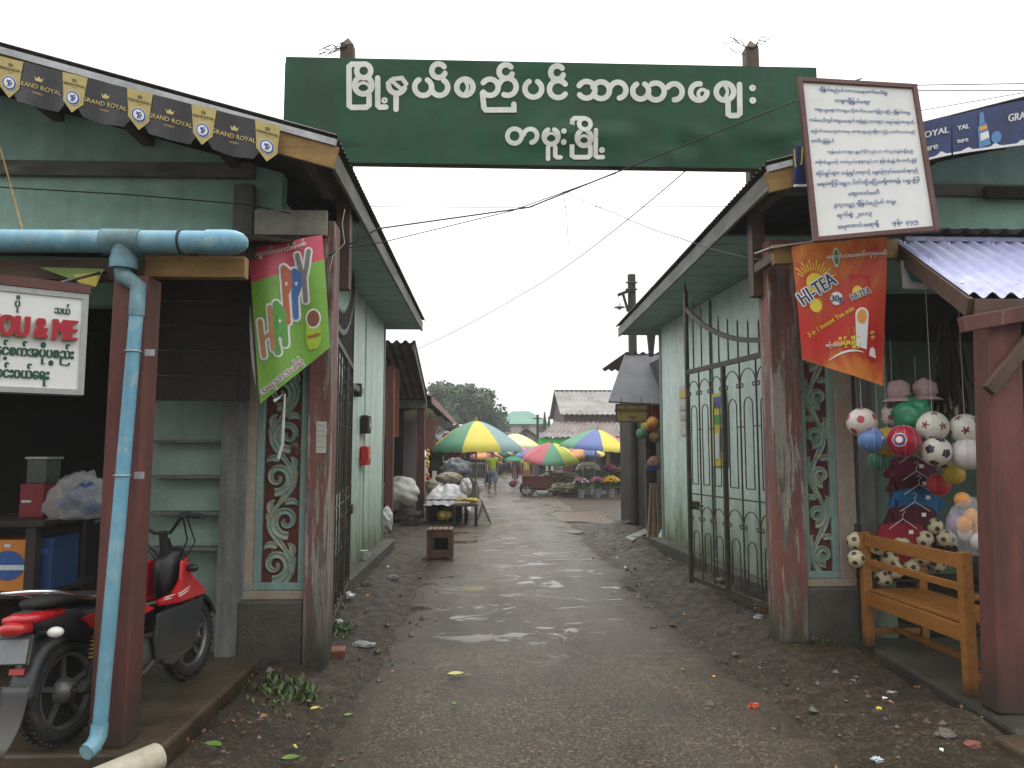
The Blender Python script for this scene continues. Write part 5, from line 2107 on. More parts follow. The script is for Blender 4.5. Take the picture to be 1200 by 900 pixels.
# ------------------------------------------------------------------ sports shop goods
def ball_material(name, base, spot, kind='soccer', third=None):
    m, t, b = nodes_of(name)
    co = N(t, 'ShaderNodeTexCoord').outputs['Object']
    out = base
    vo = N(t, 'ShaderNodeTexVoronoi', feature='F1')
    vo.inputs['Scale'].default_value = {'soccer': 10.5, 'polka': 12, 'small': 17}[kind]
    vo.inputs['Randomness'].default_value = 0.12 if kind != 'polka' else 0.5
    t.links.new(co, vo.inputs['Vector'])
    th = {'soccer': 0.30, 'polka': 0.26, 'small': 0.28}[kind]
    sp = N(t, 'ShaderNodeSeparateColor')
    t.links.new(vo.outputs['Color'], sp.inputs[0])
    lt = N(t, 'ShaderNodeMath', operation='LESS_THAN')
    lt.inputs[1].default_value = th
    t.links.new(vo.outputs['Distance'], lt.inputs[0])
    gt = N(t, 'ShaderNodeMath', operation='GREATER_THAN')
    gt.inputs[1].default_value = 0.35
    t.links.new(sp.outputs[0], gt.inputs[0])
    ml = N(t, 'ShaderNodeMath', operation='MULTIPLY')
    t.links.new(lt.outputs[0], ml.inputs[0])
    t.links.new(gt.outputs[0], ml.inputs[1])
    c = mixc(t, ml.outputs[0], base, spot)
    ve = N(t, 'ShaderNodeTexVoronoi', feature='DISTANCE_TO_EDGE')
    ve.inputs['Scale'].default_value = vo.inputs['Scale'].default_value
    ve.inputs['Randomness'].default_value = vo.inputs['Randomness'].default_value
    t.links.new(co, ve.inputs['Vector'])
    seam = ramp(t, ve.outputs['Distance'], [(0.0, 0.55), (0.03, 1.0)])
    c = mixc(t, 1.0, c, seam, 'MULTIPLY')
    t.links.new(c, b.inputs['Base Color'])
    b.inputs['Roughness'].default_value = 0.4
    bp = N(t, 'ShaderNodeBump')
    bp.inputs['Strength'].default_value = 0.3
    bp.inputs['Distance'].default_value = 0.004
    t.links.new(seam, bp.inputs['Height'])
    t.links.new(bp.outputs[0], b.inputs['Normal'])
    return m


MB_sb = (plain('ball white', (0.70, 0.68, 0.60), 0.4, 0.03), plain('ball black', (0.03, 0.03, 0.035), 0.4, 0.03), 'pent')
MB_sr = (MC['ball white'], plain('ball dark red', (0.22, 0.03, 0.06), 0.4, 0.03), 'star')
MB_pk = (plain('ball pale', (0.66, 0.58, 0.54), 0.4, 0.03), plain('ball red', (0.42, 0.04, 0.05), 0.4, 0.03), 'spot')
MB_bw = ball_material('blue and white ball', (0.10, 0.20, 0.45), (0.55, 0.60, 0.66), 'polka')
MB_sm = (plain('ball cream', (0.58, 0.51, 0.33), 0.45, 0.05), plain('ball dark patch', (0.05, 0.04, 0.03), 0.5, 0.05), 'small')
ICO = [Vector(v).normalized() for v in [(0, a_, b_ * 1.618) for a_ in (-1, 1) for b_ in (-1, 1)] + [(a_, b_ * 1.618, 0) for a_ in (-1, 1) for b_ in (-1, 1)] + [(b_ * 1.618, 0, a_) for a_ in (-1, 1) for b_ in (-1, 1)]]


def patched_ball(g, r, kind):
    bm = bmesh.new()
    bmesh.ops.create_icosphere(bm, subdivisions=5, radius=r)
    Q = Matrix.Rotation(random.uniform(0, 6), 3, 'Z') @ Matrix.Rotation(random.uniform(0, 6), 3, 'X')
    bm.verts.index_update()
    b0 = len(g.v)
    g.v += [v.co.copy() for v in bm.verts]
    for f in bm.faces:
        d = Q @ f.calc_center_median().normalized()
        v = max(ICO, key=lambda q: q.dot(d))
        ang = math.acos(min(1, v.dot(d)))
        e1 = v.cross(Vector((0.31, 0.52, 0.8))).normalized()
        e2 = v.cross(e1)
        nb = max((q for q in ICO if q is not v), key=lambda q: q.dot(v + e1 * 0.01))
        p0_ = (nb - v * nb.dot(v)).normalized()
        ph = math.atan2(d.dot(v.cross(p0_)), d.dot(p0_))
        lim = {'pent': 0.30 / max(0.81, math.cos((ph + PI / 5) % (2 * PI / 5) - PI / 5)) * 0.92, 'star': 0.20 + 0.085 * math.cos(5 * ph), 'spot': 0.26, 'small': 0.27 + 0.03 * math.cos(5 * ph)}[kind]
        g.f.append([b0 + q.index for q in f.verts])
        g.m.append(1 if ang < lim else 0)
        g.s.append(True)
    bm.free()


M_ballred = plain('red ball', (0.42, 0.015, 0.045), 0.35, 0.02)
M_bally = plain('yellow ball', (0.60, 0.40, 0.03), 0.35, 0.02)
M_ballp = plain('pearly ball', (0.66, 0.62, 0.62), 0.3, 0.02)
M_purple = plain('purple plastic', (0.20, 0.06, 0.32), 0.35)
M_net = plain('net cord', (0.55, 0.55, 0.5), 0.8)


def ball(px, py, rpx, Y, m, label, group=None, cord=True, hang=None, name='football', extra=None):
    c = at(px, py, Y)
    r = rpx / FPX * Y
    t = thing(name, label, 'ball', (c.x, c.y, c.z), random.uniform(0, 6), group)
    g = MB()
    if isinstance(m, tuple):
        patched_ball(g, r, m[2])
        g.build('ball', list(m[:2]), t, True)
    else:
        g.sphere((0, 0, 0), r, 24, 16)
        g.build('ball', m, t, True)
    if cord:
        g = MB()
        for k in range(5):                       # net cords round the ball
            a0 = PI * k / 5
            g.tube([(1.012 * r * math.sin(v) * math.cos(a0), 1.012 * r * math.sin(v) * math.sin(a0), 1.012 * r * math.cos(v)) for v in [2 * PI * i / 20 for i in range(20)]], 0.0011, 4, closed=True)
        if hang: g.tube([(0, 0, r), (0, 0, r + hang)], 0.002, 5)
        g.build('net', M_net, t, True)
    if extra:
        g = MB()
        M = TM[t.name].inverted()
        d = (Vector((0, 0, CAMZ)) - c)
        d.normalize()
        q = Matrix.Rotation(R(extra[1]), 4, 'Z') @ d
        q = Vector((q.x, q.y, q.z + extra[2])).normalized()
        s_ = q.cross(Vector((0, 0, 1))).normalized()
        u_ = s_.cross(q)
        for i, (rr, mm) in enumerate(((0.46, M_whitep), (0.40, M_bluep), (0.28, M_redp), (0.2, M_whitep))):
            g = MB()
            vs, fs = [Vector(c) + q * r * (1.004 + i * 0.006)], []
            for k in range(20):
                v = 2 * PI * k / 20
                vs.append(c + (q + (s_ * math.cos(v) + u_ * math.sin(v)) * rr).normalized() * r * (1.004 + i * 0.006))
            g.add(vs, [(0, 1 + k, 1 + (k + 1) % 20) for k in range(20)])
            g.build('emblem', mm, t)
    return t


G1 = 'large balls hanging in nets'
ball(1093, 500, 18, 5.25, MB_sr, 'white ball with dark red star patches hanging above the black and white football', G1, hang=0.9)
ball(1097, 529, 17.5, 5.22, MB_sb, 'white football with black patches hanging below a red-patched one', G1)
ball(1131, 503, 18, 5.20, MB_sr, 'white ball with dark red patches hanging against the red post', G1, hang=0.9)
ball(1134, 532, 19, 5.17, M_ballp, 'plain pearly white ball hanging against the red post', G1)
ball(1112, 538, 15, 5.55, MB_sm, 'cream ball in the shadow behind the white footballs', G1)
ball(1059, 517, 19, 5.25, M_ballred, 'red ball with a round blue and white emblem', None, extra=(0, -14, 0.1))
ball(1040, 518, 17, 5.45, M_bally, 'yellow ball behind the red one', None, hang=0.7)
ball(1010, 495, 17, 5.35, MB_pk, 'white ball with red dots beside the carved pier', None, hang=0.8)
ball(1021, 516, 15, 5.30, MB_bw, 'blue and white marbled ball under the red dotted one', None)
G2 = 'small cream balls on the low display'
for (px, py, rp, Y, m, lab) in ((1047, 487, 14, 5.6, MB_pk, 'pale ball with red spots half hidden behind the green bag'), (1076, 508, 14, 5.6, M_purple, 'purple ball tucked between the red ball and the white ones'),
                                (1112, 483, 13, 5.6, MB_sm, 'cream ball with dark patches hung above the white pair'), (1030, 540, 12, 5.5, M_greenb, 'dark green ball low between the marbled one and the shirts'),
                                (1100, 568, 13, 5.7, M_redp, 'dull red ball hanging below the black and white football'), (1118, 556, 12, 5.5, M_bally, 'yellow ball in shade under the pearly one')):
    ball(px, py, rp, Y, m, lab, G1, hang=0.5)
k = 0
small = [(1094, 617, 'small cream ball with black spots topmost of the pile'), (1083, 632, 'small cream ball at the street side of the pile top'), (1109, 631, 'small cream ball at the shop side of the pile top'),
         (1003, 634, 'small cream ball peeping out above the bench end'), (1004, 655, 'small cream ball peeping out beside the bench post'),
         (1029, 640, None), (1025, 664, None), (1042, 655, None), (1048, 668, None), (1062, 650, None), (1067, 664, None), (1082, 652, None), (1097, 660, None), (1035, 676, None), (1057, 640, None)]
for i, (px, py, lab) in enumerate(small):
    if lab is None: lab = 'small cream ball with dark spots seen between the rails of the bench back'
    ball(px, py, 10.5, 5.80 - 0.05 * (i % 3), MB_sm, lab, G2, cord=False, name='small_ball')
t = thing('display_rack', 'low dark rack behind the bench carrying the small balls', 'rack', (3.4, 5.9, 0.12))
for z in (0.62, 0.84):
    g = MB()
    g.span((2.98, 5.72, z - 0.02), (3.86, 5.96, z))
    g.build('shelf', M_wood_d, t)
for x in (3.0, 3.84):
    g = MB()
    g.span((x - 0.02, 5.92, 0.12), (x + 0.02, 5.955, 1.02))
    g.build('upright', M_wood_d, t)

# green ball in a crinkled green bag, soft toys in bags
M_greenbag = mat('green polythene', (0.05, 0.32, 0.16), rough=0.25, bump=0.4, bscale=12, alpha=0.75)
c = at(1070, 487, 5.4)
g = MB()
g.add(*crumple((0, 0, 0), 0.14, 0.13, 0.13, 5.0, 0.25), smooth=True, M=Matrix.Translation(c))
tag(g.build('ball_bag', M_greenbag), 'green polythene bag with a ball hanging above the red ball', 'bag')
for (px, py, lab) in ((1053, 462, 'pale pink sun hat hanging high behind the orange banner'), (1084, 460, 'second pale pink sun hat, hanging nearer the dark rope bundle')):
    c = at(px, py, 5.5)
    t = thing('sun_hat', lab, 'hat', c, 0, 'sun hats')
    g = MB()
    g.add(*crumple((0, 0, 0.02), 0.085, 0.08, 0.085, px * 0.1, 0.25, 20, 12), smooth=True)
    g.build('crown', clothmat('pale pink cloth', (0.48, 0.34, 0.34)), t, True)
    g = MB()
    g.lathe([(0.075, -0.03), (0.12, -0.055), (0.125, -0.06), (0.08, -0.04)], (0, 0, 0), 20)
    g.build('brim', clothmat('pale pink cloth', (0.48, 0.34, 0.34)), t, True)
    g = MB()
    g.tube([(0, 0, 0.09), (0, 0, 0.6)], 0.0025, 5)
    g.build('string', M_wire, t, True)
M_hat2 = clothmat('dark blue cloth', (0.04, 0.10, 0.24))


def shirt(px, py, Y, w, h, m, label):
    c = at(px, py, Y)
    t = thing('hanging_shirt', label, 'shirt', c, 0, 'shirts on wire hangers')
    out = [(-0.10, 0.0), (-0.06, 0.012), (0, -0.02), (0.06, 0.012), (0.10, 0.0), (0.25, -0.05), (0.33, -0.27), (0.27, -0.31), (0.245, -0.20), (0.25, -0.62), (-0.25, -0.62), (-0.245, -0.20), (-0.27, -0.31), (-0.33, -0.27), (-0.25, -0.05)]
    sx, sz = w / 0.62, h / 0.62
    g = MB()
    bm = bmesh.new()
    vs = [bm.verts.new((x * sx, 0, z * sz)) for x, z in out]
    f = bm.faces.new(vs)
    bmesh.ops.triangulate(bm, faces=[f])
    for _ in range(3):
        bmesh.ops.subdivide_edges(bm, edges=[e for e in bm.edges if e.calc_length() > 0.05], cuts=1)
        bmesh.ops.triangulate(bm, faces=bm.faces)
    bm.verts.index_update()
    P = [v.co.copy() for v in bm.verts]
    F = [tuple(v.index for v in f.verts) for f in bm.faces]
    bm.free()
    for sg_ in (-1, 1):
        q = [Vector((p.x, sg_ * (0.012 + 0.03 * max(0, 1 - abs(p.x) / (0.27 * sx))) + 0.018 * mnoise.noise((p.x * 9 + px, p.z * 4, py)), p.z)) for p in P]
        g.add(q, F, True)
    g.build('shirt', m, t, True)
    g = MB()
    g.tube([(-0.17 * sx, -0.05, -0.045), (0, -0.05, 0.03), (0.17 * sx, -0.05, -0.045)], 0.004, 6)
    g.tube([(0, -0.05, 0.03), (0, -0.05, 0.06), (0.018, -0.05, 0.085), (0.004, -0.05, 0.105), (-0.014, -0.05, 0.09)], 0.003, 6)
    g.build('hanger', M_net, t, True)
    g = MB()
    g.box((0.09 * sx, -0.055, -0.07), (0.035, 0.002, 0.03))
    g.build('price_tag', M_whitep, t, True)
    return t


shirt(1066, 536, 5.92, 0.42, 0.34, clothmat('plum cloth', (0.16, 0.015, 0.06)), 'plum shirt on a wire hanger, topmost of the hanging column')
shirt(1070, 556, 5.88, 0.42, 0.30, clothmat('maroon cloth', (0.08, 0.008, 0.02)), 'dark maroon shirt hanging just above the blue one')
shirt(1073, 572, 5.84, 0.44, 0.32, clothmat('blue cloth', (0.02, 0.13, 0.30)), 'bright blue shirt in the hanging column')
shirt(1068, 592, 5.80, 0.44, 0.34, clothmat('maroon cloth', (0.08, 0.008, 0.02)), 'dark maroon shirt hanging just below the blue one')
shirt(1054, 612, 5.76, 0.40, 0.30, clothmat('red cloth', (0.30, 0.012, 0.03)), 'red shirt lowest in the column, behind the bench back')
# dark bundle of ropes, a bag of toys, purple ball, gloves
g = MB()
for k in range(46):
    x, y = random.gauss(0, 0.055), random.gauss(0, 0.05)
    pts = [(x * 0.3, y * 0.3, 0)]
    for i in range(1, 7): pts.append((x * (0.3 + 0.25 * i) + random.gauss(0, 0.012), y * (0.3 + 0.25 * i) + random.gauss(0, 0.012), -0.15 * i))
    g.tube([Vector(p) + at(1108, 375, 5.6) for p in pts], 0.008, 5)
tag(g.build('rope_bundle', mat('dark hair rope', (0.045, 0.025, 0.018), (0.02, 0.015, 0.012), rough=0.8)), 'dark brown bundle of hanging ropes in the sports shop', 'ropes')
c = at(1140, 618, 5.1)
t = thing('toy_bag', 'clear bag of orange and white toys hanging beside the red post', 'bag', c)
g = MB()
g.add(*crumple((0, 0, 0), 0.15, 0.13, 0.19, 8.0, 0.3), smooth=True)
g.build('bag', M_clear, t, True)
for i, (x, y, z, m) in enumerate(((-0.06, 0, 0.02, M_orp), (0.06, 0.02, -0.02, M_orp), (0.0, -0.05, -0.09, M_ballp), (0.01, 0.02, 0.07, M_orp), (-0.02, 0.05, -0.04, M_ballp))):
    g = MB()
    g.sphere((x, y, z), 0.05, 14, 9, (1, 0.9, 1.2))
    g.build('toy', m, t, True)
ball(1124, 612, 14, 5.3, M_purple, 'purple ball beside the bag of orange toys', None)
ball(1128, 586, 9, 5.2, M_orp, 'small orange ball hanging above the purple one', None, name='small_ball')
for (px, py, m, lab) in ((1150, 660, M_black, 'black shoe bag hanging low behind the bench arm'),):
    c = at(px, py, 5.3)
    g = MB()
    g.add(*crumple(c, 0.09, 0.08, 0.17, 4.2, 0.25), smooth=True)
    tag(g.build('shoe_bag', m), lab, 'bag')
c = at(1151, 700, 5.2)
t = thing('sandal', 'black sandal with a red sole edge hanging by the bench arm', 'sandal', c)
g = MB()
g.loft([(-0.12, 0.03, -0.012, 0.012), (-0.09, 0.045, -0.014, 0.014), (0, 0.04, -0.014, 0.014), (0.09, 0.05, -0.014, 0.014), (0.13, 0.03, -0.012, 0.012)], 14)
g.build('sole', M_redp, t, True)
g = MB()
g.loft([(-0.10, 0.036, 0.012, 0.03), (0.0, 0.036, 0.014, 0.05), (0.10, 0.042, 0.014, 0.045)], 14)
g.build('upper', M_black, t, True)

# block at the edge of the frame, loose things on the ground
g = MB()
a = gnd(1161, 860, 0.15)
g.span((a.x, 3.35, -0.02), (a.x + 0.5, 3.88, 0.15))
tag(g.build('concrete_block', M_slab_b, bevel=0.02), 'low concrete block on the ground in front of the red post', 'block')


# ------------------------------------------------------------------ motorcycle (local x forward, y to its left)
t = thing('motorcycle', 'red and black motorcycle parked on the shop floor behind the blue drainpipe', 'motorcycle', (-2.045, 4.55, 0.12), R(79.5))
t.rotation_euler = (R(-4), 0, R(79.5))
t.scale = (0.91,) * 3
RX, FX, WZ = -0.60, 0.63, 0.285


def wheel(x, name, drum):
    g = MB()
    Rm, r = 0.232, 0.053
    g.lathe([(Rm + r * math.cos(a) * (1.0 if math.cos(a) > 0 else 0.8), r * 0.92 * math.sin(a)) for a in [2 * PI * k / 16 for k in range(17)]], (x, 0, WZ), 40, Matrix.Rotation(PI / 2, 4, 'X'))
    for k in range(44):                              # tread blocks
        a = 2 * PI * k / 44
        for s_ in (-1, 1):
            g.box((x + (Rm + r * 0.93) * math.cos(a), s_ * 0.022, WZ + (Rm + r * 0.93) * math.sin(a)), (0.012, 0.026, 0.02), M=Matrix.Rotation(-a, 4, 'Y') @ Matrix.Rotation(s_ * 0.4, 4, 'X'))
    w = g.build(name, M_rubber, t, True)
    g = MB()
    g.lathe([(0.205, -0.035), (0.212, -0.03), (0.20, -0.02), (0.195, 0.02), (0.212, 0.03), (0.205, 0.035), (0.185, 0.03), (0.185, -0.03), (0.205, -0.035)], (x, 0, WZ), 32, Matrix.Rotation(PI / 2, 4, 'X'))
    for k in range(5):
        a = 2 * PI * k / 5 + 0.3
        g.beam((x + 0.05 * math.cos(a), 0, WZ + 0.05 * math.sin(a)), (x + 0.19 * math.cos(a), 0, WZ + 0.19 * math.sin(a)), 0.028, 0.03, (0, 1, 0))
    g.build('rim', M_alloy, w, True)
    g = MB()
    g.lathe([(0.03, -0.075), (0.075 if drum else 0.05, -0.06), (0.08 if drum else 0.05, -0.01), (0.06, 0.05), (0.03, 0.075)], (x, 0, WZ), 20, Matrix.Rotation(PI / 2, 4, 'X'))
    g.tube([(x, -0.10, WZ), (x, 0.10, WZ)], 0.012, 8)
    g.build('hub', M_alloy, w, True)


wheel(RX, 'rear_wheel', True)
wheel(FX, 'front_wheel', False)
for y in (-0.075, 0.075):
    g = MB()
    g.tube([(FX, y, WZ), (FX - 0.05, y, WZ + 0.20), (FX - 0.16, y, WZ + 0.58)], [0.022, 0.024, 0.017], 10)
    g.build('fork_leg', M_gold, t, True)
g = MB()
g.beam((FX - 0.155, -0.1, WZ + 0.55), (FX - 0.155, 0.1, WZ + 0.55), 0.07, 0.03)
g.tube([(FX - 0.14, 0, WZ + 0.48), (FX - 0.24, 0, WZ + 0.72)], 0.032, 10)
g.build('steering_head', M_black, t, True)


def fender(name, x, R0, a0, a1, hw, m, lift=0.0):
    g = MB()
    n = 18
    vs, fs = [], []
    prof = [(-1, -0.045), (-0.85, -0.012), (-0.4, 0.008), (0, 0.012), (0.4, 0.008), (0.85, -0.012), (1, -0.045)]
    for i in range(n + 1):
        a = R(a0 + (a1 - a0) * i / n)
        for (q, d) in prof: vs.append((x + (R0 + d) * math.cos(a), q * hw, WZ + lift + (R0 + d) * math.sin(a)))
    w = len(prof)
    for i in range(n):
        for k in range(w - 1): fs.append((i * w + k, i * w + k + 1, (i + 1) * w + k + 1, (i + 1) * w + k))
    g.add(vs, fs, True)
    o = g.build(name, m, t, True)
    so = o.modifiers.new('thick', 'SOLIDIFY')
    so.thickness = 0.005
    return o


fender('front_fender', FX, 0.315, 20, 165, 0.07, M_black, 0.01)
fender('rear_fender', RX, 0.325, 60, 178, 0.075, M_wetdark, 0.02)
# long mud flap sweeping back behind the tyre
g = MB()
g.grid(lambda u, v: Vector((RX - 0.325 - 0.02 * math.sin(PI * v) - 0.15 * v * v * v, (u - 0.5) * (0.17 - 0.05 * v), WZ + 0.12 - 0.30 * v)), 6, 8)
o = g.build('mud_flap', M_wetdark, t, True)
o.modifiers.new('thick', 'SOLIDIFY').thickness = 0.006
g = MB()
g.tube([(RX, 0.10, WZ), (-0.10, 0.11, 0.33)], 0.026, 8)
g.tube([(RX, -0.10, WZ), (-0.10, -0.11, 0.33)], 0.026, 8)
g.build('swingarm', M_black, t, True)
M_spring = plain('yellow spring', (0.5, 0.36, 0.03), 0.5)
for y in (-0.125, 0.125):
    g = MB()
    p0_, p1_ = Vector((RX + 0.06, y, WZ + 0.06)), Vector((RX + 0.16, y, 0.66))
    g.tube([p0_, p1_], 0.014, 8)
    sh = g.build('shock_absorber', M_black, t, True)
    g = MB()
    pts = []
    for i in range(90):
        q = i / 89
        a = q * 2 * PI * 9
        pts.append(p0_.lerp(p1_, 0.28 + 0.62 * q) + Vector((0.024 * math.cos(a), 0.024 * math.sin(a), 0)))
    g.tube(pts, 0.0055, 5)
    g.build('spring', M_spring, sh, True)
g = MB()
g.loft([(-0.28, 0.10, 0.24, 0.42), (-0.18, 0.13, 0.20, 0.46), (0.02, 0.13, 0.19, 0.44), (0.14, 0.10, 0.24, 0.40), (0.20, 0.06, 0.28, 0.37)], 18)
for k in range(5): g.lathe([(0.075, 0), (0.085, 0.006), (0.075, 0.012)], (0.18 + 0.018 * k, 0, 0.33), 16, Matrix.Rotation(PI / 2, 4, 'Y'))
g.build('engine', M_alloy, t, True)
g = MB()
g.tube([(0.1, -0.13, 0.30), (-0.1, -0.15, 0.23), (-0.35, -0.16, 0.25)], 0.02, 10)
g.tube([(-0.30, -0.15, 0.24), (-0.36, -0.155, 0.25), (-0.48, -0.155, 0.28), (-0.62, -0.155, 0.31), (-0.64, -0.155, 0.315)], [0.028, 0.038, 0.042, 0.042, 0.028], 16)
g.build('exhaust', M_wetdark, t, True)
# side cowls, tail, seat
g = MB()
g.loft([(0.10, 0.06, 0.46, 0.62), (-0.05, 0.11, 0.44, 0.68), (-0.30, 0.135, 0.46, 0.73), (-0.55, 0.13, 0.53, 0.76), (-0.78, 0.10, 0.62, 0.78), (-0.90, 0.06, 0.68, 0.78)], 20)
g.build('side_cowl', M_black, t, True)
for y in (-1, 1):
    g = MB()
    g.prism([(0.05, 0.60), (-0.25, 0.56), (-0.52, 0.60), (-0.62, 0.68), (-0.40, 0.705), (-0.1, 0.67)], lambda u, v, d: Vector((u, y * (0.128 + d), v)), 0.016)
    g.build('side_panel', M_bikered, t, True, bevel=0.004)
g = MB()
g.loft([(0.06, 0.06, 0.66, 0.72), (0.0, 0.10, 0.67, 0.75), (-0.2, 0.13, 0.69, 0.765), (-0.40, 0.13, 0.715, 0.80), (-0.62, 0.12, 0.755, 0.835), (-0.80, 0.09, 0.775, 0.83), (-0.84, 0.05, 0.785, 0.815)], 20)
g.build('seat', M_rubber, t, True)
g = MB()
g.loft([(-0.70, 0.11, 0.70, 0.765), (-0.86, 0.095, 0.70, 0.775), (-0.95, 0.06, 0.72, 0.765)], 16)
tail = g.build('tail_fairing', M_bikered, t, True)
g = MB()
g.loft([(-0.90, 0.085, 0.655, 0.735), (-0.96, 0.07, 0.665, 0.735), (-0.985, 0.05, 0.68, 0.725)], 14)
g.build('tail_light', M_redlens, tail, True)
g = MB()
g.tube([(-0.42, -0.15, 0.76), (-0.62, -0.165, 0.80), (-0.84, -0.15, 0.87), (-0.93, -0.09, 0.885), (-0.95, 0, 0.885), (-0.93, 0.09, 0.885), (-0.84, 0.15, 0.87), (-0.62, 0.165, 0.80), (-0.42, 0.15, 0.76)], 0.0135, 10)
g.build('grab_rail', M_chrome, t, True)
g = MB()
M1 = Matrix.Rotation(R(14), 4, 'Y')
g.box((-0.93, 0, 0.59), (0.012, 0.20, 0.15), M=M1)
pl_ = g.build('plate_holder', M_wetdark, t, True, bevel=0.004)
g = MB()
g.box((-0.942, 0, 0.585), (0.004, 0.17, 0.12), M=M1)
g.build('number_plate', plain('bare grey plate', (0.22, 0.23, 0.24), 0.5), t, True)
g = MB()
g.box((-0.915, 0, 0.475), (0.015, 0.085, 0.035), M=M1)
g.build('reflector', M_redlens, t, True, bevel=0.004)
for x, z in ((-0.86, 0.66), (0.42, 0.80)):
    for y in (-1, 1):
        g = MB()
        g.tube([(x, y * 0.07, z), (x, y * 0.15, z)], 0.009, 8)
        s_ = g.build('turn_signal', M_black, t, True)
        g = MB()
        g.sphere((x, y * 0.18, z), 0.036, 14, 9, (0.9, 1.25, 0.8))
        g.build('lens', M_lens if x < 0 else M_black, s_, True)
# leg shield: red upper, grey lower, both sides
for y in (-1, 1):
    g = MB()
    g.prism([(0.36, 0.86), (0.43, 0.88), (0.47, 0.77), (0.62, 0.665), (0.70, 0.60), (0.66, 0.575), (0.30, 0.585), (0.06, 0.61), (0.05, 0.65), (0.24, 0.665), (0.33, 0.74)],
            lambda u, v, d: Vector((u, y * (0.085 + d + 0.05 * (1 - sm((u - 0.2) / 0.45))), v)), 0.035)
    lsh = g.build('leg_shield', M_bikered, t, True, bevel=0.012)
    g = MB()
    for k in range(2):
        g.prism([(0.10, 0.640 + 0.014 * k), (0.30, 0.632 + 0.016 * k), (0.45, 0.650 + 0.02 * k), (0.45, 0.655 + 0.02 * k), (0.30, 0.640 + 0.016 * k), (0.10, 0.645 + 0.014 * k)],
                lambda u, v, d: Vector((u, y * (0.1205 + d + 0.05 * (1 - sm((u - 0.2) / 0.45))), v)), 0.002)
    g.build('decal', M_whitep, lsh, True)
    g = MB()
    g.prism([(0.66, 0.566), (0.60, 0.36), (0.48, 0.24), (0.20, 0.20), (0.02, 0.26), (0.0, 0.40), (0.04, 0.566)],
            lambda u, v, d: Vector((u, y * (0.095 + d + 0.05 * (1 - sm((u - 0.1) / 0.5))), v)), 0.025)
    g.build('lower_cowl', M_wetdark, t, True, bevel=0.012)
    g = MB()
    g.tube([(0.05, y * 0.12, 0.27), (0.05, y * 0.20, 0.27)], 0.014, 8)
    g.build('footpeg', M_rubber, t, True)
g = MB()
g.loft([(0.30, 0.04, 0.62, 0.88), (0.40, 0.085, 0.66, 0.94), (0.50, 0.09, 0.72, 0.95), (0.56, 0.05, 0.78, 0.90)], 18)
hd = g.build('headlight_cowl', M_black, t, True)
g = MB()
g.sphere((0.545, 0, 0.84), 0.06, 14, 9, (0.35, 1, 0.8))
g.build('headlight', M_lens, hd, True)
g = MB()
g.tube([(0.20, -0.37, 1.17), (0.29, -0.20, 1.18), (0.36, -0.06, 1.06), (0.36, 0.06, 1.06), (0.29, 0.20, 1.18), (0.20, 0.37, 1.17)], 0.0125, 10)
g.tube([(0.38, 0, 0.92), (0.36, 0, 1.07)], 0.03, 10)
hb_ = g.build('handlebar', M_black, t, True)
for y in (-1, 1):
    g = MB()
    g.tube([(0.25, y * 0.27, 1.178), (0.195, y * 0.395, 1.168)], 0.019, 10)
    g.build('grip', M_rubber, hb_, True)
    g = MB()
    g.tube([(0.29, y * 0.20, 1.18), (0.31, y * 0.25, 1.17), (0.27, y * 0.38, 1.155)], 0.007, 6)
    g.box((0.28, y * 0.22, 1.182), (0.05, 0.05, 0.04))
    g.build('brake_lever', M_black, hb_, True)
    g = MB()
    g.tube([(0.29, y * 0.20, 1.16), (0.40, y * 0.16, 1.0), (0.44, y * 0.08, 0.88)], 0.006, 6)
    g.tube([(0.29, y * 0.23, 1.16), (0.43, y * 0.20, 0.98), (0.45, y * 0.06, 0.80)], 0.005, 6)
    g.build('cable', M_wire, hb_, True)
g = MB()
g.tube([(-0.05, 0.12, 0.24), (-0.12, 0.22, 0.02)], 0.012, 8)
g.build('kickstand', M_alloy, t, True)

# ------------------------------------------------------------------ things on the street walls
def wallbox(name, label, px0, py0, px1, py1, Y, m, cat, parts=()):
    a, b = at(px0, py0, Y), at(px1, py1, Y)
    t = thing(name, label, cat, ((a.x + b.x) / 2, Y, b.z))
    return t, a, b


wx = lambda y: -1.60 + 0.05 * (y - 5.75) / 5.7
for (py0, py1, m, lab, nm, cat) in ((487, 508, M_wood_d, 'small dark brown meter box on the pale street wall above a red one', 'meter_box', 'meter box'),
                                    (523, 545, M_redp, 'small red box on the pale street wall below the dark meter box', 'alarm_box', 'box')):
    Y = 9.6
    z1_, z0_ = at(430, py0, Y).z, at(430, py1, Y).z
    x = wx(Y)
    t = thing(nm, lab, cat, (x, Y, z0_))
    g = MB()
    g.span((x + 0.0, Y - 0.14, z0_), (x + 0.09, Y + 0.14, z1_))
    g.build('case', m, t, bevel=0.012)
    g = MB()
    g.span((x + 0.09, Y - 0.10, z0_ + 0.05), (x + 0.10, Y + 0.10, z1_ - 0.04))
    g.build('cover', plain('dull plate', (0.1, 0.08, 0.07), 0.4) if m is M_wood_d else M_redlens, t)
    g = MB()
    g.span((x + 0.10, Y - 0.05, z0_ + 0.09), (x + 0.104, Y + 0.05, z0_ + 0.13))
    g.build('nameplate', M_cartonw, t)
t = thing('wooden_latch', 'weathered wooden latch bar on the street wall beside the gate', 'latch', at(420, 452, 8.6))
g = MB()
p_, q_ = at(411, 447, 8.0), at(430, 456, 9.4)
g.beam((-1.52, 8.05, p_.z), (-1.53, 9.3, p_.z), 0.035, 0.07)
g.build('bar', M_fascia, t, bevel=0.004)
g = MB()
g.span((-1.6, 9.0, p_.z - 0.09), (-1.49, 9.05, p_.z + 0.07))
g.build('staple', M_iron, t)
M_cup = plain('white enamel', (0.72, 0.72, 0.70), 0.35, 0.0)
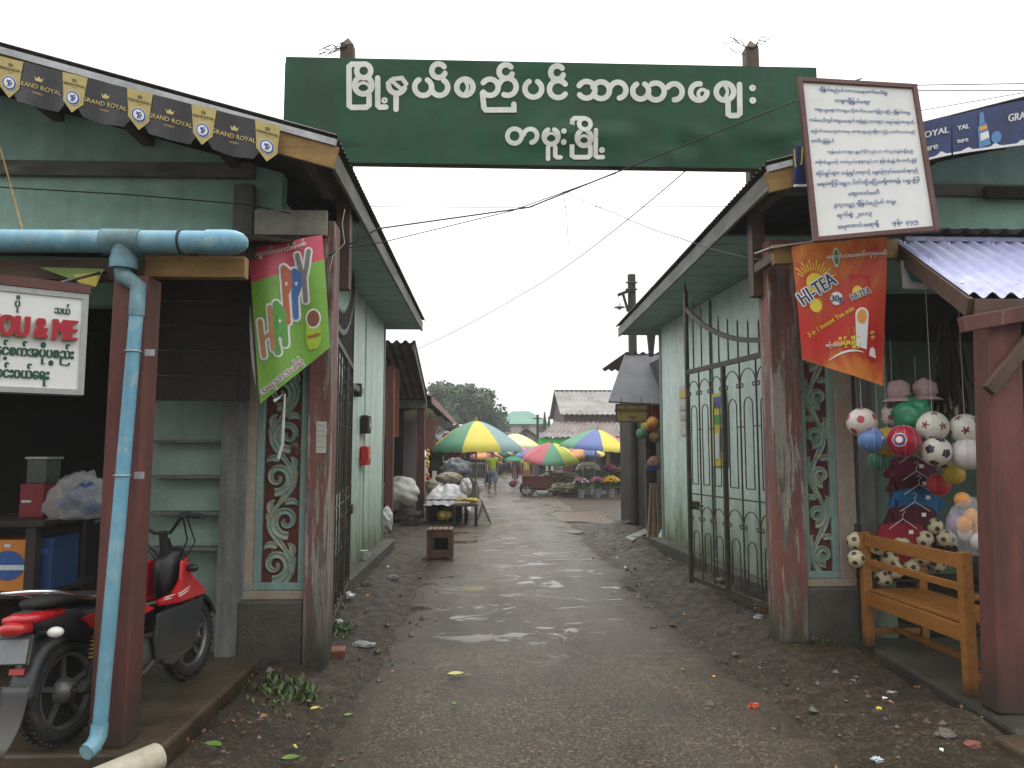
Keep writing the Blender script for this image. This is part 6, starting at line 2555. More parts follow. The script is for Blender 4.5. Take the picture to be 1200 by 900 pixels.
c = at(421, 652, 9.6)
t = thing('enamel_cup', 'white cup left on the plinth ledge of the street wall', 'cup', (-1.50, 9.5, 0.25))
g = MB()
g.lathe([(0.035, 0), (0.042, 0.005), (0.045, 0.11), (0.052, 0.118), (0.046, 0.112), (0.038, 0.02), (0.0, 0.015)], (0, 0, 0.0), 18)
g.build('body', M_cup, t, True)
g = MB()
g.tube([(0.044 + 0.025 * math.sin(PI * i / 8), 0, 0.03 + 0.06 * i / 8) for i in range(9)], 0.006, 6)
g.build('handle', M_cup, t, True)


def right_poster(label, px0, py0, px1, py1, m, deco):
    # on the street wall of the hall behind the gate
    def yx(px):       # where the pixel column meets the wall line
        best = None
        lo_, hi_ = 6.2, 11.5
        for _ in range(40):
            mid = (lo_ + hi_) / 2
            xw = 3.06 + (2.78 - 3.06) * (mid - 6.02) / (11.55 - 6.02) - 0.012
            if at(px, 500, mid).x < xw: lo_ = mid
            else: hi_ = mid
        return mid, xw
    ya, xa = yx(px0)
    yb, xb = yx(px1)
    zt_, zb2 = at(px0, py0, ya).z, at(px0, py1, ya).z
    t = thing('wall_poster', label, 'poster', (xa, ya, zb2))
    f = quad_surface((xa, ya, zt_), (xb, yb, zt_), (xb, yb, zb2), (xa, ya, zb2), sag=lambda u, v: 0.004 * math.sin(u * 7 + v * 3))

    def f2(u, v):
        p_, n_ = f(u, v)
        return p_, Vector((-1, 0, 0))
    g = MB()
    g.grid(lambda u, v: f(u, v)[0], 6, 12)
    g.build('sheet', m, t, fixn=False)
    for (u0, v0, u1, v1, mm) in deco:
        g = MB()
        g.flat([(u0, v0), (u1, v0), (u1, v1), (u0, v1)], [(0, 1, 2, 3)], f2, 0.007)
        g.build('print', mm, t)


M_post_y = plain('yellow poster', (0.50, 0.42, 0.06), 0.6)
M_post_w = mat('torn pale paper', (0.55, 0.54, 0.48), (0.42, 0.42, 0.38), scale=6, rough=0.8)
right_poster('tall yellow poster seen through the gate bars', 835, 462, 851, 546, M_post_y, [(0.15, 0.05, 0.85, 0.2, M_bluep), (0.2, 0.3, 0.8, 0.42, M_greenp), (0.15, 0.55, 0.5, 0.9, M_cartonw), (0.6, 0.5, 0.85, 0.8, M_bluep)])
right_poster('pale torn poster on the wall just beyond the gate', 797, 453, 806, 510, M_post_w, [(0.1, 0.1, 0.9, 0.25, M_post_y), (0.1, 0.4, 0.9, 0.5, M_alum), (0.1, 0.6, 0.8, 0.7, M_alum)])
right_poster('bare white sheet low on the wall behind the gate', 895, 588, 903, 628, M_post_w, [(0.2, 0.2, 0.8, 0.3, M_cartonw)])
t = thing('notice_paper', 'pale notice pasted on the peeling red column under the green banner', 'notice', at(376, 530, 5.55))
a_, b_ = at(371, 494, 5.55), at(382, 531, 5.55)
g = MB()
g.span((a_.x, 5.548, b_.z), (b_.x, 5.553, a_.z))
g.build('sheet', M_post_w, t)
g = MB()
for k in range(5): g.span((a_.x + 0.008, 5.5455, a_.z - 0.03 - 0.04 * k), (b_.x - 0.008 - 0.01 * (k % 2), 5.5475, a_.z - 0.02 - 0.04 * k))
g.build('print', M_alum, t)

# ------------------------------------------------------------------ wires
def wire(label, pts, r=0.0045, m=None, sag=0.0):
    g = MB()
    P = [Vector(p) for p in pts]
    out = []
    for a, b in zip(P, P[1:]):
        for i in range(12):
            q = i / 12
            p = a.lerp(b, q)
            p.z -= sag * 4 * q * (1 - q)
            out.append(p)
    out.append(P[-1])
    g.tube(out, r, 5)
    tag(g.build('power_cable', m or M_wire), label, 'cable')


wire('paired black cable from the eave to the foot of the green sign', [at(385, 300, 5.4), at(443, 268, 5.5), at(620, 243, 5.55), at(735, 197, 5.62), at(948, 112, 5.55), at(1010, 92, 5.5)], 0.006)
wire('thin black cable running just below the paired one', [at(400, 292, 5.9), at(452, 283, 5.9), at(600, 247, 5.9), at(722, 203, 5.9)], 0.004)
wire('level grey cable crossing the street under the sign', [at(405, 242, 8.0), at(560, 243, 9.0), at(860, 242, 9.5)], 0.004, sag=0.0)
wire('long cable slanting up from the far roofs to the sign', [at(487, 410, 16), at(640, 328, 12), at(806, 198, 7)], 0.006, sag=0.05)
wire('drop cable from mid street to the ochre beam', [at(662, 224, 9.3), at(722, 250, 8), at(800, 280, 6.5), at(898, 306, 5.4)], 0.004, sag=0.02)
wire('short loose cable end hanging in mid air', [at(660, 224, 9.3), at(664, 252, 9.3), at(666, 286, 9.3)], 0.004)
wire('slack black cable across the turquoise gable', [at(-40, 217, 5.55), at(150, 228, 5.55), at(292, 240, 5.55), at(340, 250, 5.5)], 0.005)
wire('rusty cord hanging in front of the gable', [at(-2, 165, 4.75), at(12, 215, 4.7), at(27, 272, 4.0)], 0.006, M_wood_y)
wire('upper cable over the long blue banner', [at(1060, 100, 7), at(1260, 97, 7)], 0.005)
wire('lower cable over the long blue banner', [at(1060, 106, 7), at(1260, 106, 7)], 0.005)
wire('slanting cable over the long blue banner', [at(1065, 132, 7), at(1260, 98, 7)], 0.004)
wire('pale string tied under the eave beside the green banner', [at(386, 318, 5.3), at(390, 300, 5.3), at(404, 285, 5.3), at(401, 262, 5.3), at(404, 245, 5.3)], 0.003, M_net)


# ------------------------------------------------------------------ shops along the left of the street
M_pinkf = mat('faded pink fascia', (0.26, 0.13, 0.12), (0.18, 0.10, 0.09), scale=3, rough=0.7, bump=0.2)
M_orpanel = mat('orange stained board', (0.36, 0.10, 0.035), (0.25, 0.06, 0.03), scale=3, rough=0.65, bump=0.2)
t = thing('market_shop', 'dark lean-to shop with a red post and pale lintel behind the turquoise hall', 'shop', (-2.6, 15.8, 0))
e0, e1 = at(490, 416, 14.2), at(500, 467, 17.5)
g = MB()
corrugated(g, lambda s_, v, h: Vector((e0.x + (e1.x - e0.x) * v - 3.4 + s_, 13.4 + (17.6 - 13.4) * v, e0.z + 0.12 + (e1.z - e0.z - 0.12) * v + h + 0.02)), 3.42, 3, 0.16, 0.03, 8)
g.build('roof_sheet', M_roof, t)
g = MB()
g.beam((e0.x - 0.02, 13.45, e0.z + 0.05), (e1.x - 0.02, 17.55, e1.z - 0.05), 0.03, 0.13)
g.build('edge_board', M_wood_b, t)
g = MB()
a, b = at(462, 469, 17.5), at(500, 478, 17.5)
g.span((a.x - 1.6, 17.48, b.z), (b.x, 17.54, a.z))
g.build('lintel', M_plaster, t)
g = MB()
a = at(493.5, 478, 17.6)
g.span((a.x - 0.09, 17.55, 0.05), (a.x + 0.09, 17.7, a.z))
g.build('post', M_redpost, t)
g = MB()
a = at(458, 500, 14.0)
g.span((a.x - 0.08, 13.9, 0.0), (a.x + 0.06, 14.05, 3.2))
g.build('post', M_redpost, t)
g = MB()
a, b = at(455, 432, 14.3), at(467, 512, 14.3)
g.span((a.x - 0.3, 14.28, b.z), (b.x, 14.31, a.z))
g.build('orange_board', M_orpanel, t)
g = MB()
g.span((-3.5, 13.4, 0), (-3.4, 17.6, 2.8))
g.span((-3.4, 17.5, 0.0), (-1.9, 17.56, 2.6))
g.build('wall', M_shade, t)
g = MB()
g.span((-3.4, 13.3, -0.02), (-1.72, 17.7, 0.12))
g.build('floor_ledge', M_slab, t)
t = thing('market_shop', 'long shop row with a faded pink eave beyond the red post', 'shop', (-2.6, 26, 0))
g = MB()
corrugated(g, lambda s_, v, h: Vector((-1.28 - 2.3 * v, 17.8 + s_, 2.92 + 0.62 * v + h)), 20.5, 2, 0.2, 0.03, 6)
g.build('roof_sheet', M_roof, t)
g = MB()
g.beam((-1.27, 17.8, 2.83), (-1.30, 38.2, 2.83), 0.03, 0.17)
g.build('fascia', M_pinkf, t)
g = MB()
g.span((-3.55, 17.8, 0), (-3.45, 38.2, 3.5))
g.build('wall', M_wood_d, t)
for y in (21.5, 25.5, 29.5, 33.5):
    g = MB()
    g.span((-1.62, y, 0), (-1.5, y + 0.12, 2.9))
    g.build('post', M_wood_b, t)
M_tarpw = mat('white tarpaulin', (0.62, 0.62, 0.62), (0.48, 0.49, 0.50), scale=2, rough=0.5, bump=0.4, bscale=6)
M_tarpg = mat('grey tarpaulin', (0.20, 0.22, 0.24), (0.12, 0.13, 0.15), scale=2, rough=0.5, bump=0.4, bscale=6)
a, b = at(502, 478, 19), at(546, 498, 29)
g = MB()
g.grid(lambda u, v: Vector((a.x + (b.x - a.x) * u - 0.9 * v, a.y + (b.y - a.y) * u, a.z + (b.z - a.z) * u - 0.15 * math.sin(PI * u) - (0.10 * v if v < 0.2 else 0.02 + 0.1 * v) + 0.03 * math.sin(u * 30 + v * 5))), 40, 8)
tag(g.build('tarpaulin', M_tarpw, fixn=False), 'white tarpaulin edge sagging along the pink eave', 'tarpaulin')
a, b = at(508, 498, 20), at(540, 510, 24)
g = MB()
g.grid(lambda u, v: Vector((a.x + (b.x - a.x) * u, a.y + (b.y - a.y) * u, a.z + (b.z - a.z) * u - 0.5 * v * (0.6 + 0.4 * math.sin(u * 5)) + 0.0)) + Vector((0.06 * math.sin(v * 7 + u * 9), 0, 0)), 20, 8)
tag(g.build('tarpaulin', M_tarpg, fixn=False), 'grey tarpaulin hanging in the shade under the white one', 'tarpaulin')


def garment(px, py, Y, w, h, m, label):
    c = at(px, py, Y)
    t = thing('hanging_garment', label, 'garment', c, 0, 'garments hung outside the shop row')
    out = [(-0.09, 0.0), (0, -0.03), (0.09, 0.0), (0.26, -0.06), (0.36, -0.30), (0.28, -0.34), (0.22, -0.2), (0.26, -1.0), (-0.26, -1.0), (-0.22, -0.2), (-0.28, -0.34), (-0.36, -0.30), (-0.26, -0.06)]
    g = MB()
    g.prism([(x * w / 0.6, z * h) for x, z in out], lambda u, v, d: Vector((u, -0.05 + d + 0.04 * math.sin(u * 12 + px), v)), 0.08)
    g.build('cloth', m, t, True, bevel=0.012)
    g = MB()
    g.tube([(-0.16 * w, 0, -0.02), (0, 0, 0.04), (0.16 * w, 0, -0.02)], 0.008, 5)
    g.tube([(0, 0, 0.04), (0, 0, 0.14)], 0.006, 5)
    g.build('hanger', M_wire, t, True)


garment(528, 507, 21.0, 0.42, 0.45, clothmat('magenta cloth', (0.45, 0.03, 0.16)), 'bright pink garment hanging under the big umbrella edge')
garment(532, 522, 21.4, 0.55, 1.0, clothmat('maroon cloth2', (0.10, 0.02, 0.025)), 'long maroon garment hanging below the pink one')
garment(512, 518, 19.6, 0.42, 0.75, clothmat('grey flowered cloth', (0.22, 0.22, 0.20), col2=(0.08, 0.10, 0.07)), 'grey flowered garment hanging near the red post')
garment(504, 490, 18.9, 0.36, 0.8, clothmat('dull pink cloth', (0.22, 0.09, 0.08)), 'dull pink garment right behind the red post')
garment(520, 504, 22.5, 0.5, 0.8, clothmat('charcoal cloth', (0.035, 0.037, 0.045)), 'charcoal garment in the shade behind the pink one')
garment(543, 520, 24.5, 0.6, 0.9, clothmat('dark blue cloth2', (0.03, 0.04, 0.08)), 'navy garment beside the pole of the big umbrella')
garment(537, 530, 23.0, 0.4, 0.6, clothmat('rust cloth', (0.16, 0.05, 0.03)), 'rust garment low beside the maroon one')
for i, (py, m, lab) in enumerate(((528, M_yel, 'yellow snack packets strung on the red post, upper string'), (556, M_redp, 'red snack packets strung on the red post, lower string'))):
    c = at(501, py, 17.5)
    t = thing('snack_string', lab, 'snacks', c, 0)
    for k in range(5):
        g = MB()
        g.sphere((0.02 * math.sin(k * 2.3), -0.02, -0.09 * k), 0.055, 8, 6, (0.9, 0.35, 0.8))
        g.build('packet', m if k % 2 else M_orp, t, True)

# sacks and white plastic
M_sack = mat('white woven sack', (0.60, 0.59, 0.55), (0.46, 0.45, 0.41), scale=3, rough=0.6, bump=0.5, bscale=12)
M_sackt = mat('tan sack', (0.36, 0.31, 0.23), (0.26, 0.22, 0.16), scale=3, rough=0.8, bump=0.5, bscale=14)
M_sheet = mat('white plastic sheet', (0.62, 0.62, 0.62), (0.50, 0.50, 0.50), scale=3, rough=0.3, bump=0.5, bscale=8)


def lump(name, label, px, py, Y, rx, ry_, rz, m, cat, seed, amt=0.3, floor=None, fr=2.4):
    c = at(px, py, Y)
    g = MB()
    g.add(*crumple(c, rx, ry_, rz, seed, amt, 40, 24, fr, floor), smooth=True)
    return tag(g.build(name, m), label, cat)


c = at(474, 578, 16.2)
g = MB()
vs, fs = [], []
n, mm_ = 40, 22
for i in range(mm_ + 1):
    th = PI * i / mm_
    for k in range(n):
        ph = 2 * PI * k / n
        d = Vector((math.sin(th) * math.cos(ph), math.sin(th) * math.sin(ph), math.cos(th)))
        q = 1 + 0.16 * mnoise.noise(d * 2 + Vector((3, 1, 0))) + 0.05 * math.sin(11 * (d.z * 1.2 + d.x * 0.6) + 3 * mnoise.noise(d * 3))
        vs.append(Vector((c.x - 0.12 + 0.42 * q * d.x, c.y + 0.45 * q * d.y, max(0.3, c.z + 0.36 * q * d.z))))
for i in range(mm_):
    for k in range(n):
        l = (k + 1) % n
        fs.append((i * n + k, (i + 1) * n + k, (i + 1) * n + l, i * n + l))
g.add(vs, fs, True)
tag(g.build('sack', M_sack), 'big bulging white sack tied up between the two shop posts', 'sack')
t = thing('low_bench', 'low dark plank bench under the bulging white sack', 'bench', (c.x - 0.1, 16.2, 0.12))
g = MB()
g.span((c.x - 0.75, 15.7, 0.25), (c.x + 0.36, 16.7, 0.29))
g.build('top', M_wood_d, t)
for x in (c.x - 0.65, c.x + 0.28):
    for y in (15.76, 16.62):
        g = MB()
        g.span((x - 0.03, y - 0.03, 0.12), (x + 0.03, y + 0.03, 0.249))
        g.build('leg', M_wood_d, t)
lump('plastic_bag', 'limp white plastic bag hanging at the far corner of the turquoise wall', 453, 611, 12.1, 0.10, 0.13, 0.20, M_sheet, 'bag', 6.6, 0.35)

# vendor's table with plastic-covered goods
Yt = 17.0
a, b = at(500, 590, Yt), at(549, 590, Yt)
zt_ = 0.55
t = thing('vendor_table', 'dark vendor table under the plastic-covered heap', 'table', ((a.x + b.x) / 2, Yt, 0))
g = MB()
g.span((a.x, Yt - 0.45, zt_ - 0.04), (b.x, Yt + 0.5, zt_))
g.build('table_top', M_wood_d, t)
for x in (a.x + 0.05, b.x - 0.05):
    for y in (Yt - 0.4, Yt + 0.45):
        g = MB()
        g.span((x - 0.03, y - 0.03, 0), (x + 0.03, y + 0.03, zt_ - 0.041))
        g.build('leg', M_wood_d, t)
g = MB()
g.span((a.x + 0.05, Yt + 0.1, 0.02), (b.x - 0.15, Yt + 0.4, zt_ - 0.06))
tag(g.build('crate', M_wood_d, bevel=0.01), 'dark crate stored under the vendor table', 'crate')
g = MB()
cx_, w_ = (a.x + b.x) / 2, (b.x - a.x)


def sheet(u, v):
    x = a.x - 0.03 + (w_ + 0.08) * u
    y = Yt - 0.5 + 1.0 * v
    edge = min(u, 1 - u, v, 1 - v)
    h = zt_ + 0.03 + 0.26 * sm(edge / 0.32) * (1 + 0.5 * mnoise.noise((x * 3, y * 3, 4))) + 0.05 * mnoise.noise((x * 9, y * 9, 2))
    if edge < 0.04: h = zt_ - 0.10 - 0.14 * abs(mnoise.noise((x * 5, y * 5, 8)))
    if u > 0.93: h -= 0.12
    return Vector((x, y, max(h, zt_ + 0.006 if edge >= 0.04 else 0.2)))


g.grid(sheet, 44, 30)
tag(g.build('plastic_sheet', M_sheet, fixn=False), 'crumpled white plastic sheet covering the heap on the vendor table', 'plastic sheet')
lump('sack', 'tan sack lying on the white plastic sheet', 526, 560, Yt + 0.2, 0.30, 0.22, 0.13, M_sackt, 'sack', 1.3, 0.2)
lump('sack', 'smaller tied tan sack at the post end of the table', 506, 569, Yt - 0.1, 0.14, 0.14, 0.15, M_sackt, 'sack', 9.3, 0.3)
lump('sack', 'upright tan sack standing on the ground beyond the vendor table', 551, 576, 19.8, 0.26, 0.22, 0.34, M_sackt, 'sack', 11.3, 0.2, floor=0.01)
lump('plastic_bundle', 'grey plastic bundle heaped behind the tan sack on the table', 535, 552, Yt + 1.2, 0.36, 0.3, 0.30, M_tarpg, 'plastic sheet', 12.7, 0.3)
lump('sack', 'white sack wedged between the red post and the snack strings', 511, 577, Yt + 0.6, 0.16, 0.16, 0.24, M_sack, 'sack', 13.9, 0.25)
lump('plastic_bundle', 'white plastic bundle draped over the end of the table', 546, 572, Yt - 0.2, 0.13, 0.2, 0.22, M_sheet, 'plastic sheet', 4.7, 0.3)
t = thing('stool_table', 'small dark table carrying a pile of yellow bananas', 'table', at(545, 612, 16.2).xy.to_3d())
a, b = at(531, 590, 16.2), at(560, 590, 16.2)
g = MB()
g.span((a.x, 15.95, a.z - 0.05), (b.x, 16.45, a.z))
g.build('table_top', M_wood_b, t)
for x in (a.x + 0.04, b.x - 0.04):
    for y in (15.99, 16.41):
        g = MB()
        g.span((x - 0.03, y - 0.03, 0), (x + 0.03, y + 0.03, a.z - 0.051))
        g.build('leg', M_wood_d, t)
M_banana = plain('banana yellow', (0.50, 0.36, 0.05), 0.5)
g = MB()
for k in range(26):
    x, y = random.uniform(a.x + 0.12, b.x - 0.04), random.uniform(16.0, 16.4)
    z = a.z + 0.03 + 0.05 * random.random()
    th = random.uniform(-0.5, 0.5)
    g.tube([(x + 0.10 * q * math.cos(th), y + 0.10 * q * math.sin(th), z + 0.035 * (1 - q * q)) for q in (-1, -0.5, 0, 0.5, 1)], [0.006, 0.018, 0.022, 0.018, 0.006], 7)
tag(g.build('bananas', M_banana), 'pile of yellow bananas on the small dark table', 'bananas', kind='stuff')
lump('plastic_bag', 'yellow plastic bag lying under the vendor table', 521, 604, 16.7, 0.16, 0.15, 0.11, M_banana, 'bag', 3.9, 0.35, floor=0.01)
t = thing('easel_board', 'pale board leaning on two wooden legs beside the bananas', 'board', (at(566, 610, 16.6).x, 16.6, 0))
g = MB()
a, b, c, d = at(560, 589, 16.75), at(567, 589, 16.75), at(574, 612, 16.5), at(557, 613, 16.5)
g.add([a, b, c, d] + [p_ + Vector((0, 0.03, 0)) for p_ in (a, b, c, d)], [(0, 1, 2, 3), (4, 5, 6, 7), (0, 1, 5, 4), (1, 2, 6, 5), (2, 3, 7, 6), (3, 0, 4, 7)])
g.build('board', M_plaster, t)
for (p_, q_) in ((at(564, 586, 16.7), at(575, 613, 16.4)), (at(566, 590, 16.72), at(559, 610, 16.42))):
    g = MB()
    g.beam(p_, q_, 0.03, 0.03)
    g.build('leg', M_wood_b, t)
# slatted wooden crate on the road side
Yc = 11.2
a, b = at(500, 653, Yc), at(531, 620, Yc)
t = thing('crate_stool', 'brown slatted wooden crate standing alone at the road edge', 'crate', ((a.x + b.x) / 2, Yc + 0.15, 0.02))
M_crate = mat('crate wood', (0.16, 0.075, 0.045), (0.10, 0.05, 0.032), scale=5, rough=0.6, bump=0.4)
w, h = b.x - a.x, b.z - 0.02
for k in range(5):
    g = MB()
    x = -w / 2 + w * (k + 0.5) / 5
    g.box((x, 0, h - 0.012), (w / 5 - 0.014, 0.40, 0.024))
    g.build('slat', M_crate, t, True, bevel=0.003)
for sx in (-1, 1):
    for sy in (-1, 1):
        g = MB()
        g.box((sx * (w / 2 - 0.035), sy * 0.165, h / 2 - 0.012), (0.07, 0.05, h - 0.026))
        g.build('leg', M_crate, t, True, bevel=0.003)
g = MB()
g.box((0, 0.17, h * 0.5), (w - 0.15, 0.014, h * 0.75))
g.build('back_board', M_wood_d, t, True)
for sx in (-1, 1):
    g = MB()
    g.box((sx * (w / 2 - 0.012), 0, h * 0.5), (0.018, 0.27, h * 0.8))
    g.build('side_board', M_crate, t, True)
for sy in (-1, 1):
    for z, hh in ((0.075, 0.11), (h - 0.075, 0.09)):
        g = MB()
        g.box((0, sy * 0.185, z), (w - 0.145, 0.02, hh))
        g.build('rail', M_crate, t, True, bevel=0.003)

# ------------------------------------------------------------------ umbrellas
UM = {k: mat('umbrella ' + k, c, rough=0.6, bump=0.08, bscale=8, var=0.12) for k, c in dict(
    green=(0.085, 0.25, 0.15), yellow=(0.62, 0.52, 0.06), slate=(0.20, 0.31, 0.32), red=(0.44, 0.09, 0.11), blue=(0.09, 0.13, 0.33), orange=(0.64, 0.29, 0.10), pale=(0.70, 0.68, 0.36), lime=(0.45, 0.50, 0.05), teal=(0.04, 0.30, 0.20)).items()}


def umbrella(label, px, py, Y, r, drop, cols, rot=0.0, tilt=(0, 0), valance=0.1, base=0.0):
    c = at(px, py, Y)
    H = c.z - base
    t = thing('market_umbrella', label, 'umbrella', (c.x, Y, base), 0, 'market umbrellas')
    t.rotation_euler = (R(tilt[0]), R(tilt[1]), R(rot))
    if tilt != (0, 0):                       # keep the top where it stands in the picture
        off = (Matrix.Rotation(R(tilt[1]), 3, 'Y') @ Matrix.Rotation(R(tilt[0]), 3, 'X')) @ Vector((0, 0, H))
        t.location = (c.x - off.x, Y - off.y, c.z - off.z)
    n = len(cols)
    g = MB()
    nr, na = 7, 6
    mats = [UM[k] for k in cols]
    for p_ in range(n):
        vs, fs = [], []
        for i in range(nr + 2):
            for k in range(na + 1):
                q = k / na
                a = 2 * PI * (p_ + q) / n
                if i <= nr:
                    tt = i / nr
                    rr = r * tt * (1 - 0.045 * math.sin(PI * q) * tt)
                    z = H - drop * (tt ** 1.55) - 0.05 * r * math.sin(PI * q) * tt * (1 - tt) * 2
                else:
                    rr = r * (1 - 0.045 * math.sin(PI * q)) * 1.005
                    z = H - drop - valance * (1 - 0.25 * abs(math.sin(PI * q * 2)))
                vs.append((rr * math.cos(a), rr * math.sin(a), z))
        for i in range(nr + 1):
            for k in range(na):
                fs.append((i * (na + 1) + k, i * (na + 1) + k + 1, (i + 1) * (na + 1) + k + 1, (i + 1) * (na + 1) + k))
        g.mi = p_
        g.add(vs, fs, True)
    o = g.build('canopy', mats, t, True, fixn=False)
    g = MB()
    for p_ in range(n):
        a = 2 * PI * p_ / n
        g.tube([(r * q * math.cos(a) * 0.99, r * q * math.sin(a) * 0.99, H - drop * (q ** 1.55) - 0.02) for q in (0.02, 0.3, 0.6, 0.99)], 0.008, 5)
    g.build('ribs', M_alum, t, True)
    g = MB()
    g.tube([(0, 0, 0), (0, 0, H + 0.06)], 0.022, 8)
    g.build('pole', M_alum, t, True)
    g = MB()
    g.lathe([(0.05, 0), (0.045, 0.04), (0.012, 0.10), (0.004, 0.14)], (0, 0, H - 0.01), 10)
    g.build('finial', M_wood_y, t, True)
    return t


umbrella('largest umbrella, green and yellow, on a pale pole at the shop side', 558, 493, 19.4, 1.22, 0.70, ['green', 'yellow', 'green', 'yellow', 'green', 'yellow', 'slate', 'pale'], 30, (0, 0), 0.14)
umbrella('pale yellow umbrella half hidden behind the largest one', 604, 508, 33.0, 1.15, 0.55, ['pale', 'pale', 'yellow', 'pale', 'pale', 'pale', 'pale', 'yellow'], 10)
umbrella('red, green and yellow umbrella tipped low over the handcart', 641, 519, 28.0, 1.10, 0.55, ['red', 'blue', 'yellow', 'red', 'red', 'green', 'lime', 'yellow'], 22.5, (14, -3), 0.08)
umbrella('blue, yellow and red umbrella highest over the flower buckets', 700, 503, 26.5, 1.32, 0.62, ['yellow', 'blue', 'green', 'red', 'green', 'blue', 'yellow', 'red'], 2, (4, 4), 0.10)
umbrella('orange and blue umbrella under the highest one', 681, 520, 28.6, 0.90, 0.42, ['orange', 'yellow', 'blue', 'red', 'red', 'orange', 'blue', 'yellow'], 0, (6, -4), 0.08)
umbrella('small teal umbrella low beside the tipped red one', 602, 533, 32.0, 0.42, 0.20, ['teal', 'green', 'teal', 'green', 'teal', 'green', 'teal', 'green'], 0, (4, 0), 0.05)
umbrella('dull blue umbrella far behind the pale yellow one', 625, 524, 38.0, 1.1, 0.45, ['blue', 'slate', 'blue', 'slate', 'blue', 'slate', 'blue', 'slate'], 12)
umbrella('small faded red umbrella beyond the walking person', 569, 527, 34.0, 0.8, 0.35, ['red', 'orange', 'red', 'orange', 'red', 'orange', 'red', 'orange'], 5)
umbrella('dim green and white umbrella far behind the walking person', 583, 523, 40.0, 0.85, 0.35, ['green', 'pale', 'green', 'pale', 'green', 'pale', 'green', 'pale'], 0)


# ------------------------------------------------------------------ people
def skin_mesh(name, joints, edges, m, parent, sub=1, root=0):
    me = bpy.data.meshes.new(name)
    me.from_pydata([j[:3] for j in joints], edges, [])
    me.materials.append(m)
    o = bpy.data.objects.new(name, me)
    COL.objects.link(o)
    o.parent = parent
    TM[o.name] = TM[parent.name]
    sk = o.modifiers.new('skin', 'SKIN')
    sk.use_smooth_shade = True
    for i, v in enumerate(me.skin_vertices[0].data):
        r = joints[i][3]
        v.radius = (r, r) if not hasattr(r, '__len__') else r
        v.use_root = i == root
    sb = o.modifiers.new('sub', 'SUBSURF')
    sb.levels = sub
    sb.render_levels = sub
    return o


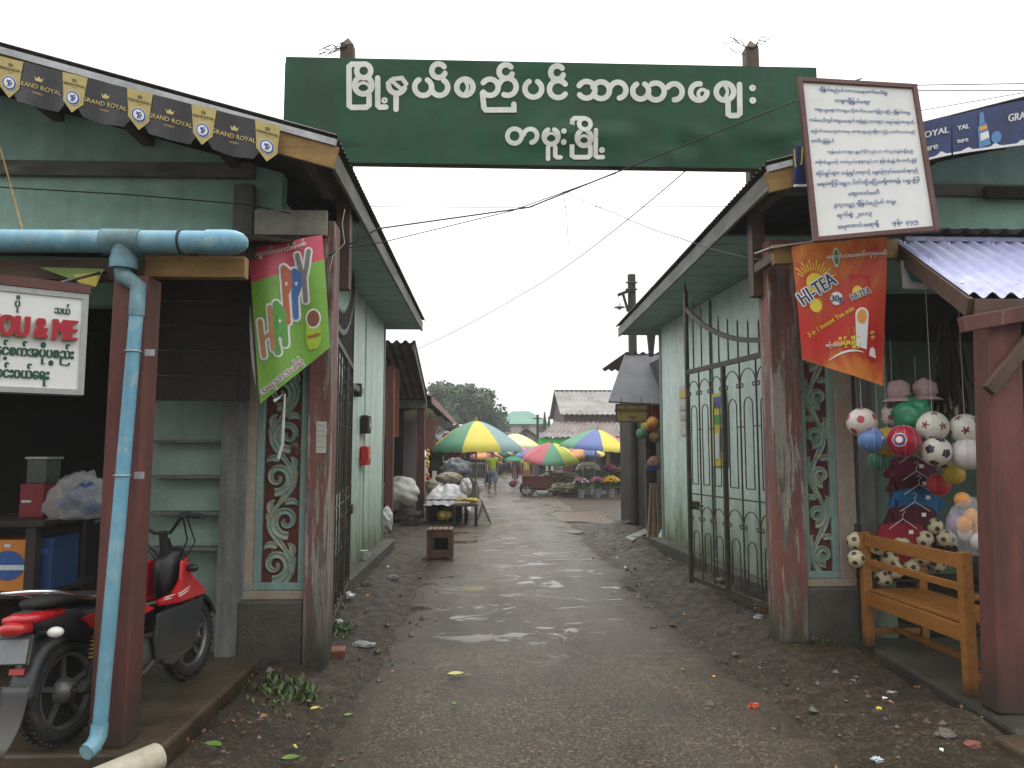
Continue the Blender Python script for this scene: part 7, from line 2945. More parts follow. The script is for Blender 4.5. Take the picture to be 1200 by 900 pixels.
def person(label, loc, face, h=1.6, shirt=None, lower=None, longyi=False, stride=0.25, cap=None, arm=(0.1, -0.1), hat=None):
    """a walking or standing figure facing local -y; face: turn about z in degrees"""
    t = thing('person', label, 'person', loc, R(face))
    t.scale = (h / 1.6,) * 3
    s = stride
    J = [(0, 0, 0.86, (0.125, 0.09)), (0, 0, 0.98, (0.115, 0.085)), (0, 0.005, 1.14, (0.13, 0.09)), (0, 0.01, 1.29, (0.135, 0.085)), (0, 0.0, 1.365, 0.052), (0, -0.015, 1.425, 0.05),
         (0, -0.02, 1.49, (0.072, 0.085)), (0, -0.015, 1.555, (0.07, 0.083)), (0, -0.01, 1.60, 0.045)]
    E_ = [(i, i + 1) for i in range(8)]
    hands = []
    for sd in (-1, 1):
        a = arm[0] if sd < 0 else arm[1]
        b = len(J)
        J += [(sd * 0.165, 0.01, 1.30, 0.055), (sd * 0.215, 0.02 - a * 0.5, 1.07, 0.042), (sd * 0.21, -0.04 - a * 1.2, 0.86, 0.030), (sd * 0.205, -0.06 - a * 1.5, 0.80, (0.02, 0.034))]
        E_ += [(3, b), (b, b + 1), (b + 1, b + 2), (b + 2, b + 3)]
        hx, hy, hz = J[-1][:3]
        for k in range(4):
            f0 = len(J)
            dy = (k - 1.5) * 0.016
            L = (0.055, 0.065, 0.062, 0.048)[k]
            J += [(hx, hy + dy - 0.005, hz - 0.045, 0.009), (hx - sd * 0.012, hy + dy - 0.008, hz - 0.045 - L * 0.6, 0.008), (hx - sd * 0.028, hy + dy - 0.008, hz - 0.045 - L, 0.007)]
            E_ += [(b + 3, f0), (f0, f0 + 1), (f0 + 1, f0 + 2)]
        f0 = len(J)
        J += [(hx - sd * 0.012, hy - 0.035, hz - 0.02, 0.009), (hx - sd * 0.022, hy - 0.045, hz - 0.05, 0.008)]
        E_ += [(b + 3, f0), (f0, f0 + 1)]
        yk = -s * sd * 0.5
        b = len(J)
        bk = 0.10 if yk > 0 else 0.0
        J += [(sd * 0.085, 0, 0.80, 0.085), (sd * 0.09, yk * 0.45 - 0.02, 0.45, 0.058), (sd * 0.09, yk + bk * 0.4, 0.09 + bk * 0.4, 0.036), (sd * 0.095, yk - 0.02 + bk * 0.3, 0.045 + bk * 0.25, 0.04), (sd * 0.10, yk - 0.13 + bk * 0.3, 0.025 + bk * 0.1, (0.035, 0.022))]
        E_ += [(0, b), (b, b + 1), (b + 1, b + 2), (b + 2, b + 3), (b + 3, b + 4)]
    skin_mesh('body', J, E_, M_skin, t, 2)
    # face
    g = MB()
    g.tube([(0, -0.09, 1.515), (0, -0.115, 1.485), (0, -0.095, 1.475)], [0.008, 0.014, 0.008], 8)
    g.build('nose', M_skin, t, True)
    for sd in (-1, 1):
        g = MB()
        g.sphere((sd * 0.030, -0.092, 1.515), 0.011, 8, 6)
        g.build('eye', M_black, t, True)
        g = MB()
        g.sphere((sd * 0.073, 0.0, 1.50), 0.026, 8, 6, (0.35, 0.7, 1))
        g.build('ear', M_skin, t, True)
    g = MB()
    g.tube([(-0.024, -0.093, 1.455), (0, -0.10, 1.453), (0.024, -0.093, 1.455)], 0.006, 6)
    g.build('mouth', M_brnp, t, True)
    g = MB()
    g.sphere((0, 0.012, 1.552), 0.094, 18, 12, (0.92, 1.02, 0.86))
    g.sphere((0, 0.055, 1.50), 0.066, 14, 9, (1.15, 0.75, 1.1))
    hair = g.build('hair', M_hair, t, True)
    if cap:
        g = MB()
        g.lathe([(0.10, -0.01), (0.102, 0.03), (0.085, 0.075), (0.045, 0.10), (0.002, 0.108)], (0, 0.0, 1.545), 18)
        g.tube([(0, -0.08, 1.548), (0, -0.15, 1.54)], [0.07, 0.05], 10)
        g.build('cap', cap, t, True)
    # shirt
    SJ = [(0, 0, 0.84, (0.155, 0.118)), (0, 0, 0.98, (0.14, 0.108)), (0, 0.005, 1.14, (0.15, 0.108)), (0, 0.01, 1.29, (0.15, 0.10)), (0, 0.0, 1.345, 0.066)]
    SE = [(i, i + 1) for i in range(4)]
    for sd in (-1, 1):
        a = arm[0] if sd < 0 else arm[1]
        b = len(SJ)
        SJ += [(sd * 0.165, 0.01, 1.30, 0.075), (sd * 0.20, 0.015 - a * 0.3, 1.15, 0.066)]
        SE += [(3, b), (b, b + 1)]
    skin_mesh('shirt', SJ, SE, shirt, t, 2)
    if longyi:
        g = MB()
        n, nz = 24, 12
        vs, fs = [], []
        for i in range(nz + 1):
            z = 0.93 - 0.83 * i / nz
            w = 0.155 + 0.03 * math.sin(PI * i / nz) + 0.02 * i / nz
            for k in range(n):
                a = 2 * PI * k / n
                f = 1 + 0.04 * math.sin(a * 5 + i * 0.3) * i / nz
                vs.append((w * f * math.cos(a), w * 0.82 * f * math.sin(a), z))
        for i in range(nz):
            for k in range(n):
                l = (k + 1) % n
                fs.append((i * n + k, i * n + l, (i + 1) * n + l, (i + 1) * n + k))
        fs.append(tuple(range(n)))
        g.add(vs, fs, True)
        g.build('longyi', lower, t, True)
    else:
        PJ = [(0, 0, 0.90, (0.140, 0.108)), (0, 0, 0.80, (0.135, 0.105))]
        PE = [(0, 1)]
        for sd in (-1, 1):
            yk = -s * sd * 0.5
            b = len(PJ)
            PJ += [(sd * 0.088, yk * 0.12, 0.70, 0.104), (sd * 0.09, yk * 0.45 - 0.02, 0.45, 0.084), (sd * 0.09, yk * 0.62 - 0.01, 0.37, 0.078)]
            PE += [(1, b), (b, b + 1), (b + 1, b + 2)]
        skin_mesh('shorts', PJ, PE, lower, t, 2)
        for sd in (-1, 1):
            yk = -s * sd * 0.5
            g = MB()
            bk = 0.10 if yk > 0 else 0
            g.loft([(yk - 0.19, 0.035, 0.0, 0.02), (yk - 0.10, 0.048, 0.0, 0.022), (yk + 0.03, 0.04, 0.0, 0.024), (yk + 0.07, 0.025, 0.0, 0.022)], 12)
            g.v = [Vector((sd * 0.10 - p_.y, p_.x + bk * 0.3, p_.z + bk * 0.15)) for p_ in g.v]
            g.build('sandal', M_black, t, True)
    return t


p_ = gnd(577, 578)
person('person in a lime green shirt and blue shorts walking beside the largest umbrella', (p_.x, p_.y, 0.0), 8, 1.62, clothmat('lime shirt', (0.34, 0.42, 0.04)), clothmat('blue grey shorts', (0.09, 0.13, 0.19), col2=(0.16, 0.2, 0.26)), stride=0.34, arm=(0.06, -0.08))
p_ = at(617, 576, 30)
person('person in a yellow top and patterned brown longyi standing by the tipped red umbrella', (p_.x, 30, 0.02), 160, 1.5, clothmat('soft yellow top', (0.62, 0.50, 0.14)), clothmat('brown patterned cloth', (0.36, 0.16, 0.11), col2=(0.22, 0.10, 0.06)), True)
p_ = at(591, 560, 46)
person('distant person in dark clothes and a white cap in the middle of the street', (p_.x, 46, 0.0), 10, 1.6, clothmat('charcoal cloth', (0.035, 0.037, 0.045)), clothmat('dark blue cloth2', (0.03, 0.04, 0.08)), False, 0.2, M_whitep)
p_ = at(604, 560, 41)
person('distant person in a dark top under the small teal umbrella', (p_.x, 41, 0.0), -20, 1.55, clothmat('charcoal cloth', (0.035, 0.037, 0.045)), clothmat('maroon cloth2', (0.10, 0.02, 0.025)), True)
p_ = at(572, 560, 36)
person('distant person in a pale shirt and long dark skirt beside the shop row', (p_.x, 36, 0.0), 70, 1.55, clothmat('pale shirt', (0.5, 0.5, 0.48)), clothmat('dark blue cloth2', (0.03, 0.04, 0.08)), True)
p_ = at(664, 556, 30.5)
person('person in a rust red top standing in the gap behind the bicycle', (p_.x, 30.5, 0.0), -10, 1.5, clothmat('rust cloth', (0.16, 0.05, 0.03)), clothmat('charcoal cloth', (0.035, 0.037, 0.045)), True)
p_ = at(581, 556, 52)
person('faint distant person in a blue shirt at the end of the street', (p_.x, 52, 0.0), 20, 1.6, clothmat('blue cloth', (0.02, 0.13, 0.30)), clothmat('charcoal cloth', (0.035, 0.037, 0.045)), False, 0.2)
lump('carrier_bag', 'dark red carrier bag standing on the street by the yellow top person', 601, 567, 30, 0.15, 0.1, 0.13, clothmat('dark red bag', (0.20, 0.025, 0.03)), 'bag', 2.2, 0.2)

# ------------------------------------------------------------------ flower sellers
M_bucket = mat('grey bucket', (0.30, 0.31, 0.32), (0.22, 0.22, 0.22), scale=5, rough=0.45)
M_leaf = mat('bouquet leaves', (0.05, 0.14, 0.03), (0.09, 0.20, 0.04), scale=8, rough=0.6)


def bouquet(label, px, py, Y, r, cols, bucket=True, base=0.0, nf=110, spread=1.0, fr=0.036):
    c = at(px, py, Y)
    t = thing('flower_bucket', label, 'flowers', (c.x, Y, base), 0, 'buckets of cut flowers')
    hb2 = 0.30
    if bucket:
        g = MB()
        g.lathe([(0.095, 0), (0.13, hb2), (0.14, hb2 + 0.008), (0.125, hb2), (0.09, 0.03), (0.0, 0.02)], (0, 0, 0), 18)
        g.build('bucket', M_bucket, t, True)
    zc = c.z - base
    g = MB()
    for k in range(75):
        a, e = random.uniform(0, 2 * PI), random.uniform(0.05, 1.0)
        rr = r * random.random() ** 0.5
        p0_ = Vector((0.05 * math.cos(a), 0.05 * math.sin(a), min(hb2 * 0.8, zc - r)))
        p1_ = Vector((rr * math.cos(a) * spread, rr * math.sin(a) * spread, zc - 0.35 * r + (r * 0.8) * (1 - (rr / r) ** 2) * random.uniform(0.3, 1)))
        if k < 40: g.tube([p0_, p0_.lerp(p1_, 0.6) + Vector((0, 0, 0.03)), p1_], 0.005, 4)
        d = Vector((random.gauss(0, 1), random.gauss(0, 1), random.gauss(0, 0.7))).normalized() * 0.07
        w_ = d.cross(Vector((0.3, 0.2, 1))).normalized() * 0.025
        g.add([p1_, p1_ + d * 0.5 + w_, p1_ + d, p1_ + d * 0.5 - w_], [(0, 1, 2, 3)])
    g.build('leaves', M_leaf, t, True, fixn=False)
    g = MB()
    for k in range(nf):
        a = random.uniform(0, 2 * PI)
        rr = r * random.random() ** 0.5
        z = zc - 0.2 * r + r * 0.75 * math.sqrt(max(0, 1 - (rr / r) ** 2)) + random.gauss(0, 0.012)
        g.mi = random.randrange(len(cols))
        g.sphere((rr * math.cos(a) * spread, rr * math.sin(a) * spread, z), fr * random.uniform(0.8, 1.3), 7, 5, (1, 1, 0.65))
    g.mi = 0
    g.build('blossoms', cols, t, True)
    return t


FW = plain('white petals', (0.75, 0.75, 0.68), 0.6)
FP = plain('pink petals', (0.52, 0.14, 0.22), 0.6)
FM = plain('magenta petals', (0.48, 0.05, 0.20), 0.6)
FY = plain('yellow petals', (0.70, 0.42, 0.02), 0.6)
FU = plain('mauve petals', (0.30, 0.10, 0.20), 0.6)
FT = plain('dry tan grass', (0.32, 0.22, 0.09), 0.7)
YB = 26.3
bouquet('bucket of dusky pink flowers, middle of the front row', 700, 564, 26.0, 0.24, [FP, FU])
bouquet('bucket of yellow flowers at the shop end of the front row', 716, 564, 26.0, 0.30, [FY, FY, FY, FY], nf=130)
bouquet('bucket of mauve and white flowers, first of the front row', 681, 565, 26.0, 0.26, [FU, FU, FW])
bouquet('broad bucket of white flowers standing high in the back row', 689, 549, 27.3, 0.40, [FW], nf=170, base=0.0, spread=1.1)
bouquet('bucket of magenta flowers in the back row under the blue umbrella', 714, 550, 27.2, 0.26, [FM, FP])
bouquet('bucket of dry tan grasses beside the dark pole', 730, 552, 27.0, 0.28, [FT, FY], nf=90)
bouquet('bucket of plain green leaves between white and magenta flowers', 701, 556, 27.6, 0.30, [M_leaf], nf=20)
t = thing('flower_stand', 'dark low stand behind the flower buckets', 'stand', (at(700, 570, 27.8).x, 27.8, 0))
x = at(700, 570, 27.8).x
for z in (0.25, 0.5):
    g = MB()
    g.span((x - 0.9, 27.75, z - 0.03), (x + 0.9, 28.3, z))
    g.build('board', M_wood_d, t)
for sx in (-0.85, 0.85):
    g = MB()
    g.span((x + sx - 0.03, 28.1, 0), (x + sx + 0.03, 28.16, 0.5))
    g.build('upright', M_wood_d, t)
M_veg = mat('heaped greens', (0.14, 0.16, 0.07), (0.24, 0.23, 0.15), scale=9, rough=0.7, bump=0.6, bscale=20)
o = lump('vegetable_heap', 'heap of greyish green vegetables on the ground by the handcart', 662, 573, 26.5, 0.55, 0.35, 0.20, M_veg, 'vegetables', 7.1, 0.45, floor=0.01, fr=4)
lump('sack', 'pale sack lying behind the bicycle wheel', 655, 560, 29.0, 0.75, 0.3, 0.25, M_sackt, 'sack', 5.2, 0.25)

# bicycle and handcart
t = thing('bicycle', 'old dark bicycle parked behind the vegetable heap', 'bicycle', (at(655, 572, 27.4).x, 27.4, 0), R(6))
for i, x in enumerate((0.38, -0.62)):
    g = MB()
    g.tube([(x + 0.32 * math.cos(a), 0, 0.33 + 0.32 * math.sin(a)) for a in [2 * PI * k / 32 for k in range(32)]], 0.018, 8, closed=True)
    w = g.build('wheel', M_rubber, t, True)
    g = MB()
    for k in range(12):
        a = 2 * PI * k / 12
        g.tube([(x, 0.02 * (-1) ** k, 0.33), (x + 0.31 * math.cos(a), 0, 0.33 + 0.31 * math.sin(a))], 0.003, 4)
    g.tube([(x, -0.05, 0.33), (x, 0.05, 0.33)], 0.02, 8)
    g.build('spokes', M_alum, w, True)
g = MB()
A_, B_, C_, D_, H_2 = Vector((-0.62, 0, 0.33)), Vector((-0.18, 0, 0.30)), Vector((-0.30, 0, 0.78)), Vector((0.18, 0, 0.80)), Vector((0.22, 0, 0.66))
for p0_, p1_ in ((A_, B_), (A_, C_), (B_, C_), (B_, H_2), (C_, D_), (H_2, D_), (H_2, Vector((0.38, 0, 0.33)))): g.tube([p0_, p1_], 0.016, 6)
g.build('frame', M_iron, t, True)
g = MB()
g.tube([(0.18, 0, 0.8), (0.15, 0, 0.96), (0.16, 0.26, 0.98), (0.02, 0.28, 0.97)], 0.012, 6)
g.tube([(0.15, 0, 0.96), (0.16, -0.26, 0.98), (0.02, -0.28, 0.97)], 0.012, 6)
g.build('handlebar', M_chrome, t, True)
g = MB()
g.loft([(-0.44, 0.09, 0.84, 0.89), (-0.32, 0.07, 0.84, 0.895), (-0.17, 0.02, 0.85, 0.88)], 12)
g.tube([(-0.30, 0, 0.76), (-0.31, 0, 0.85)], 0.014, 6)
g.build('saddle', M_black, t, True)
g = MB()
g.tube([(-0.18, -0.09, 0.30), (-0.18, 0.09, 0.30)], 0.03, 10)
g.tube([(-0.18, 0.09, 0.30), (-0.10, 0.11, 0.16)], 0.01, 6)
g.tube([(-0.18, -0.09, 0.30), (-0.26, -0.11, 0.44)], 0.01, 6)
g.build('pedals', M_iron, t, True)
t = thing('handcart', 'dark red handcart with two wheels under the tipped umbrella', 'handcart', (at(632, 578, 27).x, 27, 0))
M_cart = mat('dark red basketwork', (0.13, 0.03, 0.025), (0.07, 0.022, 0.02), scale=9, rough=0.7, bump=0.5)
g = MB()
n = 24
vs, fs = [], []
for j, (z, kx) in enumerate(((0.22, 0.85), (0.30, 0.98), (0.62, 1.0), (0.70, 1.04), (0.70, 0.97), (0.40, 0.9))):
    for k in range(n):
        a = 2 * PI * k / n
        vs.append((0.62 * kx * math.copysign(abs(math.cos(a)) ** 0.55, math.cos(a)), 0.42 * kx * math.copysign(abs(math.sin(a)) ** 0.55, math.sin(a)), z))
for j in range(5):
    for k in range(n):
        l = (k + 1) % n
        fs.append((j * n + k, j * n + l, (j + 1) * n + l, (j + 1) * n + k))
fs.append(tuple(range(n - 1, -1, -1)))
fs.append(tuple(range(5 * n, 6 * n)))
g.add(vs, fs)
g.build('box', M_cart, t, True)
for y in (-0.46, 0.46):
    g = MB()
    g.tube([(-0.45 + 0.22 * math.cos(a), y, 0.24 + 0.22 * math.sin(a)) for a in [2 * PI * k / 24 for k in range(24)]], 0.03, 8, closed=True)
    w = g.build('wheel', M_rubber, t, True)
    g = MB()
    for k in range(4):
        a = PI * k / 4
        g.beam((-0.45 - 0.2 * math.cos(a), y, 0.24 - 0.2 * math.sin(a)), (-0.45 + 0.2 * math.cos(a), y, 0.24 + 0.2 * math.sin(a)), 0.02, 0.02, (0, 1, 0))
    g.build('spokes', M_alum, w, True)
for y in (-0.3, 0.3):
    g = MB()
    g.tube([(0.5, y, 0.3), (0.75, y, 0.6), (0.9, y, 0.75)], 0.018, 6)
    g.build('handle', M_wood_b, t, True)
    g = MB()
    g.span(Vector((0.5, y - 0.02, 0.0)) + Vector((0, 0, 0)), (0.54, y + 0.02, 0.25))
    g.v = [Vector(p_) for p_ in g.v]
    g.build('leg', M_wood_d, t, True)

# ------------------------------------------------------------------ shop just past the right hall
t = thing('market_shop', 'dark shop with a wide grey awning at the far end of the gated hall', 'shop', (3.4, 14.2, 0))
a, b, c, d = at(732, 415, 14.6), at(792, 414, 14.6), at(792, 474, 13.0), at(713, 470, 13.0)
M_awn = mat('grey sheet awning', (0.105, 0.105, 0.115), (0.08, 0.08, 0.09), scale=2, rough=0.7, bump=0.1)
g = MB()
g.add([a, b, c, d] + [p_ - Vector((0, 0, 0.03)) for p_ in (a, b, c, d)], [(0, 1, 2, 3), (4, 5, 6, 7), (0, 1, 5, 4), (1, 2, 6, 5), (2, 3, 7, 6), (3, 0, 4, 7)])
g.build('awning', M_awn, t)
g = MB()
corrugated(g, lambda s_, v, h: Vector((a.x + s_, 14.55 + 3.2 * v, a.z + 0.02 + 0.0 * v + h)), 3.5, 2, 0.16, 0.025, 8)
g.build('roof_sheet', M_roof, t)
g = MB()
g.span((3.05, 12.4, 0), (6.2, 12.5, 2.5))
g.span((3.2, 12.5, 0), (3.3, 17.5, 3.3))
g.build('wall', M_wood_d, t)
for px, w_, m in ((759, 0.08, M_wood_b), (765, 0.12, M_wood_d)):
    g = MB()
    x = at(px, 560, 13.4).x
    g.span((x - w_ / 2, 13.35, 0), (x + w_ / 2, 13.45, 2.5))
    g.build('post', m, t)
g = MB()
x = at(766, 480, 13.3).x
g.span((x - 0.13, 13.28, at(766, 492, 13.3).z), (x + 0.2, 13.31, at(766, 475, 13.3).z))
g.build('red_board', M_redp, t)
M_signy = mat('dull yellow sign', (0.36, 0.27, 0.09), (0.28, 0.20, 0.07), scale=4, rough=0.55)
t = thing('hanging_sign', 'dull yellow shop sign with dark script hanging under the grey awning', 'sign', at(741, 494, 12.95))
a, b = at(722, 474, 12.95), at(759, 494, 12.95)
g = MB()
g.span((a.x, 12.95, b.z), (b.x, 12.99, a.z))
g.build('board', M_signy, t, bevel=0.004)
g = MB()
for (p0_, p1_) in (((a.x - 0.012, 12.94, b.z - 0.012), (b.x + 0.012, 12.965, b.z + 0.012)), ((a.x - 0.012, 12.94, a.z - 0.012), (b.x + 0.012, 12.965, a.z + 0.012)), ((a.x - 0.012, 12.941, b.z + 0.013), (a.x + 0.012, 12.966, a.z - 0.013)), ((b.x - 0.012, 12.941, b.z + 0.013), (b.x + 0.012, 12.966, a.z - 0.013))):
    g.span(p0_, p1_)
g.build('frame', M_wood_b, t)
g = MB()
for s_, dz, sz in (('ေရာင်းဝယ်ေရး', 0.05, 0.10), ('တမူး', -0.075, 0.06)):
    q2 = text2d(s_, sz, bold=0.002)
    g.add([((a.x + b.x) / 2 + x_, 12.945 - z_, (a.z + b.z) / 2 + dz + y_) for x_, y_, z_ in q2[0]], q2[1])
g.build('lettering', M_black, t)
g = MB()
for x in (a.x + 0.1, b.x - 0.1): g.tube([(x, 12.97, a.z), (x, 13.0, a.z + 0.14)], 0.006, 5)
g.build('hangers', M_wire, t)
for (px, py, rp, m, lab) in ((752, 508, 6.5, UM['green'], 'green net of plastic balls hanging by the dark pole'), (764, 497, 9, plain('red dotted plastic', (0.55, 0.05, 0.04), 0.4, col2=(0.75, 0.45, 0.03), scale=9), 'red and yellow dotted ball hanging over the brown basket'),
                             (757, 499, 6, UM['yellow'], 'yellow ball between the green net and the red dotted ball'), (768, 512, 7, M_wood_y, 'brown woven ball hanging under the red dotted one')):
    ball(px, py, rp, 13.0, m, lab, 'toys hanging outside the far shop', True, hang=0.35, name='plastic_ball')
c = at(769, 545, 12.9)
t = thing('woven_basket', 'brown round basket with a blue fringe hanging by the wall end', 'basket', c)
g = MB()
g.lathe([(0.002, 0.16), (0.08, 0.15), (0.15, 0.08), (0.17, 0.0), (0.16, -0.02), (0.0, -0.01)], (0, 0, 0), 20)
g.build('bowl', mat('brown wicker', (0.22, 0.10, 0.06), (0.14, 0.06, 0.035), scale=12, rough=0.7, bump=0.5), t, True)
g = MB()
for k in range(22):
    a = 2 * PI * k / 22
    g.tube([(0.165 * math.cos(a), 0.165 * math.sin(a), 0.0), (0.17 * math.cos(a), 0.17 * math.sin(a), -0.09)], 0.011, 5)
g.build('fringe', M_box_bl, t, True)
t = thing('broom_bundle', 'bundle of pale brooms standing under the fringed basket', 'brooms', (at(767, 610, 12.9).x, 12.9, 0.05))
for k in range(6):
    g = MB()
    x = -0.10 + 0.04 * k
    g.tube([(x * 0.6, 0, 1.0), (x, 0.02 * (k % 2), 0.35), (x * 1.2, 0, 0.0)], [0.012, 0.014, 0.045], 7)
    g.build('broom', M_wood_y if k % 2 else M_sackt, t, True)
t = thing('bottle', 'white plastic bottle standing at the foot of the wall end', 'bottle', (at(775, 612, 12.3).x, 12.3, 0.10))
g = MB()
g.lathe([(0.04, 0), (0.045, 0.02), (0.045, 0.13), (0.02, 0.18), (0.016, 0.22)], (0, 0, 0), 14)
g.build('body', M_cup, t, True)
g = MB()
g.lathe([(0.02, 0.221), (0.02, 0.245)], (0, 0, 0), 12)
g.build('cap', M_box_bl, t, True)

# electric pole with its lamp
t = thing('electric_pole', 'dark pole rising past the grey awning with a bracket lamp near its top', 'pole', (at(745, 612, 15.6).x, 15.6, 0))
top = at(740, 322, 15.6)
px_ = at(745, 612, 15.6).x
g = MB()
g.tube([(px_, 15.6, -0.05), ((px_ + top.x) / 2, 15.6, 2.6), (top.x, 15.6, top.z)], [0.10, 0.095, 0.088], 12)
g.build('shaft', mat('black pole', (0.028, 0.026, 0.025), (0.06, 0.052, 0.045), scale=3, rough=0.75, bump=0.3, stretch=(4, 4, 0.5)), t)
g = MB()
p0_, p1_ = at(744, 338, 15.5), at(724, 346, 15.5)
g.beam(p0_, p1_, 0.06, 0.06)
g.beam(at(736, 365, 15.5), at(730, 344, 15.5), 0.05, 0.05)
g.build('arm', M_wood_d, t)
g = MB()
l_ = at(726, 360, 15.5)
g.lathe([(0.015, 0.10), (0.03, 0.06), (0.05, 0.03), (0.115, 0.005), (0.12, -0.01), (0.05, 0.0), (0.03, -0.05), (0.0, -0.06)], l_, 16)
g.tube([p1_, l_ + Vector((0, 0, 0.09))], 0.006, 5)
g.build('lamp', M_alum, t)
g = MB()
for k in range(2): g.tube([at(733, 331 + 8 * k, 15.5), at(747, 331 + 8 * k, 15.5)], 0.02, 6)
g.build('insulator', M_iron, t)
t = thing('roof_strut', 'short dark strut between the grey awning and the hall eave', 'strut', at(763, 415, 14.2))
g = MB()
p0_, p1_ = at(763, 418, 14.2), at(763, 386, 14.2)
g.tube([p0_, p1_], [0.045, 0.10], 8)
g.build('strut', M_wood_d, t)
for (c4_, lab) in (([gnd(733, 629, 0.12), gnd(756, 619, 0.18), gnd(763, 622, 0.18), gnd(741, 633, 0.12)], 'grey concrete slab lying tilted at the kerb end'), ([gnd(712, 617, 0.03), gnd(738, 607, 0.1), gnd(743, 610, 0.1), gnd(717, 620, 0.03)], 'dark wet board lying at the foot of the pole')):
    g = MB()
    g.add([q + Vector((0, 0, 0.0)) for q in c4_] + [q - Vector((0, 0, 0.07)) for q in c4_], [(0, 1, 2, 3), (4, 5, 6, 7), (0, 1, 5, 4), (1, 2, 6, 5), (2, 3, 7, 6), (3, 0, 4, 7)])
    tag(g.build('slab' if 'slab' in lab else 'board', M_concrete if 'slab' in lab else M_wood_d, bevel=0.01), lab, 'slab' if 'slab' in lab else 'board')

# ------------------------------------------------------------------ background buildings
M_shed = mat('weathered brown timber', (0.105, 0.062, 0.05), (0.07, 0.042, 0.035), scale=1.2, rough=0.75, bump=0.3, planks=('X', 0.3))
M_oldroof = mat('aged grey roof sheet', (0.30, 0.285, 0.27), (0.20, 0.185, 0.17), scale=0.8, rough=0.6, bump=0.2, peel=(0.9, 0.6, (0.17, 0.12, 0.09)))
M_rustroof = mat('rusted lower roof sheet', (0.17, 0.13, 0.115), (0.11, 0.075, 0.065), scale=0.8, rough=0.65, bump=0.2, peel=(0.9, 0.55, (0.24, 0.22, 0.2)))
M_lime = plain('lime painted board', (0.07, 0.62, 0.14), 0.5)
t = thing('timber_warehouse', 'brown two-tier timber warehouse with aged grey roofs behind the umbrellas', 'warehouse', (7.5, 44, 0))
yf, yb2, yr = 43.5, 50.5, 47.0
xl = at(661, 486, yf).x
ze_, zr_ = at(661, 485, yf).z, at(655, 457, yr).z
g = MB()
for k in range(3):
    v0, v1 = k / 3, (k + 1) / 3 + 0.02
    corrugated(g, lambda s_, v, h, v0=v0, v1=v1, k=k: Vector((xl - 0.25 + s_, yf - 0.3 + (yr - yf + 0.3) * (v0 + (v1 - v0) * v), ze_ - 0.1 + (zr_ - ze_ + 0.1) * (v0 + (v1 - v0) * v) + h - 0.05 * k + (0.10 if v > 2 else 0) + 0.06 * (1 - v))), 9.5, 1, 0.3, 0.03, 5)
g.add([(xl - 0.25, yr, zr_), (xl + 9.3, yr, zr_), (xl + 9.3, yb2 + 0.3, ze_), (xl - 0.25, yb2 + 0.3, ze_)], [(0, 1, 2, 3)])
g.build('upper_roof', M_oldroof, t)
g = MB()
g.prism([(yf, 0), (yf, ze_), (yr, zr_ - 0.12), (yb2, ze_), (yb2, 0)], lambda u, v, d: Vector((xl + d, u, v)), 9.2)
g.build('walls', M_shed, t)
y0, y1 = 37.5, 43.4
za_, zb3 = at(640, 512, y0).z, at(650, 494, y1).z
xl2 = at(632, 512, y0).x
g = MB()
corrugated(g, lambda s_, v, h: Vector((xl2 + s_ + (1.3 if v > 0.5 else 0) * 1.0, y0 + (y1 - y0) * v, za_ + (zb3 - za_) * v + h)), 8.5, 1, 0.28, 0.035, 6)
g.build('lower_roof', M_rustroof, t)
g = MB()
a, b = at(631, 508, y0 + 0.2), at(671, 521, y0 + 0.2)
g.span((a.x, y0 + 0.2, b.z - 0.3), (b.x, y0 + 0.26, za_ - 0.06))
g.build('lime_board', M_lime, t)
g = MB()
g.span((b.x, y0 + 0.25, 0), (xl2 + 8.4, y0 + 0.35, za_ - 0.08))
g.span((xl2 + 0.05, y0 + 0.3, 0), (xl2 + 0.15, y1, za_ - 0.05))
g.build('lower_wall', M_wood_d, t)
for px in (695, 722, 737):
    g = MB()
    a, b = at(px, 495, y1 - 0.3), at(px + 7, 512, y0)
    g.beam(a + Vector((0, 0, 0.06)), b + Vector((0, 0, 0.06)), 0.05, 0.03)
    g.build('roof_batten', M_oldroof, t)
# dark shed behind the flowers
t = thing('market_shop', 'open dark shed behind the flower sellers', 'shop', (6.2, 32, 0))
xs0 = at(706, 560, 31).x
g = MB()
g.span((xs0, 31.5, 0), (xs0 + 5.5, 31.6, 2.25))
g.build('wall', M_wood_d, t)
g = MB()
corrugated(g, lambda s_, v, h: Vector((xs0 - 0.2 + s_, 29.9 + 2.2 * v, 1.95 + 0.35 * v + h)), 5.9, 1, 0.25, 0.03, 5)
g.build('roof_sheet', M_rustroof, t)
for x in (xs0 + 0.1, xs0 + 2.0):
    g = MB()
    g.span((x - 0.06, 30.0, 0), (x + 0.06, 30.12, 1.98))
    g.build('post', M_wood_b, t)
# green roofed house
M_groof = mat('green roof tiles', (0.10, 0.27, 0.20), (0.08, 0.22, 0.17), scale=0.5, rough=0.6, planks=('Z', 0.35))
M_pale = mat('pale plaster wall', (0.50, 0.48, 0.44), (0.42, 0.40, 0.37), scale=0.5, rough=0.8)
t = thing('green_roofed_house', 'pale house with a green hipped roof beyond the market', 'house', (4.4, 88, 0))
Yh = 85
xa, xb = at(578, 497, Yh).x, at(641, 497, Yh).x
ze_, zr_ = at(600, 497, Yh).z, at(610, 482, Yh + 4).z
g = MB()
g.add([(xa - .4, Yh - .4, ze_), (xb + .4, Yh - .4, ze_), (xb + .4, Yh + 8, ze_), (xa - .4, Yh + 8, ze_), (xa + 2.4, Yh + 3.8, zr_), (xb - 1.8, Yh + 3.8, zr_)], [(0, 1, 5, 4), (1, 2, 5), (2, 3, 4, 5), (3, 0, 4), (0, 3, 2, 1)])
g.build('roof', M_groof, t)
g = MB()
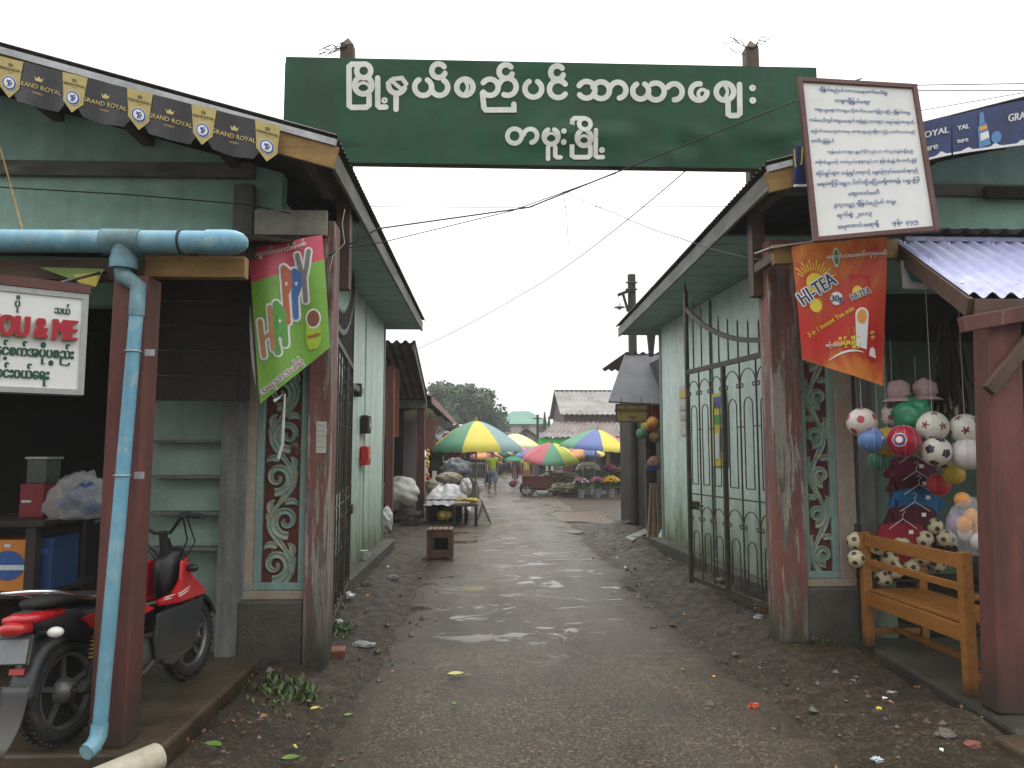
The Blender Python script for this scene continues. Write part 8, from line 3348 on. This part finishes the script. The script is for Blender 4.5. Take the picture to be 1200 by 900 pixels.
g.span((xa, Yh, 0), (xb, Yh + 7.6, ze_ - 0.02))
g.build('wall', M_pale, t)
for px in (590, 611, 629):
    a, b = at(px, 500, Yh), at(px + 8.5, 505.5, Yh)
    g = MB()
    g.span((a.x, Yh - 0.05, b.z), (b.x, Yh + 0.04, a.z))
    w = g.build('window', M_glass_d, t)
    g = MB()
    for (p0_, p1_) in (((a.x - .06, Yh - .09, b.z - .06), (b.x + .06, Yh - .052, b.z)), ((a.x - .06, Yh - .09, a.z), (b.x + .06, Yh - .052, a.z + .06)), (((a.x + b.x) / 2 - .03, Yh - .088, b.z + .001), ((a.x + b.x) / 2 + .03, Yh - .053, a.z - .001))):
        g.span(p0_, p1_)
    g.build('frame', M_wood_b, w)
g = MB()
g.span((xa - 0.2, Yh - 0.7, 3.05), (xb + 0.2, Yh - 0.003, 3.15))
g.build('canopy_ledge', M_pale, t)
# small hut
t = thing('hut', 'small brown gabled hut in front of the pale house', 'hut', (at(616, 520, 60).x, 60, 0))
a, b, c = at(602, 513, 60), at(616, 502, 60), at(632, 513, 60)
for (p0_, p1_) in ((a, b), (b, c)):
    g = MB()
    dv = Vector((0, 5, 0))
    u_ = Vector((0, 0, 0.07))
    g.add([p0_, p1_, p1_ + dv, p0_ + dv, p0_ + u_, p1_ + u_, p1_ + dv + u_, p0_ + dv + u_], [(0, 1, 2, 3), (4, 5, 6, 7), (0, 1, 5, 4), (1, 2, 6, 5), (2, 3, 7, 6), (3, 0, 4, 7)])
    g.build('roof_slope', M_rustroof, t)
g = MB()
g.prism([(a.x + 0.3, 0), (a.x + 0.3, a.z + 0.1), (b.x, b.z - 0.1), (c.x - 0.3, c.z + 0.1), (c.x - 0.3, 0)], lambda u, v, d: Vector((u, 60.5 + d, v)), 4)
g.build('walls', M_pale, t)
g = MB()
g.span((b.x - 0.06, 60.1, 0), (b.x + 0.06, 60.2, b.z - 0.1))
g.build('post', M_wood_d, t)
# stalls closing the street
for (px0, px1, pyt, Y, m, lab) in ((568, 590, 537, 50, M_tarpw, 'distant stall under a flat white tarpaulin'), (589, 612, 535, 55, UM['blue'], 'distant stall under a faded blue tarpaulin'), (540, 572, 534, 46, M_tarpg, 'distant stall under a grey tarpaulin behind the walking person'), (606, 640, 533, 52, UM['red'], 'distant stall under a dull red tarpaulin')):
    a, b = at(px0, pyt, Y), at(px1, pyt, Y)
    zt_ = max(1.75, a.z)
    t = thing('tarp_stall', lab, 'stall', ((a.x + b.x) / 2, Y, 0))
    g = MB()
    g.grid(lambda u, v: Vector((a.x + (b.x - a.x) * u, Y + 2.5 * v, zt_ + 0.35 * v - 0.06 * math.sin(PI * u))), 10, 4)
    g.build('tarp_roof', m, t, fixn=False)
    g = MB()
    g.span((a.x, Y + 0.3, 0.0), (b.x, Y + 1.2, 0.75))
    g.build('counter', M_wood_d, t)
    g = MB()
    g.span((a.x, Y + 2.3, 0), (b.x, Y + 2.4, zt_ + 0.2))
    g.build('back_cloth', M_wood_d, t)
    for x in (a.x + 0.05, b.x - 0.05):
        g = MB()
        g.span((x - 0.03, Y, 0), (x + 0.03, Y + 0.06, zt_ - 0.01))
        g.build('pole', M_wood_b, t)
    g = MB()
    for k in range(7):
        g.sphere((a.x + 0.2 + (b.x - a.x - 0.4) * k / 6, Y + 0.6, 0.82), 0.14, 8, 5, (1, 1, 0.7))
    g.build('produce', [M_veg, M_banana, M_redp][int(px0) % 3], t)

# ------------------------------------------------------------------ trees
def leaf_material(name, c0, c1, c2):
    m, t, b = nodes_of(name)
    co = N(t, 'ShaderNodeTexCoord').outputs['Object']
    gi = N(t, 'ShaderNodeNewGeometry')
    c = ramp(t, gi.outputs['Random Per Island'], [(0.0, c0), (0.5, c1), (1.0, c2)])
    c = mixc(t, 1.0, c, ramp(t, noise(t, co, 0.6, 4), [(0.3, 0.7), (0.7, 1.2)]), 'MULTIPLY')
    t.links.new(c, b.inputs['Base Color'])
    b.inputs['Roughness'].default_value = 0.55
    return m


M_foliage = leaf_material('dark tree leaves', (0.014, 0.042, 0.009), (0.028, 0.072, 0.014), (0.055, 0.115, 0.022))
M_bark = mat('bark', (0.09, 0.065, 0.05), (0.05, 0.04, 0.03), scale=3, rough=0.9, bump=0.6)


def tree(name, label, px, Y, blobs, nleaf, leaf, m, cat='tree'):
    base = at(px, 530, Y)
    t = thing(name, label, cat, (base.x, Y, 0))
    g = MB()
    cen = [(at(q[0], q[1], Y + q[4]), q[2] / FPX * Y, q[3] / FPX * Y) for q in blobs]
    g.tube([(base.x, Y, 0), (base.x + 0.1, Y, 1.6), (base.x - 0.1, Y, 3.4)], [0.34, 0.28, 0.20], 10)
    for c, rx, rz in cen:
        g.tube([(base.x, Y, 2.0 + 0.8 * random.random()), Vector((base.x, Y, 3)).lerp(c, 0.5) + Vector((0, 0, -0.3)), c], [0.16, 0.10, 0.03], 7)
    g.build('trunk', M_bark, t)
    g = MB()
    tot = sum(rx * rx * rz for c, rx, rz in cen)
    vs, fs = [], []
    for c, rx, rz in cen:
        for k in range(int(nleaf * rx * rx * rz / tot)):
            d = Vector((random.gauss(0, 1), random.gauss(0, 1), random.gauss(0, 1))).normalized()
            q = random.random() ** 0.38 * (1 + 0.28 * mnoise.noise(d * 2.6 + c) + 0.16 * mnoise.noise(d * 6 + c))
            p = c + Vector((d.x * rx, d.y * rx, d.z * rz)) * q
            if mnoise.noise(p * 0.75) > 0.32 or mnoise.noise(p * 1.9) > 0.48: continue
            u = Vector((random.gauss(0, 1), random.gauss(0, 1), random.gauss(0, 0.5))).normalized()
            n_ = (d + Vector((random.gauss(0, .6), random.gauss(0, .6), random.gauss(0.5, .6)))).normalized()
            v = n_.cross(u).normalized()
            u = v.cross(n_)
            s_ = leaf * random.uniform(0.6, 1.3)
            b0 = len(vs)
            vs += [p - u * s_, p + v * s_ * 0.45, p + u * s_, p - v * s_ * 0.45]
            fs.append((b0, b0 + 1, b0 + 2, b0 + 3))
    g.add(vs, fs)
    g.build('crown', m, t, fixn=False)
    return t


tree('tree', 'large dark green tree with a broad rounded crown behind the shop row', 550, 72,
     [(520, 462, 19, 14, 0), (545, 463, 19, 15, 1), (566, 471, 17, 16, -1), (583, 492, 13, 20, 0), (553, 492, 27, 22, 1), (524, 489, 22, 20, -1), (508, 470, 13, 20, 0.5), (538, 520, 30, 16, 0), (575, 515, 20, 14, 1), (573, 462, 8, 7, 0)], 21000, 0.24, M_foliage)
M_cyp = leaf_material('cypress leaves', (0.02, 0.05, 0.03), (0.035, 0.075, 0.045), (0.05, 0.10, 0.06))
for (px, pyt, Y, lab) in ((638.5, 484, 62, 'slim dark cypress beside the small hut, the taller of two'), (643.5, 489, 62, 'shorter slim cypress next to the warehouse gable')):
    zt_ = at(px, pyt, Y).z
    base = at(px, 530, Y)
    t = thing('cypress_tree', lab, 'tree', (base.x, Y, 0))
    g = MB()
    g.tube([(base.x, Y, 0), (base.x, Y, zt_ * 0.8)], [0.09, 0.02], 8)
    g.build('trunk', M_bark, t)
    g = MB()
    vs, fs = [], []
    for k in range(900):
        z = random.uniform(0.5, zt_)
        w_ = 0.36 * (1 - (z / zt_) ** 2.2) + 0.02
        a = random.uniform(0, 2 * PI)
        p = Vector((base.x + w_ * math.cos(a) * random.uniform(.5, 1.05), Y + w_ * math.sin(a), z))
        u = Vector((random.gauss(0, .3), random.gauss(0, .3), 1)).normalized() * 0.13
        v = Vector((-math.sin(a), math.cos(a), 0)) * 0.05
        b0 = len(vs)
        vs += [p - u, p + v, p + u, p - v]
        fs.append((b0, b0 + 1, b0 + 2, b0 + 3))
    g.add(vs, fs)
    g.build('crown', M_cyp, t, fixn=False)
t = thing('utility_pole', 'thin dark pole standing before the green roofed house', 'pole', (at(630, 530, 58).x, 58, 0))
a = at(630, 486, 58)
g = MB()
g.tube([(a.x, 58, 0), (a.x, 58, a.z)], [0.13, 0.10], 8)
g.build('shaft', M_wood_d, t)
g = MB()
g.beam((a.x - 0.4, 57.9, a.z - 0.3), (a.x + 0.4, 57.9, a.z - 0.3), 0.08, 0.08)
g.build('crossarm', M_wood_d, t)

# ------------------------------------------------------------------ stones, bricks, litter, weeds
def stone(label, px, py, r, m=None, flat=0.6, name='stone', Yz=0.0):
    c = gnd(px, py, 0.05)
    c.z = gz(c.x, c.y)
    g = MB()
    rr = r / FPX * c.y
    g.add(*crumple((c.x, c.y, c.z + rr * flat * 0.55), rr, rr * 0.8, rr * flat, px * 0.37 + py, 0.35, 18, 12, 1.6), smooth=False)
    return tag(g.build(name, m or M_stone), label, 'stone', 'stones and rubble along the walls')


stone('largest rounded stone lying against the plinth of the street wall', 437, 662, 11)
stone('mossy grey stone near the foot of the gate post', 417, 677, 9, M_plinth)
stone('flat dark stone beside the mossy one', 412, 692, 9, None, 0.4)
stone('small dark stone on the road side of the mossy one', 430, 689, 6)
stone('pale small stone further out on the mud towards the crate', 460, 678, 6, M_concrete)
stone('broken dark stone at the foot of the gate column', 397, 716, 7)
stone('flat grey rubble piece at the crumbled road edge', 425, 752, 14, M_concrete, 0.2)
stone('dark wet stone by the concrete block at the frame edge', 1108, 872, 11)
stone('reddish stone close to the concrete block', 1140, 882, 10, M_brick, 0.5)
stone('small grey stone under the iron gate leaf', 890, 733, 6, M_concrete)
stone('dark clod under the middle of the iron gate leaf', 845, 690, 7)


def brick(label, px, py, rz, w=0.2):
    c = gnd(px, py, 0.03)
    z = max(gz(c.x, c.y), 0.0)
    g = MB()
    g.box((c.x, c.y, z + 0.02), (w, 0.10, 0.065), M=Matrix.Rotation(rz, 4, 'Z') @ Matrix.Rotation(0.15, 4, 'X'))
    return tag(g.build('brick', M_brick, bevel=0.012), label, 'brick', 'loose bricks')


brick('broken red brick at the corner of the shop floor by the cream pipe', 206, 868, 0.5, 0.13)
brick('red brick half buried in the road edge below the carved pier', 392, 770, 0.1, 0.16)
brick('red brick piece by the foot of the peeling column near the gate', 899, 728, 0.8, 0.1)
M_cream = mat('cream pipe', (0.60, 0.55, 0.42), (0.50, 0.45, 0.34), scale=4, rough=0.5)
t = thing('pipe_stub', 'cream coloured pipe lying on the ground beside the broken brick', 'pipe', gnd(150, 890, 0.05))
a, b = gnd(183, 889, 0.07), gnd(100, 925, 0.07)
g = MB()
g.tube([a, b], 0.075, 20)
g.build('pipe', M_cream, t)
g = MB()
d = (a - b).normalized()
g.tube([a + d * 0.0015, a + d * 0.003], 0.055, 18)
g.build('bore', M_wood_d, t)

M_leafg = plain('fresh leaf', (0.11, 0.19, 0.035), 0.45)
M_leafy = plain('yellowing leaf', (0.50, 0.44, 0.12), 0.5)


def fallen_leaf(label, px, py, L, rz, m):
    c = gnd(px, py, 0.02)
    z = max(gz(c.x, c.y), -0.0) + 0.025
    c = gnd(px, py, z)
    g = MB()
    n = 8
    vs, fs = [], []
    for i in range(n + 1):
        q = i / n
        w = L * 0.28 * math.sin(PI * q) ** 0.8 + 0.001
        zz = z + 0.03 * L * math.sin(PI * q) + 0.01
        vs += [(q * L - L / 2, -w, zz + 0.012), (q * L - L / 2, 0, zz), (q * L - L / 2, w, zz + 0.015)]
    for i in range(n):
        fs += [(3 * i, 3 * i + 1, 3 * i + 4, 3 * i + 3), (3 * i + 1, 3 * i + 2, 3 * i + 5, 3 * i + 4)]
    g.add([Matrix.Translation((c.x, c.y, 0)) @ Matrix.Rotation(rz, 4, 'Z') @ Vector(v) for v in vs], fs, True)
    g.tube([Matrix.Translation((c.x, c.y, 0)) @ Matrix.Rotation(rz, 4, 'Z') @ Vector((L / 2 + q * L * 0.4, 0, z + 0.012)) for q in (-0.1, 0.5, 1)], 0.002, 4)
    tag(g.build('fallen_leaf', m, fixn=False), label, 'leaf', 'fallen leaves')


fallen_leaf('bright green leaf with a long stalk near the cream pipe', 250, 877, 0.11, 2.6, M_leafg)
fallen_leaf('green leaf lying flat on the road below the weeds', 408, 842, 0.06, 0.4, M_leafg)
fallen_leaf('yellow leaf scrap between the weeds and the green leaf', 369, 834, 0.06, 0.6, M_leafy)
fallen_leaf('small green leaf on the wet middle of the road', 533, 828, 0.06, 1.2, M_leafg)
fallen_leaf('yellowish blade of grass lying along the road', 534, 793, 0.12, 0.15, M_leafy)
fallen_leaf('pale leaf lying at the very front edge of the road', 340, 893, 0.09, 0.2, M_leafg)


def scrap(label, px, py, r, m, cat='litter', k=1.0):
    c = gnd(px, py, 0.03)
    z = max(gz(c.x, c.y), 0.0)
    rr = r / FPX * c.y
    c = gnd(px, py, z + rr * 0.4)
    g = MB()
    g.add(*crumple((c.x, c.y, z + rr * 0.35), rr, rr * 0.7, rr * 0.5, px * 0.71, 0.9, 12, 8, 2.6), smooth=False)
    tag(g.build('plastic_scrap', m), label, cat, 'scraps of litter')


scrap('orange red plastic scrap alone on the road', 883, 828, 7, plain('orange red scrap', (0.62, 0.08, 0.03), 0.4))
scrap('blue and white wrapper near the bottom edge of the road', 1028, 890, 6, M_cartonw)
scrap('yellow peel scrap below the carved pier plinth', 1012, 772, 7, M_yel)
scrap('orange peel scrap beside the yellow one at the floor edge', 1001, 764, 6, M_orp)
scrap('white paper scrap under the bench side of the pier', 985, 764, 6, M_whitep)
scrap('brown peel scrap along the edge of the bench floor', 1078, 808, 8, M_brnp)
scrap('white wrapper among the stones below the gate post', 408, 697, 6, M_whitep)
scrap('pinkish scrap by the foot of the gate column', 386, 719, 6, M_ballp)
scrap('white scrap in the mud between column and road', 398, 728, 4, M_whitep)
scrap('pale scrap beside the road brick', 379, 772, 4, M_ballp)
scrap('pale wrapper in the gutter mud below the bench', 1045, 812, 5, M_alum)
scrap('tiny yellow scrap on the mud below the bench', 1030, 830, 3, M_yel)

# gravel and crumbs strewn along both road edges
g = MB()
mats_ = [M_stone, M_plinth, M_wood_b, M_stone, M_brick]
k = 0
while k < 1200:
    y = 2.0 + 13 * random.random() ** 1.6
    sd = random.choice((-1, 1))
    x = XC + sd * (road_edge(y, sd) + random.gauss(0.12, 0.32))
    if not (-1.5 < x < 2.8): continue
    r = 0.005 + 0.016 * random.random() ** 3 + 0.035 * random.random() ** 14
    z = gz(x, y) + 0.016 * (abs(x - XC) < road_edge(y, sd)) + r * 0.08
    g.mi = random.choice((0, 0, 0, 1, 2, 3, 3, 4) if random.random() < 0.5 else (0, 2, 0))
    a = random.random() * 6
    c_, s_ = math.cos(a), math.sin(a)
    g.add([(x + r * (u * c_ - v * s_), y + r * (u * s_ + v * c_), z + r * w * 0.7) for u, v, w in ((1, 0, 0), (0.1, 0.8, 0), (-0.9, 0.2, 0), (-0.2, -0.9, 0), (0.1, 0.1, 1), (0, 0, -1))],
          [(0, 1, 4), (1, 2, 4), (2, 3, 4), (3, 0, 4), (1, 0, 5), (2, 1, 5), (3, 2, 5), (0, 3, 5)])
    k += 1
g.mi = 0
tag(g.build('gravel', mats_, fixn=False), 'loose wet gravel and crumbs strewn along the road edges', 'gravel', kind='stuff')
g = MB()
mats_ = [M_whitep, M_leafy, M_brnp, M_leafg, M_orp, M_bluep]
for k in range(130):
    y = 2.3 + 10 * random.random() ** 1.3
    sd = random.choice((-1, 1, 1))
    x = XC + sd * (road_edge(y, sd) * random.choice((1.0, 1.0, 0.8)) + random.gauss(0.2, 0.3))
    if not (-1.5 < x < 2.75): continue
    z = gz(x, y) + 0.022
    r = random.uniform(0.006, 0.022)
    a = random.random() * 6
    g.mi = random.choice((0, 1, 2, 2, 2, 2, 2, 4, 2, 2, 2, 2, 2, 2, 2, 2))
    u = Vector((math.cos(a), math.sin(a), random.gauss(0, .2))) * r
    v = Vector((-math.sin(a), math.cos(a), random.gauss(0, .3))) * r * random.uniform(.3, .7)
    c = Vector((x, y, z))
    g.add([c - u - v, c + u * 0.8 - v + Vector((0, 0, 0.004)), c + u + v, c - u * .7 + v + Vector((0, 0, 0.006))], [(0, 1, 2, 3)])
g.mi = 0
tag(g.build('litter', mats_, fixn=False), 'small scraps of paper, peel and leaf trodden into the mud', 'litter', kind='stuff')
g = MB()
M_weed = leaf_material('weed leaves', (0.025, 0.05, 0.012), (0.05, 0.09, 0.02), (0.09, 0.15, 0.03))
for (px, py, n, rad, hh) in ((340, 808, 170, 0.17, 0.07), (362, 812, 60, 0.08, 0.06), (394, 736, 110, 0.10, 0.09), (318, 828, 40, 0.12, 0.04), (926, 744, 60, 0.09, 0.06), (960, 758, 30, 0.1, 0.04), (388, 745, 40, 0.1, 0.05), (300, 812, 30, 0.1, 0.04)):
    c = gnd(px, py, 0.08)
    for k in range(n):
        x, y = c.x + random.gauss(0, rad * .6), c.y + random.gauss(0, rad * .6)
        z = max(gz(x, y), 0)
        a = random.random() * 6.3
        L = hh * random.uniform(0.4, 1.1)
        d = Vector((math.cos(a) * 0.6, math.sin(a) * 0.6, random.uniform(0.4, 1.2))).normalized()
        s_ = d.cross(Vector((0, 0, 1))).normalized() * L * 0.2
        p = Vector((x, y, z))
        g.add([p, p + d * L * 0.55 + s_, p + d * L, p + d * L * 0.55 - s_], [(0, 1, 2, 3)])
tag(g.build('weeds', M_weed, fixn=False), 'low green weeds growing along the foot of the piers', 'weeds', kind='stuff')
